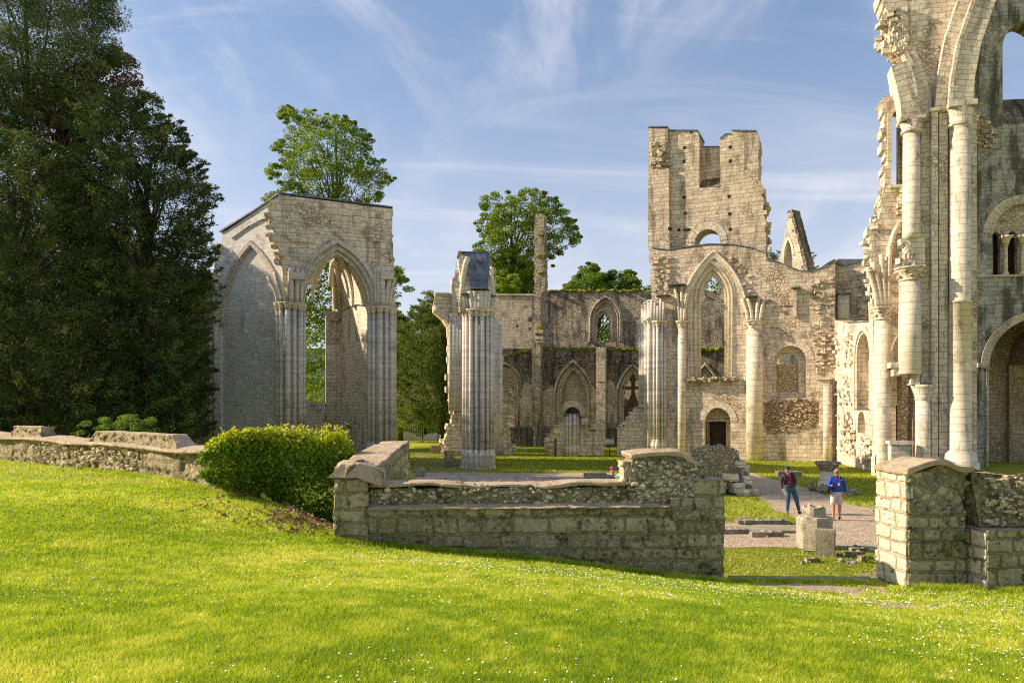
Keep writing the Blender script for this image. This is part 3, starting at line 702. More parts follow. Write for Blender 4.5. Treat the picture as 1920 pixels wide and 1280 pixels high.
mb.build('moss', M['moss'], fw, kind='stuff')
mb = MB(); slab(mb, W_.pts([(1121, 842), (1121, 652), (1138, 652), (1138, 842)]), [], -1.0, -.02)
strip(mb, W_.pts([(1121, 715), (1138, 715)]), -1.0, -.02, .12); mb.build('buttress', M['far_ashlar'], fw)
tp = thing('chimney_pillar', 'very slender tall rough stone pillar rising above the mossy far wall, in front of the round tree', 'pillar', W_.M)
mb = MB(); outer = [(W_.u(1003), ZB), (W_.u(1003), W_.z(1003, 560))]+rag(W_.pts([(1008, 556), (1008, 470), (1008, 406)]), .06, .35, 2)+rag(W_.pts([(1025, 406), (1026, 470), (1027, 548)]), .06, .35, 7)+[(W_.u(1019), W_.z(1019, 555)), (W_.u(1018), ZB)]
slab(mb, outer, [], -1.2, -.02)
toothing(mb, W_.pts([(1009, 410), (1008, 545)]), -1.1, -.1, .28, .22, .05, 5, .9); toothing(mb, W_.pts([(1024, 410), (1026, 545)]), -1.1, -.1, .28, .22, .05, 6, .9)
mb.build('shaft', M['far_rubble'], tp)
mb = MB(); R = random.Random(8)
for (x, y) in [(1012, 481), (1020, 478), (1015, 512), (1022, 498), (1016, 440), (1011, 625), (1014, 612)]: p_ = W_.q(x, y, -1); blob(mb, (p_[0], -1.25, p_[1]), (.35, .15, .18), R.random(), 1, .35)
mb.split('moss', M['moss'], tp)
mb = MB()
for y, w_ in ((622, .5), (634, .65), (640, .5)): p_ = W_.q(1012, y, -1.2); stone(mb, p_[0], -1.35, p_[1], 1.0, w_, .35, y)
mb.split('corbel', M['far_ashlar'], tp)

# ================================================================ tower front
FT = Frame(P(1217, 800, 62.5), P(1430, 800, 58.8)); T = FT; q = T.q
tw = thing('ruined_tower', 'tall cream tower ruin with a notched top over a gothic window and a dark doorway', 'tower', T.M)
mb = MB()
z356, z460 = T.z(1330, 352), T.z(1330, 461)
body = T.pts([(1219, 860)])[:0]+[(T.u(1219), ZB)]+rag(T.pts([(1219, 470), (1218, 330)]), .05, .5, 2)+T.pts([(1217, 320), (1217, 241), (1253, 241), (1254, 246), (1308, 246), (1311, 256), (1311, 352), (1351, 352), (1349, 262), (1360, 252), (1372, 252), (1372, 246), (1418, 247), (1421, 253)])+rag(T.pts([(1422, 258), (1422, 338), (1430, 350), (1432, 380), (1430, 398), (1437, 415), (1436, 480)]), .10, .4, 14)+[(T.u(1438), ZB)]
slab(mb, body, [archhole(T.u(1302), T.u(1350), T.z(1325, 461), T.z(1325, 453), T.z(1325, 430), 12), archhole(T.u(1292), T.u(1376), T.z(1334, 716), T.z(1334, 590), T.z(1334, 490), 10), [(T.u(1310), ZB+.1), (T.u(1310), T.z(1340, 775)), (T.u(1372), T.z(1340, 775)), (T.u(1372), ZB+.1)], archhole(T.u(1450), T.u(1500), T.z(1480, 684), T.z(1480, 683), T.z(1480, 655), 8) if False else [(T.u(1228), ZB+.1), (T.u(1228), ZB+.3), (T.u(1230), ZB+.3), (T.u(1230), ZB+.1)]], .36, 1.9)
slab(mb, [p for p in body if p[1] > T.z(1330, 500)] if False else [(T.u(1219), T.z(1217, 474))]+[p for p in body[1:-1] if p[1] > T.z(1330, 474)]+[(T.u(1437), T.z(1437, 474))], [[(T.u(1302), T.z(1325, 473)), *pointed(T.u(1302), T.u(1350), T.z(1325, 453), T.z(1325, 430), 12), (T.u(1350), T.z(1325, 473))]], .0, .36)
slab(mb, T.pts([(1309, 354), (1309, 268), (1353, 268), (1353, 354)]), [], 1.1, 1.8)
prism_ = [(T.u(1309), .02, z356-.02), (T.u(1353), .02, z356-.02), (T.u(1353), 1.1, z356+1.0), (T.u(1309), 1.1, z356+1.0), (T.u(1309), 1.1, z356-.02), (T.u(1353), 1.1, z356-.02)]
mbs_ = MB(); mbs_.add(prism_, [(0, 1, 2, 3), (0, 3, 4), (1, 5, 2), (0, 4, 5, 1), (3, 2, 5, 4)]); mbs_.build('sloping_sill', M['dark_rubble'], tw)
slab(mb, T.pts([(1217, 470), (1217, 320), (1225, 315), (1256, 318), (1257, 470)]), [], -.35, -.004)       # left clasping buttress
slab(mb, T.pts([(1217, 312), (1217, 242), (1253, 242), (1254, 300), (1258, 312)]), [], -.22, -.004)
toothing(mb, T.pts([(1424, 345), (1432, 380), (1433, 410), (1436, 470)]), .1, 1.7, .45, .3, .14, 4, 1.0)
rubble_face(mb, T.pts([(1224, 318), (1224, 272), (1254, 272), (1256, 318)]), -.25, 40, (.2, .45), 8)
# buttress depth behind the tower so it is a real body
slab(mb, [(T.u(1219), ZB), (T.u(1219), T.z(1217, 246)), (T.u(1225), T.z(1217, 246)), (T.u(1225), ZB)], [], 1.9, 4.2)
mb.build('tower_wall', M['ashlar'], tw)
mb = MB(); sweep(mb, pointed(T.u(1302), T.u(1350), T.z(1325, 453), T.z(1325, 430), 12), rect(-.02, .55, -.03, .4)); mb.build('round_arch', M['ashlar_bright'], tw)
mb = MB(); R = random.Random(77)
for (x, y) in [(1282, 303), (1283, 277), (1282, 370), (1285, 400), (1369, 276), (1369, 302), (1367, 368), (1368, 401), (1369, 430), (1257, 430), (1273, 431), (1288, 431), (1296, 247), (1283, 370)]:
    p_ = T.q(x, y); w_ = .11 if x != 1288 else .26; boxm(mb, p_[0]-w_, p_[0]+w_, -.38 if x < 1258 else -.02, .1, p_[1]-.12, p_[1]+.12)
mb.split('dark_putlog_block', M['door'], tw)  # near-black blocks, the shade inside each hole put into their colour
mb = MB(); strip(mb, T.pts([(1217, 241), (1253, 241)]), -.22, 1.9, .1); strip(mb, T.pts([(1254, 246), (1308, 246), (1311, 255)]), 0, 1.9, .1); strip(mb, T.pts([(1372, 246), (1418, 247)]), 0, 1.9, .1); strip(mb, T.pts([(1350, 261), (1361, 252), (1371, 252)]), 0, 1.9, .06); strip(mb, T.pts([(1311, 268), (1349, 268)]), 1.1, 1.8, .08)
mb.split('lead_cap', M['lead'], tw)
# --- front wall, lower tier (in front of the tower)
vF = -.8
def TF(l): return T.pts(l, vF)
mb = MB()
gL, gR, gb, gs, ga = T.u(1311, vF), T.u(1357, vF), T.z(1334, 711, vF), T.z(1334, 560, vF), T.z(1334, 512, vF)
gws = (.28, .30, .30); gt = sum(gws)
dL, dR = T.u(1322, vF), T.u(1362, vF)
wall = [(T.u(1222, vF), ZB)]+rag(TF([(1222, 560), (1218, 480)]), .1, .5, 3)+TF([(1220, 466), (1252, 470), (1290, 464), (1330, 459), (1375, 460), (1412, 467), (1436, 476), (1437, 489)])
curve = TF([(1460, 492), (1480, 501), (1500, 508), (1520, 509), (1540, 503), (1556, 492), (1566, 487)])
wall += curve+[(T.u(1566, vF), ZB)]
niche = archhole(T.u(1453, vF), T.u(1511, vF), T.z(1480, 746, vF), T.z(1480, 676, vF), T.z(1480, 648, vF), 12)
slab(mb, wall, [archhole(gL-gt*.9, gR+gt*.9, gb, gs, ga+gt*1.15, 14), archhole(dL-.05, dR+.3, ZB+.05, T.z(1345, 789, vF), T.z(1345, 764, vF), 12), niche], vF, .35)
# robbed patch, ragged joints
rubble_face(mb, TF([(1225, 560), (1225, 480), (1262, 480), (1262, 520), (1245, 560)]), vF, 70, (.18, .42), 21)
rubble_face(mb, TF([(1370, 480), (1410, 520), (1405, 560), (1376, 510)]), vF, 26, (.15, .35), 22)
rubble_face(mb, TF([(1515, 530), (1562, 520), (1562, 700), (1530, 700)]), vF, 120, (.15, .35), 23)
mb.build('front_wall', M['ashlar'], tw)
mb = MB(); orders(mb, gL, gR, gb, gs, ga, vF+.02, gws, .2, .085)
# cusped head
uc = (gL+gR)/2
for s_ in (-1, 1):
    hw_ = (gR-gL)/2
    slab(mb, [(uc+s_*(hw_+.1), gs-.35), (uc+s_*(hw_-.12), gs-.1), (uc+s_*(hw_-.42), gs+.22), (uc+s_*(hw_-.30), gs+.42), (uc+s_*(hw_-.26), gs+.62), (uc+s_*(hw_-.34), gs+.84), (uc+s_*(hw_-.62), gs+.98), (uc+s_*(hw_-.48), gs+1.14), (uc+s_*(hw_-.5), gs+1.4), (uc+s_*.08, gs+1.72), (uc+s_*.08, gs+2.2), (uc+s_*(hw_+.1), gs+1.5)], [], vF+.52, vF+.7)
sweep(mb, pointed(T.u(1286, vF), T.u(1392, vF), T.z(1340, 590, vF), T.z(1335, 482, vF), 14), rect(-.05, .3, vF-.12, vF+.2))
sweep(mb, pointed(T.u(1276, vF), T.u(1403, vF), T.z(1340, 600, vF), T.z(1335, 472, vF), 14), roundp(0, vF-.1, .1), True)
mb.build('window_arch', M['shaft_warm'], tw)
mb = MB(); slab(mb, [(gL-1.0, gb-.1), (gR+1.0, gb-.1), (gR+.7, gb+.1), (gL-.6, gb+.12)], [], vF-.45, .3); toothing(mb, [(gL-.8, gb), (gR+.9, gb)], vF-.4, vF-.1, .4, .25, .05, 7, 1.6); mb.build('window_sill', M['rubble'], tw)
mb = MB(); sweep(mb, pointed(dL, dR+.3, T.z(1345, 789, vF), T.z(1345, 764, vF), 12), rect(0, .5, vF-.04, vF+.4)); mb.build('door_arch', M['ashlar_bright'], tw)
mb = MB(); slab(mb, [(dL-.2, ZB), (dL-.2, T.z(1345, 760, vF)), (dR+.45, T.z(1345, 760, vF)), (dR+.45, ZB)], [[(T.u(1329, 0), ZB+.1), (T.u(1329, 0), T.z(1345, 788, 0)), (T.u(1361, 0), T.z(1345, 788, 0)), (T.u(1361, 0), ZB+.1)]], .05, .34)
boxm(mb, T.u(1321, 0), T.u(1368, 0), -.05, .06, T.z(1345, 790, 0), T.z(1345, 786, 0)); mb.build('door_infill', M['tan_ashlar'], tw)
mb = MB(); boxm(mb, T.u(1330, .3), T.u(1362, .3), .36, .46, ZB, T.z(1345, 787, .3))
for k in range(1, 5): x = T.u(1330, .3)+(T.u(1362, .3)-T.u(1330, .3))*k/5; boxm(mb, x-.012, x+.012, .345, .362, ZB, T.z(1345, 788, .3))
mb.build('door', M['door'], tw)
mb = MB()
for x in (1322, 1325, 1328): boxm(mb, T.u(x, -.3)-.02, T.u(x, -.3)+.02, -.32, -.28, 0, T.z(1345, 790, -.3))
for y in (792, 808, 830): boxm(mb, T.u(1321, -.3), T.u(1329, -.3), -.33, -.27, T.z(1325, y)-.02, T.z(1325, y)+.02)
mb.split('iron_bar', M['iron'], tw)
# right niche with a half blocked round window
mb = MB(); wl, wr = T.u(1456, 0), T.u(1497, 0)
slab(mb, [(T.u(1448, 0), T.z(1480, 750, 0)), (T.u(1448, 0), T.z(1480, 640, 0)), (T.u(1516, 0), T.z(1480, 640, 0)), (T.u(1516, 0), T.z(1480, 750, 0))], [archhole(wl, wr, T.z(1480, 735, 0), T.z(1480, 682, 0), T.z(1480, 662, 0), 10)], -.1, .36)
mb.build('niche_back', M['ashlar_bright'], tw)
mb = MB(); boxm(mb, wl-.05, wr+.05, .05, .3, T.z(1480, 738, 0), T.z(1480, 682, 0)); mb.build('window_block', M['tan_ashlar'], tw)
mb = MB(); sweep(mb, pointed(T.u(1453, vF), T.u(1511, vF), T.z(1480, 676, vF), T.z(1480, 648, vF), 12), rect(0, .55, vF-.03, vF+.3)); mb.build('round_arch', M['ashlar_bright'], tw)
mb = MB(); poly = TF([(1434, 755), (1452, 748), (1462, 751), (1500, 748), (1530, 752), (1537, 765), (1535, 790), (1526, 798), (1490, 800), (1470, 812), (1438, 814), (1433, 790)]); slab(mb, poly, [], vF-.02, vF-.003); rubble_face(mb, poly, vF-.02, 230, (.12, .30), 41, .03)
mb.build('robbed_patch', M['orange_rubble'], tw)
mb = MB(); strip(mb, TF([(1222, 465), (1252, 469), (1290, 463), (1330, 458), (1375, 459), (1412, 466), (1437, 476)]), vF, .0, .07); strip(mb, TF([(1437, 488)])+curve, vF, .35, .07); mb.split('lead_cap', M['lead'], tw)
mb = MB()
for (x, y, w_) in [(1276, 536, .9), (1262, 537, .7), (1245, 557, 1.1), (1493, 542, .7), (1410, 558, .9)]: p_ = T.q(x, y, vF); lathe(mb, p_[0], vF-.25, [(w_*.5, p_[1]), (w_*.58, p_[1]+.06), (w_*.5, p_[1]+.1)], 8, False)
mb.split('lead_slab', M['lead'], tw)
def fl(x, y): return T.z(x, y, vF)
# round half column on the right, pilaster on the left, compound pier at the left edge
ms, mc = MB(), MB(); u_ = T.u(1415, vF); shaft(ms, u_, vF-.0, .62, -.3, fl(1415, 618), 20); capital(mc, u_, vF-.0, .52, fl(1415, 602), .75, 14, 5)
for k, dx in enumerate((-.42, -.15, .15, .42)): sweep(ms, [(u_+dx*(1+.5*t/5)+(-.25 if k < 2 else .1)*(t/5)**2, fl(1415, 602)+t/5*1.75) for t in range(6)], roundp(0, vF-.2, .14), True)
o = ms.build('round_column', M['shaft_warm'], tw); mc.build('capital', M['shaft_warm'], o, T.M)
ms, mc = MB(), MB(); u_ = T.u(1279, vF); shaft(ms, u_, vF-.1, .34, -.3, fl(1279, 612), 14); capital(mc, u_, vF-.1, .32, fl(1279, 602), .5, 12, 6)
for k in range(3): sweep(ms, [(u_-.2+.2*k+(.35*(k-1))*(t/5)**2, fl(1279, 602)+t/5*2.7) for t in range(6)], roundp(0, vF-.15, .12), True)
o = ms.build('half_column', M['shaft_warm'], tw); mc.build('capital', M['shaft_warm'], o, T.M)
ms, mc = MB(), MB(); cluster(ms, mc, T.u(1223, vF), T.u(1250, vF), vF-.05, fl(1240, 602), 5, 0, .5, seed=130)
for k in range(5): shaft(ms, T.u(1225+k*5.5, vF), vF-.42, .13, fl(1240, 602), fl(1240, 562+(k % 3)*6), 8)
o = ms.build('clustered_column', M['shaft'], tw); mc.build('capital', M['shaft_warm'], o, T.M)
ms, mc = MB(), MB()
for k, (x, v, r, yt, yb) in enumerate([(1213, -.4, .28, 570, 860), (1207, .1, .24, 575, 760), (1202, .5, .2, 602, 758), (1218, -1.0, .22, 566, 860)]):
    shaft(ms, T.u(x, v), v, r, T.z(x, yb, v), T.z(x, yt, v), 12); capital(mc, T.u(x, v), v, r*.98, T.z(x, yt+30 if yt < 600 else yt, v), .45, 8, k)
    lathe(ms, T.u(x, v), v, [(r*1.2, T.z(x, yt, v)), (r*1.15, T.z(x, yt, v)+.1), (r*.4, T.z(x, yt, v)+.2)], 10)
boxm(ms, T.u(1203, .6), T.u(1226, .6), .2, 1.5, ZB, T.z(1210, 610, .6))
o = ms.build('end_shafts', M['shaft'], tw); mc.build('capital', M['shaft'], o, T.M)
mb = MB()                                                # stub pilaster under the right wall
p0 = T.u(1536, vF); boxm(mb, p0, T.u(1556, vF), vF-.45, vF-.003, ZB, fl(1550, 712)); boxm(mb, p0-.15, T.u(1558, vF)+.1, vF-.6, vF-.002, fl(1550, 712), fl(1550, 708)); shaft(mb, T.u(1552, vF), vF-.4, .3, -.3, fl(1550, 722), 12)
boxm(mb, T.u(1560, vF), T.u(1563, vF), vF-.1, vF-.004, ZB, fl(1562, 725))
boxm(mb, T.u(1488, vF), T.u(1494, vF), vF-.25, vF-.003, fl(1490, 594), fl(1490, 544)); boxm(mb, T.u(1436, vF), T.u(1490, vF), vF-.08, vF-.003, fl(1450, 574), fl(1450, 570))
mb.split('pilaster', M['ashlar_bright'], tw)
# --- return wall running from the tower front to the great pier
e1 = T.M @ Vector((T.u(1566, vF), vF, 0)); e2 = P(1642, 800, 46.5)
FX = Frame(e1, e2); X_ = FX; q = X_.q
rw = thing('return_wall', 'low-topped rough wall with a round niche and grey lead roof, between tower and great nave pier', 'wall', X_.M)
mb = MB()
wall = [(X_.u(1566), ZB), (X_.u(1566), X_.z(1566, 487))]+X_.pts([(1572, 485), (1600, 488), (1622, 488), (1645, 500)])+[(X_.u(1648), ZB)]
slab(mb, [(X_.u(1566), ZB)]+X_.pts([(1566, 600), (1590, 606), (1612, 601), (1634, 604)])+[(X_.u(1640), X_.z(1640, 604)), (X_.u(1640), ZB)], [archhole(X_.u(1606), X_.u(1631), X_.z(1618, 765), X_.z(1618, 668), X_.z(1618, 646), 10), archhole(X_.u(1608), X_.u(1622), X_.z(1615, 812), X_.z(1615, 795), X_.z(1615, 785), 8)], 0, .9)
slab(mb, [(X_.u(1600), ZB), (X_.u(1600), X_.z(1600, 630)), (X_.u(1638), X_.z(1600, 630)), (X_.u(1638), ZB)], [], .75, 1.2)
rubble_face(mb, X_.pts([(1567, 800), (1567, 620), (1600, 620), (1600, 800)]), 0, 60, (.2, .5), 33)
rubble_face(mb, X_.pts([(1575, 850), (1590, 760), (1604, 780), (1604, 850)]), -.05, 50, (.25, .6), 35)
rubble_face(mb, X_.pts([(1615, 870), (1612, 815), (1634, 815), (1636, 870)]), .05, 40, (.25, .6), 36)

mb.build('wall', M['ashlar_bright'], rw)
mb = MB(); sweep(mb, archhole(X_.u(1604), X_.u(1632), X_.z(1618, 768), X_.z(1618, 668), X_.z(1618, 646), 10), rect(0, .32, -.08, .3)); mb.build('niche_arch', M['shaft_warm'], rw)
mb = MB(); strip(mb, X_.pts([(1590, 605), (1634, 603)]), 0, 1.4, .06); boxm(mb, X_.u(1606), X_.u(1632), -.1, .6, X_.z(1618, 767), X_.z(1618, 765))
mb.split('lead_roof', M['lead'], rw)
mb = MB(); vq = .1
slab(mb, [(T.u(1560, vq), ZB)]+T.pts([(1560, 491), (1570, 486), (1600, 488), (1622, 487), (1665, 500)], vq)+[(T.u(1665, vq), ZB)], [], vq, vq+1.2)
rubble_face(mb, T.pts([(1612, 560), (1612, 510), (1632, 510), (1632, 596), (1612, 600)], vq), vq, 40, (.25, .6), 38)
mb.build('rear_wall', M['ashlar'], tw)
mb = MB(); slab(mb, T.pts([(1562, 493), (1572, 486), (1622, 486), (1622, 489), (1580, 499)], vq), [], vq-.12, vq+1.4); mb.build('lead_roof', M['lead'], tw)
ms = MB()
for k in range(3): shaft(ms, T.u(1576+5*k, vq-.4), vq-.4, .24, T.z(1580, 600, vq), T.z(1580, 554, vq), 10)
o = ms.split('shaft', M['shaft_warm'], tw)[0]; mb = MB(); lathe(mb, T.u(1581, vq-.4), vq-.3, [(.55, T.z(1580, 554, vq)), (.6, T.z(1580, 552, vq)), (.5, T.z(1580, 551, vq))], 9, False); mb.build('lead_slab', M['lead'], tw)
# ================================================================ great nave pier (right, sunlit)
FN = Frame(P(1690, 800, 43.6), P(1830, 800, 42.6)); N_ = FN
np_ = thing('nave_pier', 'huge sunlit cream pier with tall round shafts and broken arch springings at the right', 'pier', N_.M)
def NP(l, v=0): return N_.pts(l, v)
mb = MB()
left = rag(NP([(1700, 228), (1694, 200), (1684, 160), (1676, 122)], .1), .05, .5, 3)+rag(NP([(1690, 102), (1672, 85), (1666, 50), (1656, 12), (1640, -60), (1650, -200), (1700, -330)], .1), .18, .4, 8)
rightE = NP([(2000, -330), (1950, -230), (1890, -120), (1835, -20), (1800, 60), (1783, 130), (1779, 205), (1779, 230)], .1)
slab(mb, [(N_.u(1722), ZB), (N_.u(1722), N_.z(1722, 230))]+left+rightE+[(N_.u(1812), N_.z(1812, 230)), (N_.u(1812), ZB)], [], .1, 1.9)
boxm(mb, N_.u(1812), N_.u(1830, .6), .45, 1.9, ZB, N_.z(1825, 205)); boxm(mb, N_.u(1806), N_.u(1832), .35, .46, N_.z(1825, 206), N_.z(1825, 200))
toothing(mb, NP([(1690, 102), (1672, 85), (1666, 50), (1656, 12)]), .1, 1.7, .5, .32, .25, 3, 1.6)
rubble_face(mb, NP([(1668, 20), (1695, 20), (1712, 95), (1688, 100), (1672, 80)], .1), .08, 90, (.18, .42), 12)
mb.build('wall_core', M['ashlar_bright'], np_)
mb = MB()
for (x0, x1, v0) in ((1727, 1743, -.35), (1747, 1759, -.75), (1761, 1777, -.5)):
    boxm(mb, N_.u(x0, v0), N_.u(x1, v0), v0, .2, 1.2, N_.z(x0, 218)); boxm(mb, N_.u(x0, v0)-.08, N_.u(x1, v0)+.08, v0-.08, .2, ZB, 1.2)
    boxm(mb, N_.u(x0, v0)-.07, N_.u(x1, v0)+.07, v0-.1, .15, N_.z(x0, 218), N_.z(x0, 212))
mb.split('pilaster', M['ashlar_bright'], np_)
ms, mc = MB(), MB(); u_ = N_.u(1800, -.6)
lathe(ms, u_, -.6, [(.95, ZB), (.95, .9), (.85, 1.0), (.80, 1.4), (.57, 1.6), (.55, N_.z(1800, 570)), (.59, N_.z(1800, 569.5)), (.52, N_.z(1800, 566)), (.52, N_.z(1800, 244))], 24)
lathe(mc, u_, -.6, [(.52, N_.z(1800, 246)), (.60, N_.z(1800, 244)), (.60, N_.z(1800, 241)), (.53, N_.z(1800, 238)), (.66, N_.z(1800, 218)), (.68, N_.z(1800, 214))], 20)
boxm(mc, u_-.68, u_+.68, -1.28, .3, N_.z(1800, 213), N_.z(1800, 203))
o = ms.build('round_shaft', M['shaft_warm'], np_, label='tallest thick round shaft rising to the big arch'); mc.build('capital', M['ashlar_bright'], o, N_.M)
ms, mc = MB(), MB(); u_ = N_.u(1709, -.5)
lathe(ms, u_, -.5, [(.50, N_.z(1709, 452)), (.46, N_.z(1709, 440)), (.44, N_.z(1709, 254))], 18)
lathe(mc, u_, -.5, [(.44, N_.z(1709, 257)), (.56, N_.z(1709, 255)), (.56, N_.z(1709, 252)), (.46, N_.z(1709, 249)), (.62, N_.z(1709, 236))], 16); boxm(mc, u_-.66, u_+.62, -1.1, .2, N_.z(1709, 236), N_.z(1709, 229)); boxm(mc, N_.u(1722), N_.u(1745), -.5, .2, N_.z(1730, 224), N_.z(1730, 216))
o = ms.build('round_shaft', M['shaft_warm'], np_, label='upper round shaft with a plain block capital under the broken arch'); mc.build('capital', M['ashlar_bright'], o, N_.M)
mb = MB()
sweep(mb, NP([(1705, 230), (1703, 200), (1696, 165), (1685, 126)], -.3)[::-1], rect(-.50, .46, -.85, .35)); sweep(mb, NP([(1733, 216), (1730, 180), (1719, 135), (1702, 100)], -.1)[::-1], rect(-.35, .34, -.28, .3))
sweep(mb, NP([(1728, 214), (1723, 178), (1711, 135), (1696, 105)], -.1)[::-1], rect(-.12, .12, -.45, .1))
mb.split('broken_arch', M['ashlar_bright'], np_)
mb = MB()
b1 = [(1765, 212), (1769, 150), (1783, 80), (1806, 10), (1845, -70), (1900, -150), (1960, -215)]
b2 = [(1799, 203), (1803, 150), (1815, 85), (1842, 5), (1885, -75), (1935, -145), (1990, -200)]
sweep(mb, NP(b1, -.4)[::-1], rect(-.36, .36, -.6, .6)); sweep(mb, NP(b2, -.6)[::-1], rect(-.56, .56, -.95, 1.4)); sweep(mb, NP([(x-19, y) for x, y in b2], -.9)[::-1], rect(-.07, .10, -1.02, -.5))
mb.split('great_arch', M['ashlar_bright'], np_)
# hanging broken shaft and corbels
ms, mc = MB(), MB(); u_ = N_.u(1706, -.6)
lathe(ms, u_, -.6, [(.56, N_.z(1706, 703)), (.60, N_.z(1706, 700)), (.58, N_.z(1706, 640)), (.56, N_.z(1706, 530))], 20)
capital(mc, u_, -.6, .52, N_.z(1706, 506), .75, 14, 4); boxm(mc, N_.u(1682, -.6), N_.u(1731, -.6), -1.15, .1, N_.z(1706, 508), N_.z(1706, 504))
o = ms.build('hanging_shaft', M['shaft_warm'], np_, label='thick shaft cut off in mid air above the small column'); mc.build('capital', M['ashlar_bright'], o, N_.M)
mb = MB(); R = random.Random(6)
boxm(mb, N_.u(1700, -.3), N_.u(1730, -.3), -.8, .1, N_.z(1715, 504), N_.z(1715, 452))
for i in range(16): x, y = R.uniform(1686, 1712), R.uniform(455, 500); p_ = N_.q(x, y, -.6); stone(mb, p_[0], -.75, p_[1], .5, .5, .35, i, R.uniform(-.5, .5))
sweep(mb, NP([(1692, 502), (1694, 482), (1700, 472)], -.6), roundp(0, -.9, .12), True)
mb.build('broken_block', M['ashlar_bright'], np_)
ms, mc = MB(), MB(); u_ = N_.u(1731, -.5); lathe(ms, u_, -.5, [(.62, ZB), (.6, .8), (.45, 1.1), (.40, 1.3), (.40, N_.z(1731, 750))], 16); lathe(mc, u_, -.5, [(.40, N_.z(1731, 750)), (.46, N_.z(1731, 748)), (.42, N_.z(1731, 745)), (.62, N_.z(1731, 726)), (.66, N_.z(1731, 722))], 14)
boxm(mc, N_.u(1705, -.5), N_.u(1722, -.5), -.9, 0, N_.z(1712, 722), N_.z(1712, 704)); boxm(mc, N_.u(1667, -.3), N_.u(1690, -.3), -.7, .4, N_.z(1680, 690), N_.z(1680, 680)); boxm(mc, N_.u(1674, -.3), N_.u(1690, -.3), -.5, .4, N_.z(1680, 705), N_.z(1680, 690))
o = ms.build('small_column', M['shaft_warm'], np_); mc.build('capital', M['ashlar_bright'], o, N_.M)
# wall to the left of the pier, one bay deeper
vL = 1.3
def NL(l): return N_.pts(l, vL)
mb = MB(); nu = lambda x: N_.u(x, vL); nz = lambda y: N_.z(1680, y, vL)
outer = [(nu(1644), ZB)]+rag(NL([(1640, 575), (1634, 500), (1628, 470), (1632, 425), (1648, 408), (1656, 385), (1660, 350), (1659, 265), (1652, 240), (1652, 197), (1668, 182), (1683, 172)]), .14, .4, 17)+[(nu(1735), nz(172)), (nu(1735), ZB)]
slab(mb, outer, [archhole(nu(1671), nu(1698), nz(348), nz(222), nz(204), 10), archhole(nu(1680), nu(1712), ZB+.05, nz(680), nz(632), 10), ], vL, 2.6)
slab(mb, NL([(1660, 352), (1700, 352), (1700, 195), (1676, 196), (1671, 210), (1671, 348)]) if False else NL([(1690, 352), (1730, 352), (1730, 195), (1690, 195)]), [], vL+.9, 2.65)
toothing(mb, NL([(1640, 560), (1630, 470), (1634, 425), (1650, 405), (1660, 350)]), vL, 2.4, .42, .3, .14, 4, 1.0)
rubble_face(mb, NL([(1690, 355), (1682, 460), (1690, 500), (1704, 480), (1704, 355)]), vL-.05, 60, (.2, .45), 19)
boxm(mb, nu(1668), nu(1702), vL-.12, vL+.5, nz(352), nz(347))
mb.build('side_wall', M['ashlar_bright'], np_)
mb = MB(); sweep(mb, [(nu(1671), nz(300))]+pointed(nu(1671), nu(1698), nz(222), nz(204), 10), rect(-.04, .22, vL-.07, vL+.2)); sweep(mb, [(nu(1680), nz(760))]+pointed(nu(1680), nu(1712), nz(680), nz(632), 10), rect(-.04, .35, vL-.08, vL+.3))
sweep(mb, NL([(1664, 490), (1668, 465), (1675, 440), (1686, 420)]), roundp(0, vL-.12, .16), True)
mb.split('side_arch', M['shaft_warm'], np_)
mb = MB(); slab(mb, NL([(1676, 870), (1676, 625), (1716, 625), (1716, 870)]), [], 2.9, 3.3); boxm(mb, nu(1684), nu(1692), vL+.2, 2.0, ZB, nz(690)); mb.build('passage_wall', M['tan_ashlar'], np_)
ms, mc = MB(), MB(); u_ = N_.u(1655, .7); zc = N_.z(1655, 577, .7)
lathe(ms, u_, .7, [(.62, ZB), (.60, 1.0), (.50, 1.2), (.47, 1.4), (.44, zc-.6)], 20); capital(mc, u_, .7, .43, zc, .72, 12, 9)
for k, (dx, top_) in enumerate([(-.85, 500), (-.55, 492), (-.1, 478), (.35, 470)]): sweep(ms, [(u_-.3+.2*k+(dx+.3-.2*k)*(t/7)**1.7, zc+t/7*(N_.z(1655, top_, .7)-zc)) for t in range(8)], roundp(0, .6, .14), True)
lathe(mc, N_.u(1636, .5), .5, [(.25, N_.z(1636, 510, .5)), (.28, N_.z(1636, 508, .5)), (.2, N_.z(1636, 506, .5))], 8)
o = ms.build('round_column', M['shaft_warm'], np_, label='leftmost freestanding looking column with leafy capital and fanning ribs'); mc.build('capital', M['ashlar_bright'], o, N_.M)
mb = MB(); uu = N_.u(1686, -1.2); boxm(mb, uu-.5, uu+.5, -1.7, -.8, ZB, N_.z(1686, 832, -1.2)); boxm(mb, uu-.6, uu+.62, -1.82, -.7, N_.z(1686, 832, -1.2), N_.z(1686, 826, -1.2)); mb.build('pedestal', M['ashlar_bright'], np_)
mb = MB(); boxm(mb, N_.u(1641, 0), N_.u(1642, 0)+.02, -.02, .02, .2, 1.2); mb.build('iron_rod', M['iron'], np_)
tuft_spots = [(N_.M @ Vector((N_.q(1681, 366, 1.2)[0], 1.15, N_.q(1681, 366, 1.2)[1])), .3)]

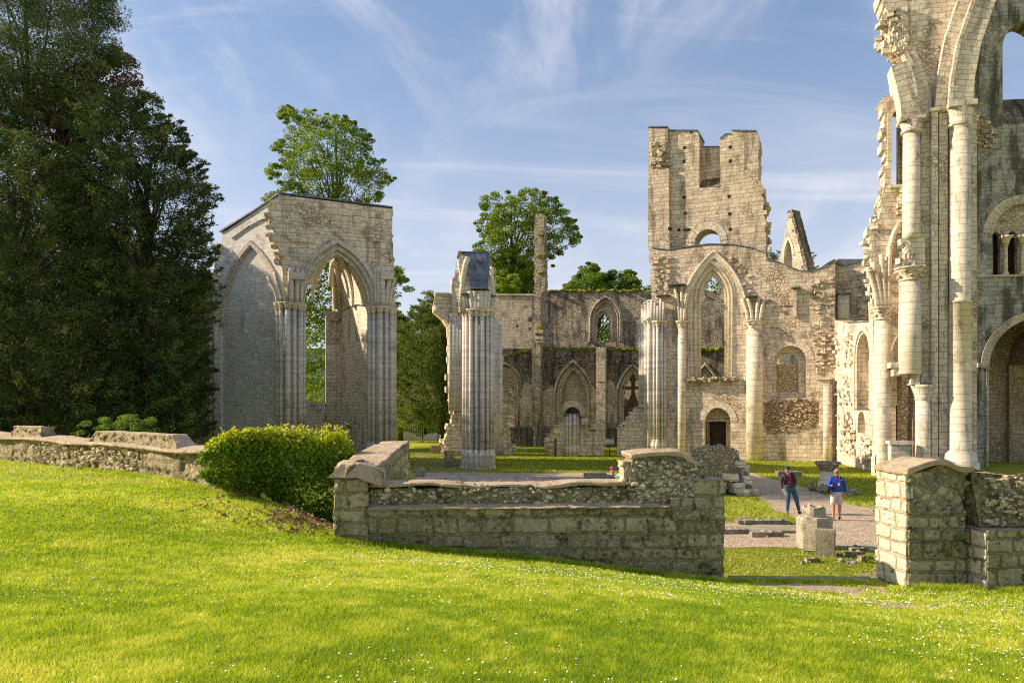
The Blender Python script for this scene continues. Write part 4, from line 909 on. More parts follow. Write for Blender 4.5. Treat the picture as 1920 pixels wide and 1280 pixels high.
# ================================================================ nave wall seen through the great arch
FV = Frame(P(1820, 800, 51.5), P(1990, 800, 50.8)); V_ = FV
nw = thing('nave_wall', 'greyer nave wall beyond the great arch, with twin black triforium openings and a deep round arch', 'wall', V_.M)
u, z = V_.u, V_.z
def VP(l, v=0): return V_.pts(l, v)
mb = MB()
slab(mb, [(u(1790), ZB), (u(1790), z(1800, -140)), (u(2080), z(1900, -140)), (u(2080), ZB)],
     [archhole(u(1880), u(1958), z(1900, 232), z(1900, 88), z(1900, 40), 12), archhole(u(1862), u(1980), z(1900, 515), z(1900, 438), z(1900, 388), 12), archhole(u(1849), u(2030), ZB+.05, z(1900, 690), z(1900, 596), 16)], 0, 1.5)
toothing(mb, VP([(1855, 240), (1862, 262), (1868, 275)]), -.02, .05, .5, .3, .2, 3)
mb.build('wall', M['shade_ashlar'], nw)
mb = MB(); slab(mb, VP([(1822, 214), (1845, 214), (1858, 236), (1868, 246), (1868, 278), (1822, 278)]), [], -.05, -.004); rubble_face(mb, VP([(1822, 216), (1843, 216), (1860, 250), (1864, 276), (1822, 276)]), -.05, 60, (.18, .4), 3); mb.build('robbed_patch', M['rubble'], nw)
mb = MB(); vs = [(u(1880)-.02, .1, z(1900, 234)), (u(1958)+.02, .1, z(1900, 234)), (u(1958)+.02, 1.45, z(1900, 171)), (u(1880)-.02, 1.45, z(1900, 171)), (u(1880)-.02, 1.45, z(1900, 234)), (u(1958)+.02, 1.45, z(1900, 234))]; mb.add(vs, [(0, 1, 2, 3), (0, 3, 4), (1, 5, 2), (0, 4, 5, 1), (3, 2, 5, 4)]); mb.build('sloping_sill', M['dark_rubble'], nw)
mb = MB(); sweep(mb, pointed(u(1862), u(1980), z(1900, 438), z(1900, 388), 14), rect(0, .62, -.06, .5)); sweep(mb, pointed(u(1835), u(2044), z(1900, 690), z(1900, 578), 16), rect(-.62, -.1, -.1, .6)); sweep(mb, pointed(u(1849), u(2030), z(1900, 690), z(1900, 596), 16), rect(-.05, .4, .4, 1.3)); mb.split('round_arch', M['far_ashlar'], nw)
mb = MB(); slab(mb, [(u(1858), z(1900, 516)), (u(1858), z(1900, 384)), (u(1984), z(1900, 384)), (u(1984), z(1900, 516))], [archhole(u(1863), u(1881), z(1900, 514), z(1900, 443), z(1900, 431), 8), archhole(u(1894), u(1913), z(1900, 514), z(1900, 443), z(1900, 431), 8), archhole(u(1925), u(1944), z(1900, 514), z(1900, 443), z(1900, 431), 8)], .35, .75)
mb.build('triforium_screen', M['far_ashlar'], nw)
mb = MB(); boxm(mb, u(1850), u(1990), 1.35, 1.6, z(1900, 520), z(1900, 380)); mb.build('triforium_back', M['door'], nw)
mb = MB(); boxm(mb, u(1826), u(2060), -.14, .0, z(1900, 519), z(1900, 515)); boxm(mb, u(1831), u(1852), -.2, .5, z(1900, 688), z(1900, 680)); boxm(mb, u(1848), u(1853), -.1, .4, ZB, z(1900, 690)); mb.split('string_course', M['far_ashlar'], nw)
for x in (1887, 1919):
    ms, mc = MB(), MB(); shaft(ms, u(x), .1, .13, z(1900, 513), z(1900, 462), 10); lathe(ms, u(x), .1, [(.2, z(1900, 515)), (.2, z(1900, 512)), (.14, z(1900, 508))], 10); lathe(mc, u(x), .1, [(.14, z(1900, 462)), (.3, z(1900, 447)), (.36, z(1900, 446)), (.36, z(1900, 441))], 10); boxm(mc, u(x)-.36, u(x)+.36, -.2, .4, z(1900, 446), z(1900, 441))
    o = ms.build('colonnette', M['shaft_warm'], nw); mc.build('capital', M['shaft_warm'], o, V_.M)
mb = MB(); slab(mb, [(u(1815), ZB), (u(1815), z(1900, 560)), (u(2080), z(1900, 560)), (u(2080), ZB)], [], 6.0, 6.4); slab(mb, [(u(1891, 5.7), ZB), (u(1891, 5.7), z(1900, 684, 5.7)), (u(1960, 5.7), z(1900, 684, 5.7)), (u(1960, 5.7), ZB)], [], 5.6, 6.0); boxm(mb, u(1815), u(1817), 1.5, 6.2, ZB, z(1900, 560)); boxm(mb, u(1815), u(2080), 1.5, 6.2, z(1900, 566), z(1900, 558))
sweep(mb, pointed(u(1893, 5.7), u(2050, 5.7), z(1900, 684, 5.7), z(1900, 600, 5.7), 12), rect(-.35, .0, 1.6, 5.9))
mb.build('aisle_interior', M['tan_ashlar'], nw)

# ================================================================ gable fragment far behind
FG = Frame(P(1457, 800, 97), P(1510, 800, 93.4))
gf = thing('gable_fragment', 'steep triangular gable fragment with a lancet, far behind the curved wall top', 'ruin', FG.M)
mb = MB(); slab(mb, [(FG.u(1452), ZB), FG.q(1458, 500), FG.q(1471, 440), FG.q(1478, 398), FG.q(1481, 398)]+rag(FG.pts([(1481, 398), (1496, 452), (1512, 520)]), .06, .5, 2)+[(FG.u(1514), ZB)], [archhole(FG.u(1470), FG.u(1486), FG.z(1478, 560), FG.z(1478, 480), FG.z(1477, 448), 8)], 0, 1.5)
mb.build('wall', M['far_ashlar'], gf)
mb = MB(); sweep(mb, pointed(FG.u(1470), FG.u(1486), FG.z(1478, 480), FG.z(1477, 448), 8), rect(-.05, .25, -.08, .3)); mb.build('arch', M['shaft_warm'], gf)
mb = MB(); R = random.Random(5)
for i in range(28): t = i/27; p_ = FG.q(1480+31*t, 398+116*t); stone(mb, p_[0]+.05, .75, p_[1]+.05, .8, 1.55, .4, i)
mb.build('stepped_coping', M['dark_rubble'], gf)

# ================================================================ numpy noise and relief blocks for the near walls
def vhash(a, b, c, s=0):
    h = (a.astype(np.int64)*374761393+b.astype(np.int64)*668265263+c.astype(np.int64)*2147483647+s*974634777) & 0xffffffff
    h = ((h ^ (h >> 13))*1274126177) & 0xffffffff
    h = (h ^ (h >> 16)) & 0xffffff
    return h/float(0xffffff)
def vnoise(Pn, sc_=1.0, s=0):
    q_ = Pn*sc_; i = np.floor(q_); f = q_-i; f = f*f*(3-2*f); i = i.astype(np.int64); r = 0
    for dx in (0, 1):
        for dy in (0, 1):
            for dz in (0, 1):
                w_ = (f[:, 0] if dx else 1-f[:, 0])*(f[:, 1] if dy else 1-f[:, 1])*(f[:, 2] if dz else 1-f[:, 2])
                r = r+w_*vhash(i[:, 0]+dx, i[:, 1]+dy, i[:, 2]+dz, s)
    return r
def fbm(Pn, sc_=1.0, o=4, s=0):
    r, a, t = 0, 1, 0
    for k in range(o): r = r+a*vnoise(Pn, sc_*2**k, s+k); t += a; a *= .5
    return r/t-.5
def worley(Pn, sc_, s=0):
    q_ = Pn*sc_; i = np.floor(q_).astype(np.int64); d1 = np.full(len(Pn), 9.); d2 = np.full(len(Pn), 9.); cid = np.zeros(len(Pn))
    for dx in (-1, 0, 1):
        for dy in (-1, 0, 1):
            for dz in (-1, 0, 1):
                a, b, c = i[:, 0]+dx, i[:, 1]+dy, i[:, 2]+dz
                d = np.sqrt((a+vhash(a, b, c, s)-q_[:, 0])**2+(b+vhash(a, b, c, s+1)-q_[:, 1])**2+(c+vhash(a, b, c, s+2)-q_[:, 2])**2)
                near = d < d1; d2 = np.where(near, d1, np.minimum(d2, d)); cid = np.where(near, vhash(a, b, c, s+3), cid); d1 = np.where(near, d, d1)
    return d1, d2, cid
def sst(x, a, b): t = np.clip((x-a)/(b-a), 0, 1); return t*t*(3-2*t)
def ashlar(a, b, seed=0, hmin=.24, hmax=.36, wmin=.32, wmax=.75):
    R = np.random.RandomState(seed); e = np.cumsum(np.r_[-1.0, R.uniform(hmin, hmax, 60)]); r = np.clip(np.searchsorted(e, b)-1, 0, 59)
    dist = np.minimum(b-e[r], e[r+1]-b); rid = np.zeros(len(a)); da = np.zeros(len(a))
    for k in np.unique(r):
        m_ = r == k; ec = np.cumsum(np.r_[-3-R.uniform(0, .6), R.uniform(wmin, wmax, 90)]); c = np.clip(np.searchsorted(ec, a[m_])-1, 0, 89)
        da[m_] = np.minimum(a[m_]-ec[c], ec[c+1]-a[m_]); rid[m_] = np.array([((k*131+x*17+seed*7) * 2654435761 % 1000)/1000. for x in range(91)])[c]
    x, y = np.maximum(.05-da, 0), np.maximum(.05-dist, 0); d = .05-np.sqrt(x*x+y*y)
    return d, rid
def rough_block(name, mat, parent, Mw, u0, u1, v0, v1, z0, z1, res=.04, mode='ashlar', seed=0, warp=None, amp=1.0, label=None, resv=None, modefn=None, cem_top=True, courses=(.24, .36, .32, .75)):
    def axis(a, b): n = max(2, int(round((b-a)/res))); return np.linspace(a, b, n+1)
    U, Vv, Z = axis(u0, u1), np.linspace(v0, v1, max(3, int(round((v1-v0)/(resv or res))))+1), axis(z0, z1)
    pts, quads, off = [], [], 0
    def face(fn, A, B, flip):
        nonlocal off
        a, b = np.meshgrid(A, B, indexing='ij'); pts.append(fn(a.ravel(), b.ravel())); na, nb = len(A), len(B)
        i = (np.arange(na-1)[:, None]*nb+np.arange(nb-1)[None]).ravel()
        q_ = np.stack([i, i+nb, i+nb+1, i+1], 1); q_ = q_[:, ::-1] if flip else q_; quads.append(q_+off); off += na*nb
    one = np.ones_like
    face(lambda a, b: np.stack([a, one(a)*v0, b], 1), U, Z, False); face(lambda a, b: np.stack([a, one(a)*v1, b], 1), U, Z, True)
    face(lambda a, b: np.stack([one(a)*u0, a, b], 1), Vv, Z, True); face(lambda a, b: np.stack([one(a)*u1, a, b], 1), Vv, Z, False)
    face(lambda a, b: np.stack([a, b, one(a)*z1], 1), U, Vv, False); face(lambda a, b: np.stack([a, b, one(a)*z0], 1), U, Vv, True)
    X = np.concatenate(pts); Q = np.concatenate(quads)
    key = np.round(X*2000).astype(np.int64); _, first, inv_ = np.unique(key, axis=0, return_index=True, return_inverse=True); inv_ = inv_.ravel()
    X = X[first]; Q = inv_[Q]; X0 = X.copy()
    if warp is not None: X = warp(X)
    def normals(X):
        a, b, c, d = (X[Q[:, k]] for k in range(4)); fn = np.cross(c-a, d-b); nn = np.zeros_like(X)
        for k in range(4): np.add.at(nn, Q[:, k], fn)
        return nn/np.maximum(np.linalg.norm(nn, axis=1, keepdims=True), 1e-9)
    n = normals(X)
    # unfold: pick the in-face coordinate from the original box face
    ex = np.minimum(abs(X0[:, 0]-u0), abs(X0[:, 0]-u1)); ey = np.minimum(abs(X0[:, 1]-v0), abs(X0[:, 1]-v1)); side = ex < ey
    a = np.where(side, X[:, 1]+seed, X[:, 0]); b = X[:, 2]+.25*np.sin(X[:, 0]*.35+seed)*.12
    w1, w2 = fbm(X, 3.0, 3, seed), fbm(X+17, 3.0, 3, seed+5)
    f2m = fbm(X, 11.0, 3, seed+31)
    d, rid = ashlar(a+w1*.14, b+w2*.09, seed, *courses)
    md = np.full(len(X), {'ashlar': 0., 'rubble': 1., 'cement': 2.}[mode]) if modefn is None else modefn(X, X0)
    top_ = (n[:, 2] > .55) & cem_top; md = np.where(top_, 2., md)
    f1, f2 = fbm(X, 2.0, 5, seed+9), fbm(X, 11.0, 4, seed+30)
    mort_a = 1-sst(d+f2m*.05, .004, .036)
    broken = sst(fbm(X, .9, 3, seed+77), .08, .2)
    h_a = -mort_a*.030*(1-.4*broken)+(rid-.5)*.036+f1*.03+f2*(.03+.045*broken)-.09*sst(f2+f1*.7, .15, .30)
    dd1, dd2, cid = worley(X*np.array([1, 1, 1.25]), 5.0, seed+3); e = dd2-dd1
    mort_r = 1-sst(e, .03, .2)
    h_r = np.where(cid > .35, 1., .25)*.085*sst(1-dd1, .45, .95)*(1-mort_r)*(.5+cid)+f1*.14+f2*.035-.05
    h_c = f1*.075+f2*.016
    h = np.where(md < .5, h_a, np.where(md < 1.5, h_r, h_c))*amp
    nd = n.copy()
    X = X+nd*h[:, None]
    me = bpy.data.meshes.new(name); me.vertices.add(len(X)); me.vertices.foreach_set('co', X.ravel()); nq = len(Q)
    me.loops.add(nq*4); me.loops.foreach_set('vertex_index', Q.ravel().astype(np.int32)); me.polygons.add(nq); me.polygons.foreach_set('loop_start', np.arange(0, nq*4, 4, dtype=np.int32)); me.polygons.foreach_set('loop_total', np.full(nq, 4, dtype=np.int32)); me.polygons.foreach_set('use_smooth', np.ones(nq, bool))
    at = me.color_attributes.new('blk', 'FLOAT_COLOR', 'POINT')
    tint = np.where(md < .5, rid, cid); mort = np.where(md < .5, mort_a, np.where(md < 1.5, mort_r, 0)); at.data.foreach_set('color', np.stack([tint, mort, (md > 1.5)*1.0, (md > .5)*(md < 1.5)*1.0], 1).ravel())
    me.update(calc_edges=True)
    if me.validate(): pass
    return link(name, me, mat, parent, Mw, label)

def near_stone(name, ca, cb, mortar, dirt, cement, dirtamt=.5, green=.4, dark=.5):
    mt, t, b = newmat(name)
    at = t.n('ShaderNodeVertexColor', layer_name='blk'); s = t.n('ShaderNodeSeparateColor', i_0=at.outputs['Color']); tint, mort, cem = s.outputs[0], s.outputs[1], s.outputs[2]
    oc = t.n('ShaderNodeTexCoord').outputs['Object']
    col = t.mix(tint, ca, cb); n1 = t.noise(oc, 2.2, 6, .68); n2 = t.noise(oc, 14, 6, .72); n3 = t.noise(oc, 60, 4, .7); n4 = t.noise(t.mapping(oc, (1, 1, 1), (9, 3, 5)), 1.1, 5, .65)
    col = t.mix(t.ramp(n2, .42, .68, 0, .55), col, tuple(min(1, x*1.5) for x in ca))
    edge = t.math('MULTIPLY', t.ramp(mort, .05, .35), t.ramp(mort, .45, .9, 1, 0)); col = t.mix(t.ramp(mort, .25, .7, 0, .85), col, mortar); col = t.mix(t.math('MULTIPLY', edge, .6), col, (.07, .06, .035))
    col = t.mix(t.ramp(n4, .46, .62, 0, green), col, (.135, .125, .035))
    col = t.mix(t.ramp(n1, .60-.14*dirtamt, .80-.22*dirtamt, 0, .85), col, dirt)
    n5 = t.noise(t.mapping(oc, (1, 1, .6), (3, 8, 1)), 4.5, 7, .75); col = t.mix(t.ramp(n5, .56, .66, 0, dark), col, (.055, .045, .035))
    vo = t.n('ShaderNodeTexVoronoi', feature='F1', i_Vector=oc); vo.inputs['Scale'].default_value = 11; sp = t.math('MULTIPLY', t.ramp(vo.outputs['Distance'], .18, .34, 1, 0), t.ramp(n2, .5, .6)); col = t.mix(t.math('MULTIPLY', sp, .6), col, (.46, .44, .36))
    cc = t.mix(t.ramp(n1, .35, .65), cement, tuple(x*.78 for x in cement)); cc = t.mix(t.ramp(n2, .45, .75, 0, .5), cc, tuple(x*.6 for x in cement)); cc = t.mix(t.ramp(n5, .54, .64, 0, .6), cc, (.17, .14, .095)); cc = t.mix(t.ramp(n3, .55, .7, 0, .5), cc, tuple(x*.5 for x in cement)); cc = t.mix(t.ramp(n4, .5, .62, 0, .35), cc, (.22, .20, .08))
    cc = t.mix(t.math('MULTIPLY', sp, .35), cc, (.5, .47, .40))
    col = t.mix(cem, col, cc); t.link(col, b.inputs['Base Color'])
    h = t.math('ADD', t.math('MULTIPLY', n3, .6), t.math('MULTIPLY', n2, 1.6)); bump(t, b, h, 1.0, .03)
    return mt
CEM = (.62, .49, .33)
M['near'] = near_stone('mossy_wall_stone', (.52, .46, .30), (.21, .18, .105), (.36, .32, .15), (.10, .085, .045), CEM, .46, .4, .85)
M['near_lit'] = near_stone('lit_wall_stone', (.50, .43, .27), (.30, .255, .15), (.44, .36, .18), (.15, .12, .065), CEM, .58, .4, .8)  # paler copy of the near stone, sunlit look put into its colour
M['near_bright'] = near_stone('quoin_stone', (.82, .72, .52), (.70, .60, .42), (.62, .50, .30), (.45, .36, .2), CEM, .3, .1, .2)  # clean pale quoins; the sunlit brightness of end faces is also in this colour

# ---------------------------------------------------------------- centre wall
FC = Frame(P(627, 900, 15.25), P(1359, 900, 15.85)); c = FC
cw = thing('boundary_wall', 'mossy olive block wall in the middle foreground with a rubble hump near its right end', 'wall', FC.M)
zL = c.z(1000, 949); zT = c.z(1000, 918)
rough_block('block_wall', M['near'], cw, c.M, c.u(640), c.u(1359), .02, 1.0, -.6, zL, .03, 'ashlar', 11, resv=.1)
rough_block('rubble_band', M['near'], cw, c.M, c.u(688), c.u(1200), .20, .98, zL-.06, zT+.06, .026, 'rubble', 5, resv=.08, cem_top=False, amp=1.2)
def cope(X):
    X = X.copy(); X[:, 1] += .035*np.sin(X[:, 0]*2.1)+.03*np.sin(X[:, 0]*5.3)*(X[:, 1] < .5); X[:, 2] += .03*np.sin(X[:, 0]*1.3)+.018*np.sin(X[:, 0]*4.1)+.02*(X[:, 2] > zT+.03)+.05*vnoise(X, 2.5, 9)*(X[:, 1] < .4)*np.where(X[:, 2] > zT+.03, 0, 1); X[:, 1] += .09*(vnoise(X*np.array([1, 0, 0]), 3.5, 7)-.3)*(X[:, 1] < .4); return X
rough_block('cement_coping', M['near'], cw, c.M, c.u(690), c.u(1200), .17, 1.02, zT+.02, zT+.09, .035, 'cement', 6, warp=cope, resv=.05)
def ledge(X): X = X.copy(); X[:, 2] -= .05*np.clip((.2-X[:, 1])/.2, 0, 1)*(X[:, 2] > zL); return X
rough_block('ledge', M['near'], cw, c.M, c.u(688), c.u(1256), -.05, .30, zL-.035, zL+.045, .035, 'cement', 7, warp=ledge)
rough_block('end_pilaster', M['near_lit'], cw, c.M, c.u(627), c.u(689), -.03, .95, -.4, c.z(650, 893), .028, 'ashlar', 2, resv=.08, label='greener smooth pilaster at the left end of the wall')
rough_block('step_block', M['near'], cw, c.M, c.u(1257), c.u(1304), -.015, .9, zL-.3, c.z(1280, 932), .03, 'ashlar', 8, resv=.08)
rough_block('step_block', M['near'], cw, c.M, c.u(1301), c.u(1357), -.03, .85, zL-.3, c.z(1330, 899), .03, 'ashlar', 9, resv=.08, label='topmost squared block at the right end')
zH = c.z(1250, 853)
def hump(X):
    X = X.copy(); t = np.clip((X[:, 2]-zL)/(zH-zL), 0, 1); cu = (c.u(1180)+c.u(1325))/2; hw = (c.u(1325)-c.u(1180))/2
    s_ = (X[:, 0]-cu)/hw; X[:, 0] = cu+(X[:, 0]-cu)*(1-.10*t**2)+.04*t; X[:, 1] = .55+(X[:, 1]-.55)*(1.05-.30*t); X[:, 2] -= t*(.10*np.clip(s_-.35, 0, 1)*2+.05*s_**2)*1.2; return X
rough_block('rubble_hump', M['near'], cw, c.M, c.u(1178), c.u(1333), .12, 1.35, zL-.1, zH, .026, 'rubble', 4, warp=hump, amp=1.15, resv=.05, label='tall hump of flinty rubble with a smooth tan cement cap')
def cap_(X): X = hump(X); X[:, 2] += .05*(X[:, 2] > zH-.1)-.06*np.clip((.4-X[:, 1])/.3, 0, 1); return X
rough_block('cement_cap', M['near'], cw, c.M, c.u(1176), c.u(1326), .06, 1.3, zH-.03, zH+.05, .03, 'cement', 16, warp=cap_, resv=.05)
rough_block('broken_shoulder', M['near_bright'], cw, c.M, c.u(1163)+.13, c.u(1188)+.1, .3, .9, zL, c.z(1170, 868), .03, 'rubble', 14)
zc0, zc1 = c.z(650, 895), c.z(650, 868)
def saddle(X):
    X = X.copy(); t = np.clip((X[:, 2]-zc0)/(zc1-zc0), 0, 1); X[:, 0] = np.where(X[:, 0] < .2, X[:, 0]+t*.30, X[:, 0]); X[:, 1] += t*.12*(X[:, 1] < .2)
    r = np.clip((X[:, 0]-.45)/.75, 0, 1); X[:, 2] -= r**1.5*.42*t+r*.28*(1-t); return X
rough_block('saddle_coping', M['near'], cw, c.M, c.u(613), c.u(716), -.12, 1.05, zc0, zc1, .03, 'cement', 3, warp=saddle)
# return wall running back from the left end
FD = Frame(P(668, 900, 15.9), P(742, 900, 26.5)); L = (Vector((FD.a))-P(742, 900, 26.5).xy.to_3d()).length
def rwarp(X):
    X = X.copy(); t = np.clip(X[:, 0]/L, 0, 1); up = np.clip(X[:, 2]/2.3, 0, 1)**4
    X[:, 2] += up*(.10*t+.07*np.exp(-((X[:, 0]-4.2)/1.3)**2)-.05*np.exp(-((X[:, 0]-1.9)/.9)**2)+.16*(vnoise(X, .9, 4)-.5)+.04*np.sin(X[:, 0]*1.1)); X[:, 1] *= 1-.10*up*np.sign(1); return X
rough_block('return_wall', M['near_lit'], cw, FD.M, 0.05, L, -.52, .50, -.3, 2.62, .05, 'ashlar', 21, warp=rwarp, resv=.07, label='return of the wall running back beside the hedge, with a lumpy cement top')

def flints(parent, Mw, u0, u1, v, z0, z1, n, seed, s=(.02, .06), name='flint', slope=0.0):
    R = random.Random(seed); mb = MB()
    for i in range(n):
        z = R.uniform(z0, z1); w_ = R.uniform(*s)*(1 if R.random() < .8 else 1.6); blob(mb, (R.uniform(u0, u1), v+slope*(z-z0)+R.uniform(-.02, .03), z), (w_, w_*.8, w_*R.uniform(.45, .8)), i, 0, .35, False, R.uniform(0, 3))
    return mb.build(name, M['flint'], parent, Mw, kind='stuff')
M['flint'] = flat('pale_flint', (.50, .43, .28), .8, .45, 14, 0, .01)
flints(cw, c.M, c.u(700), c.u(1190), .20, zL+.03, zT+.03, 150, 1)
flints(cw, c.M, c.u(1188), c.u(1316), .14, zL+.05, zH-.14, 190, 2, (.025, .075), slope=.14)
# ---------------------------------------------------------------- right wall
FE = Frame(P(1704, 900, 14.95), P(1990, 900, 15.35)); g = FE
rwl = thing('boundary_wall', 'mossy stone wall at the right edge of the foreground, its left end face brightly sunlit', 'wall', FE.M)
zA, zB2 = g.z(1750, 886), g.z(1900, 992, -.35)
def rtop(X):
    X = X.copy(); t = (X[:, 2] > zA-.3)*np.clip((X[:, 2]-zA+.3)/.3, 0, 1); X[:, 2] += t*(.16*np.exp(-((X[:, 0]-.75)/.30)**2)); return X
rough_block('end_pier', M['near'], rwl, g.M, g.u(1704), g.u(1812), 0, 1.0, -.4, zA, .028, 'ashlar', 31, warp=rtop, resv=.035, amp=1.0, modefn=lambda X, X0: np.where(X[:, 2] > 1.95+.5*fbm(X, 1.2, 3, 8), 1., 0.))
def cwarp(X):
    X = X.copy(); X[:, 2] += .17*np.exp(-((X[:, 0]-.72)/.36)**2)+.05*np.sin(X[:, 0]*5); return X
rough_block('cement_coping', M['near'], rwl, g.M, -.07, g.u(1822), -.06, 1.05, zA-.01, zA+.10, .03, 'cement', 32, warp=cwarp, label='overhanging cement coping')
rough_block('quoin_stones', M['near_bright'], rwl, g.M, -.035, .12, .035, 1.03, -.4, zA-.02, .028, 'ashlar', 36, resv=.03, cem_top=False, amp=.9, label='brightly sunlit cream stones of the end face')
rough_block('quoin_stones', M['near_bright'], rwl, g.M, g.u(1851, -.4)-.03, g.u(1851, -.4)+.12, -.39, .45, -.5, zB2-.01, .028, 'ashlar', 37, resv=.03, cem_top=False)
rough_block('recessed_wall', M['near'], rwl, g.M, g.u(1808, .4), g.u(1860, .4), .42, 1.0, -.4, zA-.03, .03, 'ashlar', 33, resv=.06)
rough_block('front_pier', M['near'], rwl, g.M, g.u(1851, -.4), g.u(2350, -.4), -.42, 1.0, -.5, zB2, .03, 'ashlar', 34, resv=.035)
def r3(X):
    X = X.copy(); t = np.clip((X[:, 2]-zB2)/(zA-zB2), 0, 1); X[:, 0] -= (1-t)*.0+t*.12*(X[:, 0] < g.u(1860)); X[:, 1] += .12*t*(X[:, 1] < .5); X[:, 2] -= t*.22*np.clip((X[:, 0]-1.1)/1.6, 0, 1); return X
rough_block('rubble_top', M['near'], rwl, g.M, g.u(1832, 0), g.u(2350), -.10, 1.0, zB2-.05, zA+.07, .026, 'rubble', 35, warp=r3, amp=1.1, resv=.05)

# ---------------------------------------------------------------- left wall
FLW = Frame(P(-140, 900, 37.5), P(420, 900, 18.4)); l_ = FLW
lw = thing('boundary_wall', 'low rubble wall with thin cement coping, running from the hedge to the left edge', 'wall', FLW.M)
zt = 2.70
rough_block('rubble_wall', M['near_lit'], lw, l_.M, 0, l_.u(440), 0, .7, 1.0, zt, .05, 'rubble', 41, resv=.12, modefn=lambda X, X0: np.where(fbm(X, .35, 3, 5) > -.02, 0., 1.), amp=1.2, courses=(.16, .34, .3, .8))
def lc(X): X = X.copy(); X[:, 1] -= .07*np.sin(X[:, 0]*1.7)*(X[:, 1] < .3); X[:, 2] += .03*np.sin(X[:, 0]*.9)+.09*np.clip(X[:, 1]/.5, 0, 1); return X
rough_block('cement_coping', M['near_lit'], lw, l_.M, 0, l_.u(440), -.14, .8, zt-.005, zt+.075, .045, 'cement', 42, warp=lc, resv=.08)
for (xa, xb, yt, sd) in ((14, 74, 798, 43), (158, 330, 810, 44)):
    ua, ub, zz_ = l_.u(xa), l_.u(xb), l_.z((xa+xb)/2, yt, .3)
    def lump(X, ua=ua, ub=ub, zz_=zz_): X = X.copy(); t = np.clip((X[:, 2]-zt)/(zz_-zt), 0, 1); cu = (ua+ub)/2; X[:, 0] = cu+(X[:, 0]-cu)*(1-.18*t); X[:, 1] = .35+(X[:, 1]-.35)*(1-.3*t); return X
    rough_block('raised_stones', M['near_lit'], lw, l_.M, ua, ub, .04, .66, zt, zz_, .045, 'rubble', sd, warp=lump)
flints(lw, l_.M, l_.u(60), l_.u(260), -.02, 1.95, zt-.03, 260, 9, (.03, .11))

flints(rwl, g.M, g.u(1836), g.u(1960), -.10, zB2+.03, zA-.08, 150, 3, (.02, .07))
# ================================================================ ground
cp = np.array([(0,0,2.12),(0,4.7,2.1),(3.9,5.8,1.78),(-4,5,2.12),(-3.6,15.3,1.17),(.4,15.4,.76),(4.3,15.6,.27),(6.2,15.6,.24),(7.8,14.9,.30),(10,14.6,.32),(-7.4,18.4,1.86),(-13,24,1.88),(-19.5,30,1.85),(-26,36,1.8),(-8,12,2.0),(-14,14,2.1),(-22,20,2.2),(8,8,1.25),(14,9,.9),(14,14.6,.45),(-5.2,17.2,1.55),(0,10,1.55),(-6,0,2.15),(6,0,2.0),(-3,9,1.72),(3.5,11,1.0),(16,2,1.6),(-20,5,2.4)], float)
def tps(r): return np.where(r > 1e-6, r*r*np.log(np.maximum(r, 1e-6)), 0)
_n = len(cp); _K = tps(np.hypot(cp[:, 0][:, None]-cp[:, 0], cp[:, 1][:, None]-cp[:, 1]))+np.eye(_n)*.3
_A = np.block([[_K, np.c_[np.ones(_n), cp[:, :2]]], [np.c_[np.ones(_n), cp[:, :2]].T, np.zeros((3, 3))]]); _w = np.linalg.solve(_A, np.r_[cp[:, 2], 0, 0, 0])
def ground(x, y):
    x = np.atleast_1d(np.asarray(x, float)); y = np.atleast_1d(np.asarray(y, float)); xc, yc = np.clip(x, -28, 18), np.clip(y, -4, 38)
    z = _w[-3]+_w[-2]*xc+_w[-1]*yc
    for i in range(_n): z = z+_w[i]*tps(np.hypot(xc-cp[i, 0], yc-cp[i, 1]))
    z = np.clip(z, 0.0, 2.6)
    yb = np.interp(x, [-60, -19.4, -7.0, -3.6, 4.3, 5, 7.6, 8.5, 30], [68, 31.0, 19.4, 16.2, 16.0, 15.9, 15.9, 15.7, 15.6]); wd = np.interp(x, [-30, -8, -6, 4.3, 5, 7.5, 8.5], [8, 6, 1.4, .8, 2.2, 2.2, .8])
    t = sst((y-yb)/wd, 0, 1); court = .10*np.exp(-(((x-7.2)/1.6)**2+((y-18.6)/1.2)**2))
    z = z*(1-t)+court*t
    Pn = np.stack([x, y, x*0], 1); z = z+.035*fbm(Pn, .7, 3, 2)+.015*fbm(Pn, 3.1, 2, 8)
    far = sst(np.hypot(x, y), 150, 900); return z-far*2.0
def grow(a, s, k, lim):
    out = [a]
    while abs(out[-1]) < lim: s *= k; out.append(out[-1]+math.copysign(s, a))
    return out[1:]
xs = np.array(sorted(grow(-24, .25, 1.12, 1800))+list(np.arange(-24, 13.01, .16))+grow(13, .25, 1.12, 1800)); ys = np.array(sorted(grow(-3, .3, 1.2, 200))+list(np.arange(-3, 24.01, .16))+grow(24, .2, 1.08, 2600))
gx, gy = np.meshgrid(xs, ys, indexing='ij'); gx, gy = gx.ravel(), gy.ravel(); gz = ground(gx, gy)
def npmesh(name, X, Q, smooth=True, attr=None, attrname='tint'):
    me = bpy.data.meshes.new(name); k = Q.shape[1]; n = len(Q); me.vertices.add(len(X)); me.vertices.foreach_set('co', np.ascontiguousarray(X, np.float32).ravel())
    me.loops.add(n*k); me.loops.foreach_set('vertex_index', np.ascontiguousarray(Q, np.int32).ravel()); me.polygons.add(n); me.polygons.foreach_set('loop_start', np.arange(0, n*k, k, dtype=np.int32)); me.polygons.foreach_set('loop_total', np.full(n, k, dtype=np.int32))
    me.polygons.foreach_set('use_smooth', np.full(n, smooth))
    if attr is not None: a = me.attributes.new(attrname, 'FLOAT', 'POINT'); a.data.foreach_set('value', np.ascontiguousarray(attr, np.float32))
    me.update(calc_edges=True); return me
nb = len(ys); i_ = (np.arange(len(xs)-1)[:, None]*nb+np.arange(nb-1)[None]).ravel()
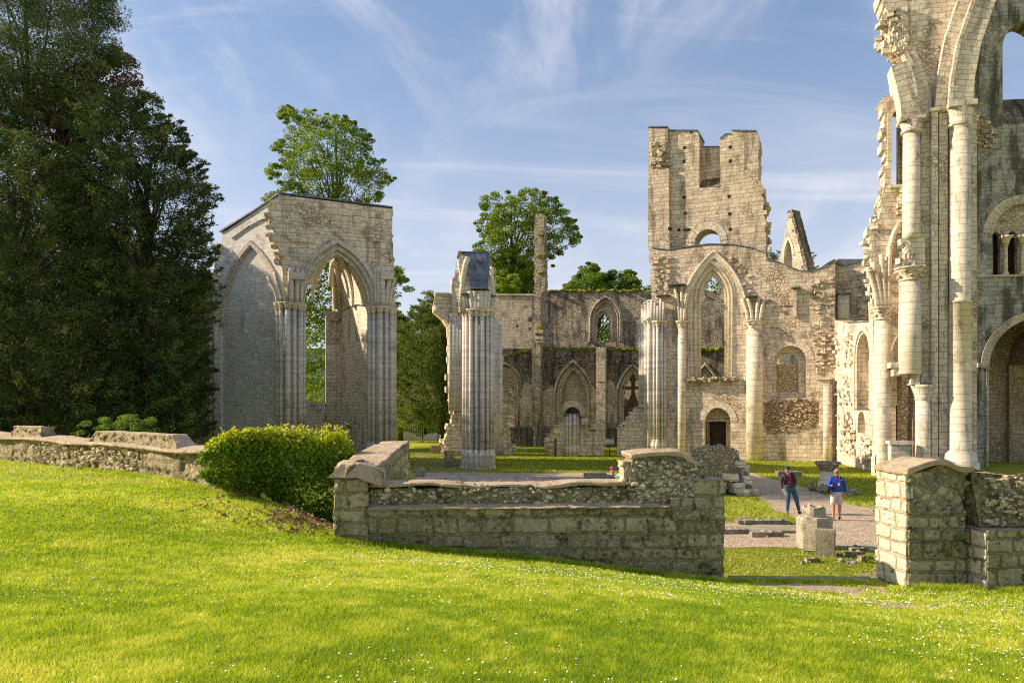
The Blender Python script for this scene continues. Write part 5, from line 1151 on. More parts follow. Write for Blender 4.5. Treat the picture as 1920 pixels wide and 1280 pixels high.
me = npmesh('grass_ground', np.stack([gx, gy, gz], 1), np.stack([i_, i_+nb, i_+nb+1, i_+1], 1))
mt, t, b = newmat('lawn'); oc = t.n('ShaderNodeTexCoord').outputs['Object']
n1 = t.noise(oc, .5, 5, .6); n2 = t.noise(oc, 6, 6, .7); n3 = t.noise(oc, 45, 3, .7)
c_ = t.mix(n2, (.30, .34, .015), (.52, .52, .03)); c_ = t.mix(t.ramp(n1, .35, .65, 0, .5), c_, (.18, .25, .012)); c_ = t.mix(t.ramp(n3, .4, .7, 0, .6), c_, (.58, .58, .08))
t.link(c_, b.inputs['Base Color']); bump(t, b, t.math('ADD', n3, t.math('MULTIPLY', n2, 2.0)), .9, .06); M['lawn'] = mt
tagtop(link('ground', me, mt), None, None, kind='structure')
mt, t, b = newmat('gravel'); oc = t.n('ShaderNodeTexCoord').outputs['Object']
vo = t.n('ShaderNodeTexVoronoi', feature='F1', i_Vector=oc); vo.inputs['Scale'].default_value = 16; vr = t.n('ShaderNodeSeparateColor', i_0=vo.outputs['Color']).outputs[0]
c_ = t.mix(vr, (.28, .21, .135), (.62, .50, .36)); n1 = t.noise(oc, 1.2, 5, .65); c_ = t.mix(t.ramp(n1, .4, .7, 0, .5), c_, (.30, .235, .165)); n2 = t.noise(oc, 5, 5, .7); c_ = t.mix(t.ramp(n2, .5, .75, 0, .4), c_, (.20, .17, .11))
t.link(c_, b.inputs['Base Color']); bump(t, b, vo.outputs['Distance'], .8, .03); M['gravel'] = mt
M['soil'] = flat('bare_soil', (.36, .28, .19), .95, .3, 9, 0, .03)
def G(px_, py_, z=0.0): d = (HC-z)*F/(py_-HY); return ((px_-960)/F*d, d)
def inpoly(x, y, poly):
    c = np.zeros(len(x), bool); j = len(poly)-1
    for i in range(len(poly)):
        xi, yi = poly[i]; xj, yj = poly[j]
        if yi != yj: c ^= ((yi > y) != (yj > y)) & (x < (xj-xi)*(y-yi)/(yj-yi)+xi)
        j = i
    return c
def sheet(name, poly, mat, res=.15, lift=.012, edge=.22, noisecut=None, label=None, ks=1.5):
    p_ = np.array(poly); x = np.arange(p_[:, 0].min()-1, p_[:, 0].max()+1, res); y = np.arange(p_[:, 1].min()-1, p_[:, 1].max()+1, res)
    X, Y = np.meshgrid(x, y, indexing='ij'); X, Y = X.ravel(), Y.ravel(); Pn = np.stack([X, Y, X*0], 1); k = len(y)
    ins = inpoly(X+edge*2*fbm(Pn, 1.1, 4, 3), Y+edge*2*fbm(Pn, 1.1, 4, 13), poly)
    if noisecut is not None: ins &= fbm(Pn, ks, 4, 21) > noisecut
    i = (np.arange(len(x)-1)[:, None]*k+np.arange(k-1)[None]).ravel(); Q = np.stack([i, i+k, i+k+1, i+1], 1); Q = Q[ins[Q].all(1)]
    used, inv_ = np.unique(Q, return_inverse=True); X, Y = X[used], Y[used]
    me = npmesh(name, np.stack([X, Y, ground(X, Y)+lift], 1), inv_.reshape(Q.shape)); return link(name, me, mat, kind='structure')
sheet('path', [G(*p) for p in [(774, 845), (800, 845), (832, 856), (866, 880), (925, 886), (1172, 887), (1300, 887), (1376, 872), (1376, 905), (1300, 930), (1180, 930), (774, 930)]], M['gravel'], .22)
sheet('path', [G(*p) for p in [(1374, 872), (1380, 874), (1434, 895), (1490, 908), (1518, 916), (1551, 929), (1586, 944), (1621, 953), (1659, 970), (1720, 990), (1720, 1040), (1664, 1078), (1636, 1066), (1648, 1054), (1640, 1038), (1619, 1029), (1560, 1026), (1490, 1027), (1355, 1029), (1300, 1020), (1300, 985), (1361, 975), (1400, 984), (1494, 983), (1490, 972), (1452, 958), (1434, 942), (1406, 921), (1380, 905)]], M['gravel'], .12)

# ================================================================ leaves and grass
def leafmat(name, dark, light, extra=None, transl=.35, rough=.55):
    mt, t, b = newmat(name); at = t.n('ShaderNodeAttribute', attribute_name='tint'); f = at.outputs['Fac']
    c_ = t.mix(t.ramp(f, 0, .7), dark, light)
    if extra: c_ = t.mix(t.ramp(f, .72, 1.0), c_, extra)
    t.link(c_, b.inputs['Base Color']); b.inputs['Roughness'].default_value = rough; b.inputs['Specular IOR Level'].default_value = .35
    tr = t.n('ShaderNodeBsdfTranslucent'); t.link(t.mix(.5, c_, light), tr.inputs[0]); mx = t.n('ShaderNodeMixShader'); mx.inputs[0].default_value = transl
    t.link(b.outputs[0], mx.inputs[1]); t.link(tr.outputs[0], mx.inputs[2]); t.link(mx.outputs[0], mt.node_tree.nodes['Material Output'].inputs[0]); return mt
M['grass'] = leafmat('grass_blades', (.15, .29, .01), (.49, .60, .02), (.86, .78, .16), .5, .6)
M['court_grass'] = leafmat('court_grass', (.13, .20, .012), (.32, .38, .03), (.46, .45, .09), .4, .7)
M['lime_leaf'] = leafmat('fresh_leaf', (.085, .16, .015), (.24, .34, .022), (.38, .43, .035), .45)
M['mid_leaf'] = leafmat('leaf', (.08, .16, .02), (.20, .31, .03), (.34, .42, .04), .45)
M['yew_leaf'] = leafmat('yew_needles', (.035, .065, .024), (.12, .17, .04), (.34, .33, .07), .3)
M['pine_leaf'] = leafmat('pine_needles', (.05, .09, .04), (.17, .23, .07), (.36, .30, .14), .3)
M['copper_leaf'] = leafmat('copper_leaf', (.09, .07, .05), (.17, .10, .09), (.24, .13, .09), .3)
M['conifer_leaf'] = leafmat('conifer_sprays', (.06, .11, .02), (.17, .23, .03), (.34, .34, .04), .35)
M['hedge_leaf'] = leafmat('hedge_leaf', (.06, .13, .012), (.26, .42, .02), (.80, .72, .03), .45, .38)
rs = np.random.RandomState(11)
def blades(name, X, Y, h, w_, mat, lean=.9, lift=0.0):
    n = len(X); Z = ground(X, Y)+lift; a = rs.uniform(0, 2*np.pi, n); hh = h*rs.uniform(.5, 1.25, n); la = rs.uniform(0, 2*np.pi, n); le = hh*lean*rs.uniform(.2, 1.4, n)
    dx, dy = np.cos(a)*w_/2, np.sin(a)*w_/2; A = np.stack([X-dx, Y-dy, Z-.01], 1); B = np.stack([X+dx, Y+dy, Z-.01], 1); C_ = np.stack([X+np.cos(la)*le, Y+np.sin(la)*le, Z+hh], 1)
    V = np.stack([A, B, C_], 1).reshape(-1, 3); Pn = np.stack([X, Y, X*0], 1); tn = np.clip(.44+.9*fbm(Pn, .32, 2, 54)+.8*fbm(Pn, 1.1, 3, 4)+1.2*fbm(Pn, 6, 2, 14)+rs.normal(0, .28, n), 0, 1)
    return npmesh(name, V, np.arange(n*3).reshape(-1, 3), True, np.repeat(tn, 3)), mat
BARE = [([(1385, 1098), (1500, 1094), (1662, 1096), (1664, 1115), (1600, 1135), (1560, 1122), (1500, 1120), (1420, 1108)], .25, -.16, 1.5), ([(1470, 1122), (1560, 1115), (1690, 1140), (1800, 1175), (1700, 1190), (1600, 1185), (1540, 1168)], .35, .10, 2.2), ([(1580, 1070), (1640, 1060), (1664, 1070), (1664, 1092), (1600, 1092), (1575, 1080)], .1, .0, 1.5)]
def isbare(X, Y, pad=0.0):
    Pn = np.stack([X, Y, X*0], 1); r = np.zeros(len(X), bool)
    for poly, z, cut, k_ in BARE: r |= inpoly(X, Y, [G(a, b_, z) for a, b_ in poly]) & (fbm(Pn, k_, 4, 21) > cut+pad)
    return r
for poly, z, cut, k_ in BARE: sheet('bare_ground', [G(a, b_, z) for a, b_ in poly], M['soil'], .05, .014, .0, cut, ks=k_)
def field(y0, y1, dens, xl=None, xr=None):
    A = []
    n = int((y1-y0)*dens*(.68*(y0+y1)+7)); Y = rs.uniform(y0, y1, n); X = rs.uniform(-1, 1, n)*(.68*Y+3.5)
    keep = Y < np.interp(X, [-60, -19.4, -7.6, -5.2, -3.4, 4.3, 4.4, 7.7, 7.8, 9.9, 10, 30], [68, 30.4, 18.6, 17.8, 15.3, 15.6, 16.6, 16.6, 14.9, 14.9, 14.7, 14.6])
    bare = isbare(X, Y, .015) & (rs.rand(n) < .97)
    keep &= ~bare; return X[keep], Y[keep]
GS = globals().get('GRASS_SCALE', 1.0)
parts_ = []
for (y0, y1, dens, h, w_) in ((4.2, 6.5, 9500, .040, .0075), (6.5, 9.5, 5000, .045, .011), (9.5, 13, 2700, .05, .016), (13, 18.5, 1400, .055, .024)):
    X, Y = field(y0, y1, dens*GS); parts_.append((X, Y, np.full(len(X), h), np.full(len(X), w_)))
n = int(26000*GS); X = rs.uniform(-28, -4, n); Y = rs.uniform(18, 40, n); k = (Y < np.interp(X, [-60, -19.4, -7.6, -5.2], [68, 30.4, 18.6, 17.5])) & (abs(X) < .68*Y+1); parts_.append((X[k], Y[k], np.full(k.sum(), .07), np.full(k.sum(), .035)))
# longer tufts at wall feet
def foot(p, q_, n, h): t = rs.rand(n); return (p[0]+(q_[0]-p[0])*t+rs.normal(0, .05, n), p[1]+(q_[1]-p[1])*t-np.abs(rs.normal(0, .10, n)), np.full(n, h), np.full(n, .012))
parts_ += [foot((-3.6, 15.25), (4.35, 15.6), 16000, .12), foot((7.75, 14.85), (9.0, 14.9), 2600, .13), foot((9.2, 14.5), (12, 14.6), 4500, .13), foot((-7.3, 18.4), (-19.5, 30.2), 14000, .13), foot((4.4, 15.9), (7.6, 16.0), 300, .08)]
X, Y, h_, w_ = (np.concatenate([p[i] for p in parts_]) for i in range(4))
me, m_ = blades('grass', X, Y, h_, w_, M['grass']); tagtop(link('lawn_grass', me, m_), 'sunlit yellow green lawn grass sloping down to the boundary walls', 'grass', kind='stuff')
# court grass (away from gravel)
def onpath(X, Y): return inpoly(X, Y, [G(*p) for p in [(1374, 872), (1434, 895), (1490, 908), (1551, 929), (1621, 953), (1720, 985), (1720, 1040), (1664, 1078), (1636, 1066), (1640, 1038), (1619, 1029), (1490, 1027), (1300, 1027), (1300, 980), (1494, 983), (1490, 972), (1452, 958), (1406, 921)]])
X = rs.uniform(3.5, 12.5, int(60000*GS)); Y = rs.uniform(16.8, 27, len(X)); k = ~onpath(X, Y); X1, Y1 = X[k], Y[k]; X = rs.uniform(6, 28, 40000); Y = rs.uniform(27, 58, len(X)); k = ~onpath(X, Y); X2, Y2 = X[k], Y[k]; X3 = rs.uniform(-10, 14, 50000); Y3 = rs.uniform(46.5, 80, 50000)
me, m_ = blades('g', np.r_[X1, X2, X3], np.r_[Y1, Y2, Y3], np.r_[X1*0+.06, X2*0+.09, X3*0+.10], np.r_[X1*0+.022, X2*0+.06, X3*0+.09], M['court_grass']); tagtop(link('court_grass', me, m_), 'short darker grass of the court among the ruins', 'grass', kind='stuff')
# daisies
X, Y = field(4.4, 16.5, 30); dn = fbm(np.stack([X, Y, X*0], 1), .55, 3, 31); k = dn+rs.normal(0, .10, len(X)) > .02; X, Y = X[k], Y[k]
Xc = rs.uniform(4.4, 9, 160); Yc = rs.uniform(16.6, 20, 160); Xl = rs.uniform(-20, -5, 1500); Yl = rs.uniform(17, 31, 1500); kk = Yl < np.interp(Xl, [-19.4, -7.6, -5.2], [29.9, 18.2, 17.2]); tb_ = rs.rand(1300); Xb = np.interp(tb_, [0, .35, .6, 1], [-2.8, 1.2, 4.6, 8.8])+rs.normal(0, .4, 1300); Yb = np.interp(tb_, [0, .35, .6, 1], [13.4, 13.4, 13.2, 12.2])+rs.normal(0, .8, 1300); X = np.r_[X, Xc, Xl[kk], Xb]; Y = np.r_[Y, Yc, Yl[kk], Yb]
Z = ground(X, Y)+np.where(Y < 17, .045, .06); r_ = np.clip(.0045+.00042*Y, 0, .016)*rs.uniform(.5, 1.3, len(X)); V = []
for k in range(6): a = k*np.pi/3+.3; V.append(np.stack([X+r_*np.cos(a), Y+r_*np.sin(a)*.9, Z+r_*.35*np.sin(a+1)], 1))
V = np.stack(V, 1).reshape(-1, 3); M['petal'] = flat('white_petals', (.78, .78, .74), .6, .05)
tagtop(link('daisies', npmesh('daisies', V, np.arange(len(X)*6).reshape(-1, 6)), M['petal']), 'tiny white daisies and clover scattered through the lawn', 'daisies', kind='stuff')

def leaves(name, C_, size, mat, parent=None, aspect=.6, up=.3, tint=None, spread=None, kind=None, dirs=None, fold=.25):
    """C_: centres (n,3); one four-cornered leaf each"""
    n = len(C_); d = rs.normal(0, 1, (n, 3)) if dirs is None else dirs+rs.normal(0, .7, (n, 3)); d[:, 2] -= up*.5; d /= np.linalg.norm(d, axis=1, keepdims=True)
    nr = rs.normal(0, 1, (n, 3)); nr[:, 2] = np.abs(nr[:, 2])+up*2; s_ = np.cross(d, nr); s_ /= np.maximum(np.linalg.norm(s_, axis=1, keepdims=True), 1e-6); nn = np.cross(s_, d)
    L = (size*rs.uniform(.6, 1.3, n))[:, None]; a = C_-d*L*.5; tip = C_+d*L*.5; l = C_-s_*L*aspect*.5+nn*L*fold*.3; r = C_+s_*L*aspect*.5+nn*L*fold*.3
    V = np.stack([a, l, tip, r], 1).reshape(-1, 3); tint = rs.rand(n) if tint is None else np.clip(tint, 0, 1)
    me = npmesh(name, V, np.arange(n*4).reshape(-1, 4), False, np.repeat(tint, 4)); return link(name, me, mat, parent, kind=kind)
def sample_poly(poly, n):
    p_ = np.array(poly, float); out = []
    while len(out) < n:
        x = rs.uniform(p_[:, 0].min(), p_[:, 0].max(), n*2); y = rs.uniform(p_[:, 1].min(), p_[:, 1].max(), n*2); k = inpoly(x, y, poly); out += list(zip(x[k], y[k]))
    return np.array(out[:n])
def edgedist(pts, poly):
    d = np.full(len(pts), 1e9); m_ = len(poly)
    for i in range(m_):
        a, b = np.array(poly[i], float), np.array(poly[(i+1) % m_], float); ab = b-a; t_ = np.clip(((pts-a)@ab)/(ab@ab), 0, 1); d = np.minimum(d, np.linalg.norm(pts-a-t_[:, None]*ab, axis=1))
    return d
def tree(name, label, poly, d, nclump, nleaf, size, rc, mat, depth=4.0, trunk=None, cat='tree', group=None, flatc=.55, nbranch=40, aspect=.6, droop=0.0, tintb=0.0, open_=0.0, rtr=.35, style='leaf', M2=None, zclip=None):
    """crown as foliage clumps spread through a volume; the outline is traced, the depth is the tree's own"""
    px_ = sample_poly(poly, nclump); ed = edgedist(px_, poly)/F*d; off = rs.uniform(-1, 1, nclump)*np.minimum(depth, .8+ed*1.1)
    dd = d+off; C0 = np.stack([(px_[:, 0]-960)/F*d, dd, HC-(px_[:, 1]-HY)/F*d], 1)
    tx = trunk if trunk is not None else (float(np.mean(px_[:, 0])), 0); base = Vector(((tx[0]-960)/F*d, d, 0)); base.z = float(ground(base.x, base.y)[0])-.2
    root = thing(name, label, cat, Matrix.Translation(base), group)
    zmin = C0[:, 2].min(); top_z = HC-(tx[1]-HY)/F*d if tx[1] else float(np.percentile(C0[:, 2], 70))
    rcl = rc*rs.uniform(.55, 1.35, nclump)*np.clip(.45+ed/(rc*3), .45, 1.15)
    idx = np.repeat(np.arange(nclump), nleaf); g_ = rs.normal(0, 1, (len(idx), 3)); g_ /= np.maximum(1, np.linalg.norm(g_, axis=1, keepdims=True)/1.5); g_[:, 2] *= flatc
    C_ = C0[idx]+g_*rcl[idx][:, None]*.62; C_[:, 2] -= droop*(g_[:, 0]**2+g_[:, 1]**2)*rcl[idx]*.3
    tb = rs.normal(0, .2, nclump)[idx]; tint = .42+tintb+tb+rs.normal(0, .16, len(idx))+.12*g_[:, 2]
    Ml = Matrix.Translation((0, 0, 0)); dirs = None
    if style == 'spray':
        out = C0-np.array([base.x, base.y, 0]); out[:, :2] += rs.normal(0, 1.2, (nclump, 2)); out[:, 2] = .6*np.linalg.norm(out[:, :2], axis=1)*rs.uniform(-.3, 1.3, nclump); out /= np.maximum(np.linalg.norm(out, axis=1, keepdims=True), .1); dirs = out[idx]
        t_ = rs.uniform(-1, 1, len(idx)); C_ = C0[idx]+dirs*(t_*rcl[idx]*1.25)[:, None]+rs.normal(0, 1, (len(idx), 3))*(rcl[idx]*.26*(1.15-np.maximum(t_, 0)))[:, None]
    o = leaves('crown', C_, size, mat, None, aspect, .3, tint, dirs=dirs); o.parent = root; o.matrix_local = Matrix.Translation(-base)
    if tx[0] is not None:
        mb = MB(); rr = random.Random(int(d*10)+nclump); top_ = Vector((base.x+rr.uniform(-.4, .4), d, top_z)); tr = [base.lerp(top_, k/6)+Vector((rr.uniform(-.15, .15), rr.uniform(-.15, .15), 0))*(0 < k < 6) for k in range(7)]
        tube3(mb, tr, [rtr*(1.25-.16*k) for k in range(7)], 10)
        ch_ = rs.choice(nclump, min(nbranch, nclump), replace=False)
        for i in ch_:
            e = Vector(C0[i]); s0 = base.lerp(top_, min(.97, max(.25, (e.z-base.z)/max(.1, top_z-base.z)*.72))); L_ = (e-s0).length; m1 = s0.lerp(e, .33)+Vector((rr.uniform(-.1, .1), rr.uniform(-.1, .1), .12))*L_*.5; m2 = s0.lerp(e, .7)+Vector((rr.uniform(-.08, .08), rr.uniform(-.08, .08), .10))*L_*.5
            r0 = min(rtr*.3, .02+.012*L_); tube3(mb, [s0, m1, m2, e], [r0, r0*.7, r0*.4, r0*.15], 6)
        o = mb.build('trunk', M['bark'], None); o.parent = root; o.matrix_local = Matrix.Translation(-base)
    return root
TG = 'trees standing among and behind the ruins'
tree('lime_tree', 'tall light green open-crowned tree rising right behind the arched chapel ruin', [(518,205),(560,204),(600,214),(650,222),(690,245),(700,268),(692,290),(722,300),(741,328),(735,345),(716,350),(716,380),(690,392),(640,400),(530,392),(500,380),(474,388),(520,360),(535,345),(500,342),(499,322),(530,310),(504,280),(525,265),(542,232),(519,222)], 70, 420, 85, .20, .66, M['lime_leaf'], 3.2, (628, 240), group=TG, nbranch=28, tintb=.12, rtr=.28)
tree('lime_tree', 'leafy lower green crown filling the open end window of the chapel', [(540,440),(700,440),(760,500),(770,540),(745,560),(740,800),(500,800),(500,450)], 74, 420, 100, .28, 1.2, M['lime_leaf'], 4, (548, 560), group=TG, nbranch=14)
tree('maple_tree', 'rounded spreading tree behind the slender pillar', [(905,372),(930,355),(945,362),(975,356),(1030,358),(1052,370),(1045,385),(1082,402),(1091,455),(1068,466),(1045,490),(1032,482),(1040,505),(1005,520),(985,550),(925,550),(900,520),(905,500),(884,450),(900,425),(880,418),(907,400),(900,385)], 98, 380, 100, .27, .95, M['lime_leaf'], 3.5, (955, 395), group=TG, nbranch=34, tintb=.0, rtr=.4)
tree('maple_tree', 'dense dark green tree base showing over the far wall left of the slender pillar', [(905,500),(960,470),(1010,500),(1030,560),(900,580),(880,520)], 104, 140, 110, .36, 1.5, M['mid_leaf'], 3, (950, 520), group=TG, nbranch=20)
tree('small_maple', 'small bright yellow green tree peeking over the wall just right of the lead-capped pier', [(928,520),(945,510),(972,520),(975,545),(945,560),(925,550)], 92, 50, 90, .25, .8, M['lime_leaf'], 1.5, (950, 530), group=TG, nbranch=12, tintb=.3)
tree('round_tree', 'low wide green treetop above the mossy wall, left of the tower', [(1058,555),(1060,528),(1085,515),(1098,492),(1112,494),(1125,508),(1145,510),(1165,504),(1190,514),(1206,545),(1210,565)], 110, 200, 150, .28, 1.15, M['mid_leaf'], 4, (1120, 510), group=TG, nbranch=30, style='leaf', tintb=.05)
tree('round_tree', 'dark green tree behind the wall, seen through the tower window and the small far window', [(1095,570),(1180,560),(1230,520),(1300,508),(1375,508),(1380,600),(1380,700),(1040,800),(1040,700)], 112, 420, 90, .4, 1.7, M['mid_leaf'], 3, (1250, 560), group=TG, nbranch=10)
tree('pine_tree', 'dark pine tips showing behind the triangular gable fragment', [(1500,468),(1512,462),(1516,478),(1530,482),(1533,498),(1525,515),(1500,515),(1450,515),(1435,500),(1440,478),(1455,470),(1462,480),(1480,500)], 108, 60, 70, .3, .8, M['conifer_leaf'], 2, (1495, 480), group=TG, nbranch=20, style='spray', aspect=.3, rtr=.15)
tree('conifer_tree', 'drooping yellow green conifer in the gap between chapel and pier', [(742,625),(768,600),(772,580),(788,570),(800,545),(808,548),(820,566),(835,585),(860,595),(860,790),(820,800),(742,790)], 84, 520, 90, .32, 1.0, M['conifer_leaf'], 4, (830, 590), group=TG, nbranch=30, style='spray', aspect=.28, droop=.4, tintb=.1)
tree('broadleaf_tree', 'mid green tree left of the drooping conifer, behind the chapel edge', [(735,560),(745,580),(765,600),(775,640),(770,700),(745,705),(735,660)], 96, 90, 90, .3, 1.2, M['lime_leaf'], 3, (750, 600), group=TG, nbranch=10)
tree('broadleaf_tree', 'blue green tree filling the gap between chapel and pier, farthest back', [(735,600),(860,570),(870,815),(735,815)], 100, 200, 110, .32, 1.5, M['mid_leaf'], 3, (850, 640), group=TG, nbranch=5)
tree('garden_bush', 'bright green bushes behind the railing, low in the gap beside the chapel', [(740,760),(800,755),(850,770),(850,815),(740,815)], 92, 110, 90, .26, .9, M['lime_leaf'], 2, (790, 770), cat='bush', nbranch=5, tintb=.2, rtr=.08)
# dark group on the left
YG = 'dark evergreens at the left'
tree('pine_tree', 'towering grey green pine in the top left corner', [(-220,-120),(60,-150),(190,-40),(236,22),(200,50),(225,85),(215,120),(190,160),(150,200),(90,235),(40,260),(-220,300)], 45, 1150, 130, .24, .9, M['pine_leaf'], 6, (60, -20), group=YG, style='tuft', aspect=.22, nbranch=16, rtr=.28, tintb=.08)
tree('copper_beech', 'purple leaved tree showing between the pine and the yews', [(120,150),(200,110),(245,100),(262,150),(240,185),(200,230),(140,270),(60,320),(10,300),(40,230)], 48, 130, 110, .2, .9, M['copper_leaf'], 3, (120, 180), group=YG, nbranch=60)
tree('yew_tree', 'tall ragged dark yew nearest the chapel, stepping down to the right', [(160,190),(240,175),(288,178),(294,215),(345,240),(335,285),(372,292),(384,335),(406,372),(392,420),(402,480),(396,560),(384,620),(384,700),(392,815),(200,815),(160,600),(140,400)], 42, 1050, 130, .24, .72, M['yew_leaf'], 5, (270, 300), group=YG, style='spray', aspect=.26, nbranch=50, rtr=.3)
tree('yew_tree', 'broad black green yew filling the left edge above the wall', [(-220,290),(60,240),(150,290),(190,400),(220,560),(230,700),(220,810),(-220,810)], 39, 1150, 120, .25, .75, M['yew_leaf'], 5, (40, 350), group=YG, style='spray', aspect=.26, nbranch=40, rtr=.35)
tree('yew_tree', 'deep shaded yew behind the other evergreens', [(-200,500),(100,420),(260,440),(350,520),(372,640),(380,820),(-200,820)], 50, 900, 150, .34, 1.3, M['yew_leaf'], 4, (180, 500), group=YG, style='spray', aspect=.25, nbranch=30)
tree('yew_tree', 'farthest yew, between the other evergreens and the chapel', [(150,320),(230,350),(270,430),(300,520),(325,600),(345,815),(-200,815),(-200,200)], 58, 700, 120, .38, 1.7, M['yew_leaf'], 4, (230, 330), group=YG, style='spray', aspect=.26, nbranch=20)
tree('bramble_bush', 'small mid green bush just above the low left wall', [(160,798),(200,785),(240,778),(285,784),(292,812),(150,815)], 30, 40, 110, .09, .35, M['mid_leaf'], 1, (225, 790), cat='bush', nbranch=8, rtr=.03, tintb=-.15)
# far wooded rise
x = np.linspace(-700, 700, 260); yv = np.linspace(260, 620, 60); X, Y = np.meshgrid(x, yv, indexing='ij'); X, Y = X.ravel(), Y.ravel()
Z = -4+46*sst(Y, 255, 520)*(.7+.6*vnoise(np.stack([X, Y, X*0], 1), .006))+9*np.abs(fbm(np.stack([X, Y, X*0], 1), .06, 3)) * 2; nbb = 60; i_ = (np.arange(259)[:, None]*nbb+np.arange(59)[None]).ravel()
M['far_wood'] = flat('far_wood', (.05, .085, .04), .95, .5, .15, 0, .5)
tagtop(link('wooded_hill', npmesh('hill', np.stack([X, Y, Z], 1), np.stack([i_, i_+nbb, i_+nbb+1, i_+1], 1)), M['far_wood']), None, None, kind='structure')

# ---------------------------------------------------------------- hedge
hb = Vector((-5.6, 18.6, float(ground(-5.9, 18.2)[0]))); hd = thing('hedge', 'leafy green hedge with yellow new shoots, beside the sloping end of the middle wall', 'hedge', Matrix.Translation(hb))
n = 34000; t_ = rs.rand(n); ax = np.stack([-6.9+t_*2.7, 18.1+t_*2.0], 1); ang = rs.uniform(0, 2*np.pi, n); rad = 1-np.abs(rs.normal(0, .16, n)); edge = np.clip(np.minimum(t_, 1-t_)/.10, 0, 1)**.5
Pn = np.stack([t_*3, np.cos(ang), np.sin(ang)], 1); lump_ = 1+.75*fbm(Pn, 2.6, 3, 61)+rs.exponential(.03, n)
q1 = rad*lump_*(.6+.4*edge); yy = .66*np.sign(np.cos(ang))*np.abs(np.cos(ang))**.7*q1; zz_ = .80*np.sign(np.sin(ang))*np.abs(np.sin(ang))**.75*q1
C_ = np.stack([ax[:, 0]+.38*0, ax[:, 1]+yy, 0*t_], 1); gz_ = ground(C_[:, 0], C_[:, 1]*0+ax[:, 1]-.4); topz = 3.17+.08*np.sin(np.pi*np.clip(t_*1.3, 0, 1))-.02*t_; mid = (gz_+.12+topz)/2; C_[:, 2] = mid+zz_/.80*(topz-gz_-.12)/2
C_[:, 0] += (t_-.5)*0+rs.normal(0, .05, n)-.30*np.sqrt(np.clip(1-(zz_/.8)**2, 0, 1))*(t_ < .12)*(1-t_/.12)
up_ = (C_[:, 2]-gz_)/(topz-gz_); keep = ~((up_ < .30) & (t_ > .45) & (rs.rand(n) < .8)); C_ = C_[keep]; up_ = up_[keep]
tint = .40+rs.normal(0, .2, len(C_))+.5*sst(up_, .70, 1.0)+.2*sst(-C_[:, 0], 6.0, 6.9)*(rs.rand(len(C_)) < .7)  # yellow new growth on top; left end lightened to paint in the side sun
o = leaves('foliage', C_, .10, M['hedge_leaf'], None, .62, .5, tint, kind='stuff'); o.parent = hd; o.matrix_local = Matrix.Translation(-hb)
cs, cl = [], []; mb = MB()
for i in range(60):                                       # long shoots standing out of the top
    tt = rs.rand() if i > 6 else .45+.1*rs.rand(); b0 = np.array([-6.75+tt*2.6, 18.1+tt*2.1+rs.uniform(-.4, .4), 3.03+.06*math.sin(math.pi*min(1, tt*1.3))]); dv = np.array([rs.uniform(-.25, .25), rs.uniform(-.2, .2), 1.]); L_ = rs.uniform(.15, .36) if tt > .3 else rs.uniform(.15, .34)
    tube3(mb, [Vector(b0), Vector(b0+dv*L_*.6), Vector(b0+dv*L_)], .006, 4)
    for k in range(9): cs.append(b0+dv*L_*(k/8)+rs.normal(0, .03, 3)); cl.append(.75+.25*k/8)
o = leaves('new_shoots', np.array(cs), .095, M['hedge_leaf'], None, .55, .1, np.array(cl), kind='stuff'); o.parent = hd; o.matrix_local = Matrix.Translation(-hb)
for i in range(9):
    tt = .42+.06*i; x0, y0 = -6.75+tt*2.6, 18.1+tt*2.1-.35; g0 = float(ground(x0, y0)[0]); tube3(mb, [Vector((x0, y0, g0-.1)), Vector((x0+rs.uniform(-.08, .08), y0+.05, g0+.5)), Vector((x0+rs.uniform(-.1, .1), y0+.15, g0+1.1))], [.032, .026, .02], 7)
o = mb.build('stem', flat('pale_stem', (.24, .19, .12), .9), None, kind='stuff'); o.parent = hd; o.matrix_local = Matrix.Translation(-hb)
# litter under the hedge
X = np.r_[rs.normal(-4.55, .45, 260), rs.uniform(-6.8, -3.7, 60)]; Y = np.r_[rs.normal(16.9, .75, 260), rs.uniform(15, 17.6, 60)]; k = (X < -3.72) & (Y < 18.2); X, Y = X[k], Y[k]; C_ = np.stack([X, Y, ground(X, Y)+.05], 1)
M['dead_leaf'] = leafmat('dead_leaf', (.16, .085, .05), (.36, .22, .15), None, .1); tagtop(leaves('leaf_litter', C_, .12, M['dead_leaf'], None, .8, 1.0, fold=.5), 'brown fallen leaves on the grass at the foot of the hedge', 'leaf litter', kind='stuff')
def weed(px_, py_, d, n, h, label, flowers=False, mat='hedge_leaf', sz=.05, w=.15, z=None, name='weed'):
    p0 = P(px_, py_, d) if z is None else Vector(((px_-960)/F*d, d, z)); r_ = thing(name, label, 'plant', Matrix.Translation(p0))
    C_ = np.array(p0)+np.stack([rs.normal(0, w, n), rs.normal(0, w, n), rs.uniform(0, h, n)], 1); o = leaves('foliage', C_, sz, M[mat], None, .5, .2, rs.uniform(.2, .8, n), kind='stuff'); o.parent = r_; o.matrix_local = Matrix.Translation(-p0)
    mb = MB()
    for i in range(6): tube3(mb, [p0, p0+Vector((rs.uniform(-w, w), rs.uniform(-w, w), h*rs.uniform(.7, 1.1)))], .004, 4)
    o = mb.build('stem', M['moss'], None, kind='stuff'); o.parent = r_; o.matrix_local = Matrix.Translation(-p0)
    if flowers:
        C_ = np.array(p0)+np.stack([rs.normal(0, w*1.1, 16), rs.normal(0, w, 16), rs.uniform(h*.8, h*1.15, 16)], 1); o = leaves('flower', C_, .045, flat('yellow_petals', (.75, .55, .02), .6, .1), None, .9, .5, kind='stuff'); o.parent = r_; o.matrix_local = Matrix.Translation(-p0)
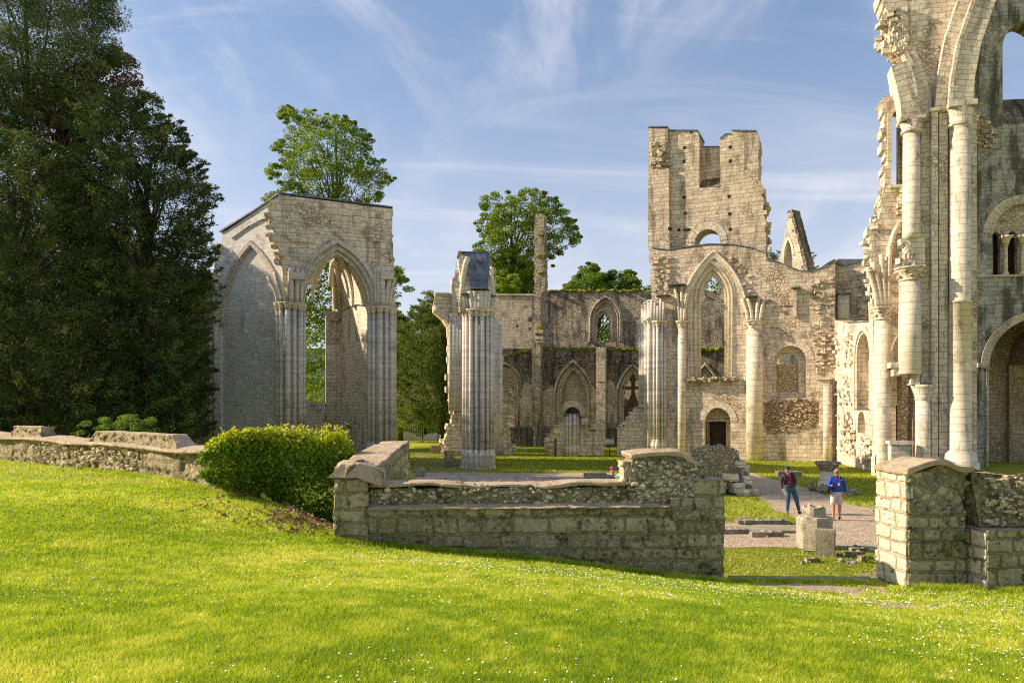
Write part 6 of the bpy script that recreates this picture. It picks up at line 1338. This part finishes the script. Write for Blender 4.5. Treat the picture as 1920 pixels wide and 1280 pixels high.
weed(742, 912, 16.9, 130, .36, 'yellow flowered weed growing inside the corner of the middle wall', True, sz=.05, w=.2)
weed(1778, 1040, 14.9, 45, .20, 'small ivy sprig on the shaded face of the right wall', mat='mid_leaf', sz=.05, w=.06)
weed(1803, 1010, 14.9, 30, .16, 'ivy sprig in the angle of the right wall, higher than the other', mat='mid_leaf', sz=.045, w=.05)
weed(1681, 368, 44.2, 110, .5, 'green tuft growing high on the sunlit ledge left of the nave pier', mat='lime_leaf', sz=.1, w=.14)
weed(1850, 862, 46, 160, 1.3, 'dark shrub at the foot of the great round arch', mat='mid_leaf', sz=.12, w=.22, z=.0)
weed(507, 430, 52.6, 200, 2.4, 'ivy trailing down the broken corner of the chapel', mat='lime_leaf', sz=.13, w=.16, name='ivy')
weed(1145, 850, 66, 160, .5, 'yellow flowers behind the small sign', True, 'hedge_leaf', .1, .5, 0, name='flower_bed')
M['near_drum'] = near_stone('weathered_pale_stone', (.46, .41, .31), (.36, .32, .24), (.35, .32, .26), (.16, .14, .10), (.42, .38, .29), .6, .25, .7)
M['near_drum2'] = near_stone('weathered_grey_stone', (.42, .37, .28), (.34, .30, .22), (.35, .32, .26), (.20, .17, .12), (.36, .32, .24), .5, .15, .45)
M['rubble2'] = near_stone('rubble_core_stone', (.60, .48, .32), (.34, .26, .16), (.26, .20, .12), (.14, .11, .065), CEM, .5, .3, .6)
# ================================================================ small ruins and loose stones in the court
def place(px_, py_, z=0.0): x, y = G(px_, py_, z); return Vector((x, y, float(ground(x, y)[0])))
def ctop(name, label, cat, px_, py_, rot=0.0, group=None):
    p = place(px_, py_); return thing(name, label, cat, Matrix.Translation(p) @ Matrix.Rotation(rot, 4, 'Z'), group), F/p.y
FS = Frame(P(1030, 800, 63.5), P(1132, 800, 63.5)); s = FS
st = thing('wall_stub', 'low broken wall stub with a short fluted half column in its middle', 'ruin', s.M)
mb = MB(); slab(mb, [(s.u(1030), ZB)]+rag(s.pts([(1030, 845), (1032, 818), (1045, 800), (1062, 785)]), .1, .4, 3)+s.pts([(1083, 784), (1098, 786), (1102, 797), (1108, 806), (1132, 814)])+[(s.u(1132), ZB)], [], 0, 1.5)
toothing(mb, s.pts([(1030, 850), (1034, 818), (1060, 786)]), -.2, 1.2, .6, .4, .15, 3, 1.3); toothing(mb, s.pts([(1090, 787), (1112, 796), (1116, 803)]), -.1, 1.3, .8, .5, .1, 4, 1.2)
mb.build('wall', M['ashlar'], st)
ms, mc = MB(), MB(); cluster(ms, mc, s.u(1061), s.u(1084), -.1, s.z(1070, 776), 4, 0, .4, plinth=1.0, cap=False); o = ms.build('fluted_column', M['shaft'], st); mb = MB(); boxm(mb, s.u(1060), s.u(1085), -.55, .3, s.z(1070, 777), s.z(1070, 775)); boxm(mb, s.u(1084), s.u(1090), -.1, .3, s.z(1070, 784), s.z(1070, 783)); mb.build('lead_cap', M['lead'], st)
FS2 = Frame(P(1157, 800, 63), P(1222, 800, 62)); s = FS2
st = thing('stepped_wall', 'pale stepped block wall leaning against the left end of the tower front', 'wall', s.M)
mb = MB(); slab(mb, [(s.u(1157), ZB)]+s.pts([(1157, 800), (1171, 799), (1172, 790), (1179, 788), (1180, 776), (1186, 774), (1187, 766), (1197, 766), (1198, 758), (1224, 757)])+[(s.u(1224), ZB)], [], 0, 1.3); toothing(mb, s.pts([(1158, 800), (1173, 790), (1182, 775), (1196, 763)]), 0, 1.1, .4, .25, .05, 2, 1.2); boxm(mb, s.u(1197), s.u(1212), -.15, 1.2, s.z(1200, 764), s.z(1200, 757)); mb.build('wall', M['ashlar'], st)
# rubble stump behind the hump
t_, k = ctop('rubble_stump', 'round-topped rubble core stump on squared blocks, behind the hump of the middle wall', 'ruin', 1345, 922); W0 = rootM(t_)
def dome(X):
    X = X.copy(); t = np.clip(X[:, 2]/2.1, 0, 1); X[:, 0] = X[:, 0]*(1.05-.32*t**2)-.12*t+.25*(1-t)**2*np.sign(X[:, 0]); X[:, 1] *= 1.05-.35*t**2; X[:, 2] -= .35*t*(X[:, 0]/1.3)**2; return X
rough_block('rubble_core', M['rubble2'], t_, W0, -1.15, 1.15, -1.0, 1.0, .2, 2.15, .045, 'rubble', 51, warp=dome, amp=1.3, resv=.07, cem_top=False)
mb = MB()
for i, (x, y, z, w_, h) in enumerate([(1.15, -.5, .2, .6, .45), (1.5, -.7, .1, .7, .3), (1.05, -.8, .65, .5, .4), (.6, -1.0, .3, .6, .5), (1.0, -.4, 1.1, .45, .4), (.3, -1.05, .8, .5, .35), (-.3, -1.05, .3, .7, .5), (.75, -.75, 1.35, .4, .3), (1.45, -1.0, .12, .6, .3), (-1.0, -.8, .2, .6, .5), (.9, -1.2, .1, .6, .35), (1.1, -.2, .75, .5, .5)]): stone(mb, x, y, z, w_, .6, h, i, .1*i)
mb.split('squared_block', M['ashlar_bright'], t_)
# column base with hollow fluted drum on it
t_, k = ctop('carved_pedestal', 'pale many-sided column pedestal carrying a hollow fluted drum, in front of the men', 'column base', 1527, 1026, .2); W0 = rootM(t_); s_ = 1/k
mb = MB(); lathe(mb, 0, 0, [(.47, -.2), (.47, .55), (.475, .80), (.44, .86), (.42, .87)], 8, False, .35); mb.build('block', M['near_drum'], t_)
mb = MB(); n = 20; vs, fs = [], []
for (r0, z) in [(.31, .87), (.29, .93), (.285, 1.12), (.29, 1.15), (.20, 1.14), (.17, .92), (.0, .90)]:
    for j in range(n): a = 2*math.pi*j/n; rr = r0*(1+(.09 if (j % 4 < 2 and .9 < z < 1.15 and r0 > .25) else 0))+.0; vs.append((rr*math.cos(a)+.0, rr*math.sin(a), z+(.03*math.sin(j*1.7)+.02*math.sin(j*2.9) if z > 1.1 else 0)))
for i in range(6):
    for j in range(n): fs.append((i*n+j, i*n+(j+1) % n, (i+1)*n+(j+1) % n, (i+1)*n+j))
mb.add(vs, fs); mb.build('fluted_drum', M['near_drum'], t_)
t_, k = ctop('stone_block', 'upright squared stone block standing in front of the column base', 'stone', 1547, 1046, -.42)
rough_block('block', M['near_drum2'], t_, rootM(t_), -.24, .24, -.14, .14, -.1, .70, .02, 'cement', 61, amp=.5, cem_top=False)
mb = MB(); boxm(mb, -.20, -.17, -.11, -.08, .69, .705); boxm(mb, .17, .20, -.11, -.08, .69, .705); mb.split('bolt', M['iron'], t_)
t_, k = ctop('column_stub', 'short round column stub with wide weathered capital, beside the man in blue', 'column', 1552, 921)
W0 = rootM(t_); mb = MB(); lathe(mb, 0, 0, [(.50, -.1), (.50, .2), (.42, .45), (.36, .55), (.35, .62), (.34, 1.0)], 14); mb.build('shaft', M['shaft_warm'], t_)
mb = MB(); lathe(mb, 0, 0, [(.35, .98), (.40, 1.0), (.40, 1.04), (.36, 1.06), (.50, 1.24), (.58, 1.28), (.58, 1.38), (.55, 1.40)], 12, False, .2)
for j in range(8): a = j*math.pi/4; blob(mb, (.43*math.cos(a), .43*math.sin(a), 1.14), (.09, .09, .08), j, 0)
mb.build('capital', M['rubble'], t_)
mb = MB(); R = random.Random(3)
for i in range(16): a = R.uniform(0, 6.3); r_ = R.uniform(.4, .95); blob(mb, (-.15+r_*math.cos(a), r_*math.sin(a)*.8, .12+.2*(1-r_)), (R.uniform(.12, .28), R.uniform(.12, .22), R.uniform(.1, .18)), i, 1, .3)
mb.split('footing_stone', M['rubble'], t_)
def lying(label, px_, py_, w_, d, h, seed, mat='near_drum', rot=0.0, name='loose_stone', group='loose stones lying in the court', mode='rubble', amp=.6):
    t_, k = ctop(name, label, 'stone', px_, py_, rot, group); p = rootM(t_); me_o = rough_block(name, M[mat], None, p, -w_/2, w_/2, -d/2, d/2, -.08, h, max(.025, w_/40), mode, seed, amp=amp, cem_top=False)
    bpy.data.objects.remove(t_); me_o['label'] = label; me_o['category'] = 'stone'; me_o['group'] = group; return me_o
lying('long flat worn stone lying in the court grass behind the man with the cap', 1478, 893, 1.35, .6, .32, 71)
lying('squared stone lying right of the short column stub', 1594, 928, .55, .4, .26, 72)
lying('thin pale slab lying flat in the grass beside the right wall', 1648, 955, 1.0, 1.1, .05, 73, mode='cement', amp=.2)
lying('long low weathered slab, farther of the flat stones beside the path', 1428, 981, 1.75, .55, .16, 74, amp=.8)
lying('flat platform stone whose gravelly top fills between the edge stones', 1430, 995, 2.3, 1.05, .10, 75, mode='cement', amp=.4)
lying('thick edge stone at the front of the flat platform, by the wall end', 1375, 1000, .9, .35, .17, 76)
lying('long edge stone at the front of the flat platform, nearest the column base', 1437, 1006, .95, .30, .17, 77)
lying('thin grey stone half sunk in the grass left of the upright block', 1515, 1035, .36, .2, .07, 78)
lying('small rounded pebble-like stone right of the upright block', 1575, 1046, .14, .14, .10, 79)
lying('dark flat stone at the back of the little pile', 1607, 1034, .45, .3, .14, 80, 'near')
lying('pale flat slab on top of the little stone pile', 1602, 1046, .46, .3, .16, 81)
lying('long thin stone leaning out of the little pile toward the lawn', 1590, 1060, .42, .14, .07, 82, rot=-.5)
lying('reddish block at the right of the little stone pile', 1616, 1056, .17, .25, .18, 83, 'near')
lying('crumbled clod of stone in the grass mound before the upright block', 1522, 1060, .34, .25, .12, 84, 'near')
lying('small stone on the left slope of the grass mound', 1505, 1064, .10, .1, .10, 85)
lying('pale rough stone at the far end of the return wall', 788, 893, .55, .5, .45, 86)
lying('long weathered stone lying beside the rubble foot of the rear wall stub', 822, 850, 1.2, .8, .75, 87)
lying('dark mossy carved stone leaning among the fallen vault stones', 843, 868, .7, .5, .9, 88, 'near', .3)
lying('dark fallen vault stone nearest the lawn gap, left of the great pier', 832, 876, .75, .5, .42, 89, 'near', -.4)
lying('dark fallen ribbed stone touching the foot of the tall clustered pier', 855, 874, .8, .45, .5, 90, 'near', .2)
lying('worn threshold stone spanning the opening between the two near walls', 1500, 1100, 3.0, .3, .05, 91, rot=-.02, mode='cement', amp=.5)
lying('rough grey boulder stones at the right end of the low kerb', 1116, 906, 1.2, .5, .55, 92)
lying('small flat stone low in the gravel at the right end of the kerb', 1146, 906, .9, .4, .32, 93)
FK = Frame(P(795, 900, 40.5), P(1098, 900, 39.8)); kw = thing('kerb_wall', 'long low grey stone kerb just above the coping of the middle wall', 'kerb', FK.M)
mb = MB(); u0 = 0; R = random.Random(9)
L_ = FK.u(1098)
while u0 < L_: w_ = R.uniform(.8, 1.5); stone(mb, u0+w_/2, .25, .07, w_*.99, .5, .42+R.uniform(-.03, .03), u0); u0 += w_
mb.split('kerb_stone', M['shaft'], kw)
# sign, posts, railing, house
p = P(1143, 855, 63.5); sg = thing('notice_sign', 'small white notice board on a thin brown post beside the wall stub', 'sign', Matrix.Translation((p.x, p.y, 0))); mb = MB(); boxm(mb, -.05, .05, -.04, .04, -.2, 1.1); mb.build('post', M['wood'], sg)
mb = MB(); boxm(mb, -.36, .36, -.075, -.045, 1.02, 1.42); bd = mb.build('board', flat('white_board', (.62, .62, .55), .6, .05), sg); mb = MB()
for k, (w_, y) in enumerate(((.28, 1.33), (.25, 1.22), (.27, 1.11))):
    x = -w_
    while x < w_-.03: q_ = .03+.04*abs(math.sin(x*37+k)); boxm(mb, x, min(w_, x+q_), -.082, -.0755, y-.022, y+.022); x += q_+.02
mb.build('lettering', M['door'], bd, kind='stuff')
for (x, y0, y1, d, lab) in ((998, 805, 838, 79.5, 'thin timber post at the foot of the far wall'), (1041, 822, 856, 63, 'thin timber post in front of the broken wall stub')):
    p = P(x, y1, d); mb = MB(); boxm(mb, -.09, .09, -.08, .08, -.3, (y1-y0)/F*d); mb.v = [(a+.02*c, b, c) for a, b, c in mb.v]; tagtop(mb.build('timber_post', M['wood'], None, Matrix.Translation((p.x, p.y, 0))), lab, 'post', 'timber posts')
p = P(780, 812, 90); rl = thing('railing', 'pale metal railing bars among the bushes beside the chapel', 'railing', Matrix.Translation((p.x, 90, 0)))
mb = MB()
for i in range(9): boxm(mb, -.9+i*.22, -.84+i*.22, -.03, .03, 0, 3.1)
mb.split('bar', flat('galvanised', (.38, .38, .36), .5, .1), rl); mb = MB(); boxm(mb, -1, 1.0, .035, .06, 2.9, 2.96); boxm(mb, -1, 1.0, .035, .06, .3, .36); mb.split('rail', M['shaft'], rl)
p = P(785, 745, 97); hs = thing('stone_house', 'pale house glimpsed through the conifer between chapel and pier', 'house', Matrix.Translation((p.x, 97, 0))); mb = MB(); boxm(mb, -4.2, 2.2, 0, 6, -1, 7.2); mb.build('wall', M['grey_ashlar'], hs)
mb = MB(); mb.add([(-4.5, -.3, 7.2), (2.5, -.3, 7.2), (2.5, 6.3, 7.2), (-4.5, 6.3, 7.2), (-4.5, 3, 8.4), (2.5, 3, 8.4)], [(0, 1, 5, 4), (2, 3, 4, 5), (0, 4, 3), (1, 2, 5), (3, 2, 1, 0)]); rf = mb.build('roof', M['lead'], hs)
for x in (-2.6, 1.1): mb = MB(); boxm(mb, x-.3, x+.3, 2.7, 3.3, 7.6, 8.9); boxm(mb, x-.38, x+.38, 2.62, 3.38, 8.9, 9.05); mb.build('chimney', M['ashlar_bright'], rf)
for x in (-3, -.9, 1.1): mb = MB(); boxm(mb, x-.4, x+.4, -.05, .02, 3.6, 5.2); mb.build('window', M['door'], hs)

# ================================================================ people
def skin(name, verts, edges, rad, mat, parent, sub=2, flat_=1.0, W_=None):
    me = bpy.data.meshes.new(name); me.from_pydata([tuple(v) for v in verts], edges, []); o = bpy.data.objects.new('tmp', me); COL.objects.link(o)
    md = o.modifiers.new('s', 'SKIN'); md.use_smooth_shade = True; md.branch_smoothing = .3
    for i, r in enumerate(rad): sv = me.skin_vertices[0].data[i]; sv.radius = (r, r) if not isinstance(r, tuple) else r; sv.use_root = (i == 0)
    m2 = o.modifiers.new('d', 'SUBSURF'); m2.levels = sub; m2.render_levels = sub
    dg = bpy.context.evaluated_depsgraph_get(); dg.update(); out = bpy.data.meshes.new_from_object(o.evaluated_get(dg)); bpy.data.objects.remove(o); out.name = name
    out.materials.clear(); return link(name, out, mat, parent)
def mixp(a, b, t): return tuple(a[i]+(b[i]-a[i])*t for i in range(3))
def person(label, px_, py_, J, shirt, trousers, skinm, shoe, cap=None, hair=None, short=False, bulk=1.0, turn=0.0, hide=0):
    p = place(px_, py_); t_ = thing('person', label, 'person', Matrix.Translation(p)); B = bulk
    V, E, R_ = [], [], []
    def v(c, r, par=None):
        V.append(c); R_.append(r)
        if par is not None: E.append((par, len(V)-1))
        return len(V)-1
    pel = v(J['pelvis'], (.10*B, .08*B)); ab = v(mixp(J['pelvis'], J['chest'], .5), (.10*B, .085*B), pel); chs = v(J['chest'], (.12*B, .09*B), ab); nk = v(J['neck'], .055, chs)
    hd_ = J['head']; h1 = v((hd_[0], hd_[1], hd_[2]-.05), (.062, .07), nk); h2 = v((hd_[0], hd_[1], hd_[2]+.03), (.078, .092), h1); v((hd_[0], hd_[1], hd_[2]+.10), (.055, .066), h2)
    for sd in ('L', 'R'):
        sh = v(J['sh'+sd], .062*B, chs); el = v(J['el'+sd], .042*B, sh); wr = v(J['wr'+sd], .028, el); hd2 = J['ha'+sd]; pm = v(hd2, (.034, .018), wr)
        dr = Vector(hd2)-Vector(J['wr'+sd]); dr.normalize(); sdv = dr.cross(Vector((0, 1, 0)));
        if sdv.length < .2: sdv = Vector((1, 0, 0))
        sdv.normalize(); curl = Vector((0, -1, 0))*.3 if sd == 'L' else Vector((0, -1, 0))*.3
        for f_ in range(4):
            b0 = Vector(hd2)+sdv*(.024-.016*f_)+dr*.02; l_f = (.040, .046, .042, .033)[f_]; k1 = v(tuple(b0), .0085, pm); k2 = v(tuple(b0+dr*l_f*.6), .008, k1); v(tuple(b0+dr*l_f+curl*.05), .0065, k2)
        tb = v(tuple(Vector(hd2)+sdv*.036-dr*.02+curl*.03), .0095, pm); v(tuple(Vector(hd2)+sdv*.05+dr*.02+curl*.06), .008, tb)
        hp = v(J['hip'+sd], .07*B, pel); kn = v(J['kn'+sd], .056*B if short else .055, hp); cf = v(mixp(J['kn'+sd], J['an'+sd], .35), .054, kn); an = v(J['an'+sd], .036, cf); ft = J['ft'+sd]; v(ft, .032, an)
    body = skin('body', V, E, R_, skinm, t_)
    # face
    mb = MB(); fd = Vector((math.sin(turn), -math.cos(turn), 0)); sdv = Vector((math.cos(turn), math.sin(turn), 0)); H = Vector(hd_)
    c_ = H+fd*.09-Vector((0, 0, .005)); blob(mb, c_, (.016, .016, .024), 1, 1, .05, True)
    for k in (-1, 1): c_ = H+sdv*.080*k; blob(mb, c_, (.014, .02, .03), 2, 1, .05, True)
    mb.build('nose_and_ears', skinm, body)
    mb = MB()
    for k in (-1, 1): blob(mb, H+fd*.082+sdv*.03*k+Vector((0, 0, .02)), (.010, .008, .007), 3, 1, .02, True)
    blob(mb, H+fd*.080-Vector((0, 0, .045)), (.022, .008, .006), 3, 1, .02, True); mb.build('eyes_and_mouth', M['door'], body)
    # clothes follow the same joints, a little larger
    def sub_(ids, extra, nm, mat, pts=None):
        skin(nm, [x[0] for x in ids], extra, [x[1] for x in ids], mat, t_)
    wL, wR = mixp(J['elL'], J['wrL'], .92), mixp(J['elR'], J['wrR'], .92)
    low = mixp(J['pelvis'], J['chest'], -.05)
    sub_([(J['chest'], (.165*B, .125*B)), (mixp(J['pelvis'], J['chest'], .45), (.175*B, .16*B)), (low, (.17*B, .145*B)), (J['shL'], .08*B), (J['elL'], .056*B), (wL, .042), (J['shR'], .08*B), (J['elR'], .056*B), (wR, .042), (mixp(J['chest'], J['neck'], .6), .085)],
         [(0, 1), (1, 2), (0, 3), (3, 4), (4, 5), (0, 6), (6, 7), (7, 8), (0, 9)], 'jacket', shirt)
    e = .12 if short else .93
    q0 = [(mixp(J['pelvis'], J['chest'], .30), (.15*B, .13*B)), (J['pelvis'], (.155*B, .13*B))]; ed = [(0, 1)]
    for sd in ('L', 'R'):
        k = len(q0); q0 += [(J['hip'+sd], .10*B), (J['kn'+sd], .078*B if not short else .095*B)]; ed += [(1, k), (k, k+1)]
        if not short: q0 += [(mixp(J['kn'+sd], J['an'+sd], .45), .068), (mixp(J['kn'+sd], J['an'+sd], .97), .060)]; ed += [(k+1, k+2), (k+2, k+3)]
    skin('shorts' if short else 'trousers', [x[0] for x in q0], ed, [x[1] for x in q0], trousers, t_)
    for sd in ('L', 'R'):
        a, f_ = Vector(J['an'+sd]), Vector(J['ft'+sd]); f_.z = .045; heel = a+(a-f_)*.35; heel.z = .045
        skin('shoe', [heel, (heel+f_)/2, f_, a+Vector((0, 0, .01))], [(0, 1), (1, 2), (1, 3)], [.052, .056, .052, .056], shoe, t_)
    if cap:
        mb = MB(); lathe(mb, H.x, H.y, [(.098, H.z+.045), (.104, H.z+.075), (.092, H.z+.115), (.05, H.z+.140), (.01, H.z+.145)], 16); cpo = mb.build('cap', cap, t_, Matrix.Identity(4))
        mb = MB(); c_ = H+fd*.115+Vector((0, 0, .052)); blob(mb, c_, (.06, .06, .010), 4, 1, .03, True, turn); mb.build('peak', cap, cpo, Matrix.Identity(4))
        for o_ in (cpo,): o_.matrix_local = Matrix.Identity(4)
        for ch_ in cpo.children: ch_.matrix_local = Matrix.Identity(4)
    if hair:
        mb = MB(); bk = H-fd*.045+Vector((0, 0, .035)); blob(mb, bk, (.082, .082, .080), 5, 2, .05, True); mb.build('hair', hair, t_)
    return t_
def plaid(name, base, line, sc_=14, w_=.18, line2=None):
    mt, t, b = newmat(name); oc = t.n('ShaderNodeTexCoord').outputs['Object']; s = t.n('ShaderNodeSeparateXYZ', i_0=oc)
    def ln(ax, sc__, off): return t.math('LESS_THAN', t.math('FRACT', t.math('MULTIPLY_ADD', s.outputs[ax], sc__, off)), w_)
    f = t.math('MAXIMUM', ln(0, sc_, .1), ln(2, sc_, .3)); c_ = t.mix(f, base, line)
    if line2: c_ = t.mix(t.math('MULTIPLY', t.math('MAXIMUM', ln(0, sc_*.5, .6), ln(2, sc_*.5, .7)), .8), c_, line2)
    t.link(c_, b.inputs['Base Color']); return mt
SK = flat('skin', (.46, .25, .17), .55, .08, 12); GREYH = flat('grey_hair', (.36, .32, .28), .9, .2, 40)
denim = flat('denim', (.045, .10, .16), .85, .35, 9); blackc = flat('black_shoe', (.02, .018, .02), .6, .2); bluej = flat('blue_jacket', (.015, .065, .42), .6, .25, 7)
J1 = dict(pelvis=(.05,0,.95), chest=(-.03,.0,1.30), neck=(-.07,-.01,1.50), head=(-.09,-.03,1.605), shL=(-.23,0,1.42), elL=(-.30,.02,1.13), wrL=(-.26,-.08,.90), haL=(-.25,-.10,.82), shR=(.15,0,1.42), elR=(.24,.06,1.16), wrR=(.20,.0,.97), haR=(.17,-.02,.91),
          hipL=(-.04,0,.88), knL=(-.06,-.02,.49), anL=(-.07,.0,.10), ftL=(-.13,-.13,.045), hipR=(.14,0,.88), knR=(.26,-.03,.49), anR=(.35,.0,.10), ftR=(.40,-.13,.045))
man1 = person('man in a flat blue cap, plaid shirt and jeans standing on the path', 1480, 963, J1, plaid('plaid_shirt', (.06, .065, .11), (.16, .06, .08), 17, .3, (.02, .02, .035)), denim, SK, blackc, cap=flat('blue_cap', (.02, .06, .13), .8, .2), bulk=1.1, turn=.9)
mb = MB(); stone(mb, -.235, -.13, .80, .06, .01, .22, 3, .3); mb.v = [(x+(.86-z)*.35, y, z) for x, y, z in mb.v]; tagtop(mb.build('folded_map', M['petal'], None, rootM(man1)), 'small folded white paper held low by the man in the flat cap', 'paper')
mb = MB(); tube3(mb, [(-.14, -.02, 1.46), (-.10, -.135, 1.40), (-.04, -.15, 1.22), (.02, -.02, 1.46)][:3], .010, 6); tube3(mb, [(.0, -.02, 1.47), (-.02, -.14, 1.38), (-.04, -.15, 1.22)], .010, 6); boxm(mb, -.075, -.005, -.165, -.155, 1.13, 1.22); mb.build('lanyard', flat('red_lanyard', (.45, .03, .06), .6, .1), man1)
mb = MB()
for k in (-1, 1): tube3(mb, [(-.04+k*.15, .10, 1.42), (-.04+k*.14, .0, 1.50), (-.04+k*.125, -.12, 1.38), (-.03+k*.13, -.13, 1.18), (-.02+k*.16, .02, 1.08)], .024, 6)
blob(mb, (-.03, .20, 1.24), (.16, .11, .22), 4, 2, .05, True); tagtop(mb.build('backpack', blackc, None, rootM(man1)), 'black backpack worn by the man in the flat cap', 'backpack')
J2 = dict(pelvis=(0,0,.95), chest=(-.01,-.03,1.32), neck=(.0,-.02,1.53), head=(-.01,-.03,1.65), shL=(-.18,-.02,1.44), elL=(-.28,-.06,1.18), wrL=(-.24,-.25,1.22), haL=(-.20,-.30,1.24), shR=(.18,0,1.44), elR=(.30,.03,1.16), wrR=(.27,-.04,.90), haR=(.265,-.06,.82),
          hipL=(-.10,0,.88), knL=(-.11,-.03,.50), anL=(-.10,.0,.10), ftL=(-.15,-.14,.045), hipR=(.09,0,.88), knR=(.11,-.02,.50), anR=(.12,.02,.10), ftR=(.13,-.13,.045))
man2 = person('grey haired man in a bright blue jacket and white checked shorts on the gravel path', 1568, 975, J2, bluej, plaid('checked_shorts', (.62, .58, .56), (.30, .20, .24), 13, .16, (.40, .34, .38)), SK, blackc, hair=GREYH, short=True, bulk=1.18, turn=-.9)
mb = MB(); boxm(mb, -.265, -.17, -.37, -.31, 1.22, 1.30); lathe(mb, -.215, -.39, [(.03, 1.24), (.03, 1.28)], 10); tagtop(mb.build('camera', blackc, None, rootM(man2)), 'small black camera held at the chest of the man in blue', 'camera')
mb = MB(); tube3(mb, [(.17, -.02, 1.50), (.08, -.165, 1.40), (-.10, -.19, 1.18), (-.26, -.05, .98)], .013, 6); blob(mb, (-.29, -.02, 1.05), (.07, .11, .15), 4, 2, .08, True); tagtop(mb.build('shoulder_bag', blackc, None, rootM(man2)), 'black shoulder bag on a diagonal strap worn by the man in blue', 'bag')
mb = MB(); boxm(mb, -.03, .04, -.215, -.205, 1.20, 1.30); mb.build('name_badge', M['petal'], man2); mb = MB()
for k in (-1, 1): tube3(mb, [(.0+k*.06, -.08, 1.50), (.0+k*.05, -.18, 1.42), (.005, -.205, 1.30)], .007, 5)
mb.build('lanyard', flat('red_cord', (.5, .04, .08), .6, .1), man2); mb = MB()
for k in (-.03, .03): boxm(mb, .05+k, .10+k, -.19, -.183, 1.38+k*.5, 1.395+k*.5)
mb.build('jacket_emblem', M['petal'], man2)
J3 = dict(pelvis=(0,0,.95), chest=(.0,0,1.30), neck=(.02,-.01,1.50), head=(.03,-.01,1.62), shL=(-.12,.05,1.42), elL=(-.14,.08,1.12), wrL=(-.10,.10,.90), haL=(-.10,.10,.82), shR=(.12,-.08,1.42), elR=(.30,-.12,1.36), wrR=(.50,-.10,1.40), haR=(.57,-.10,1.41),
          hipL=(-.09,0,.88), knL=(-.09,0,.48), anL=(-.09,.03,.10), ftL=(.0,-.02,.045), hipR=(.09,0,.88), knR=(.09,0,.48), anR=(.09,.02,.10), ftR=(.18,-.03,.045))
man3 = person('man in a purple patterned cap behind the middle wall, pointing to the right', 1147, 966, J3, flat('grey_vest', (.035, .04, .05), .8, .3), denim, SK, blackc, cap=plaid('purple_cap', (.20, .03, .30), (.55, .06, .20), 60, .4), bulk=1.05, turn=1.5)
mb = MB(); tube3(mb, [(.12, -.08, 1.42), (.30, -.12, 1.36), (.44, -.105, 1.388)], [.085, .064, .05], 10); mb.build('blue_sleeve', flat('pale_blue_sleeve', (.22, .32, .45), .8, .15), man3)

for o in list(bpy.data.objects):
    if '_m' in o.keys(): del o['_m']
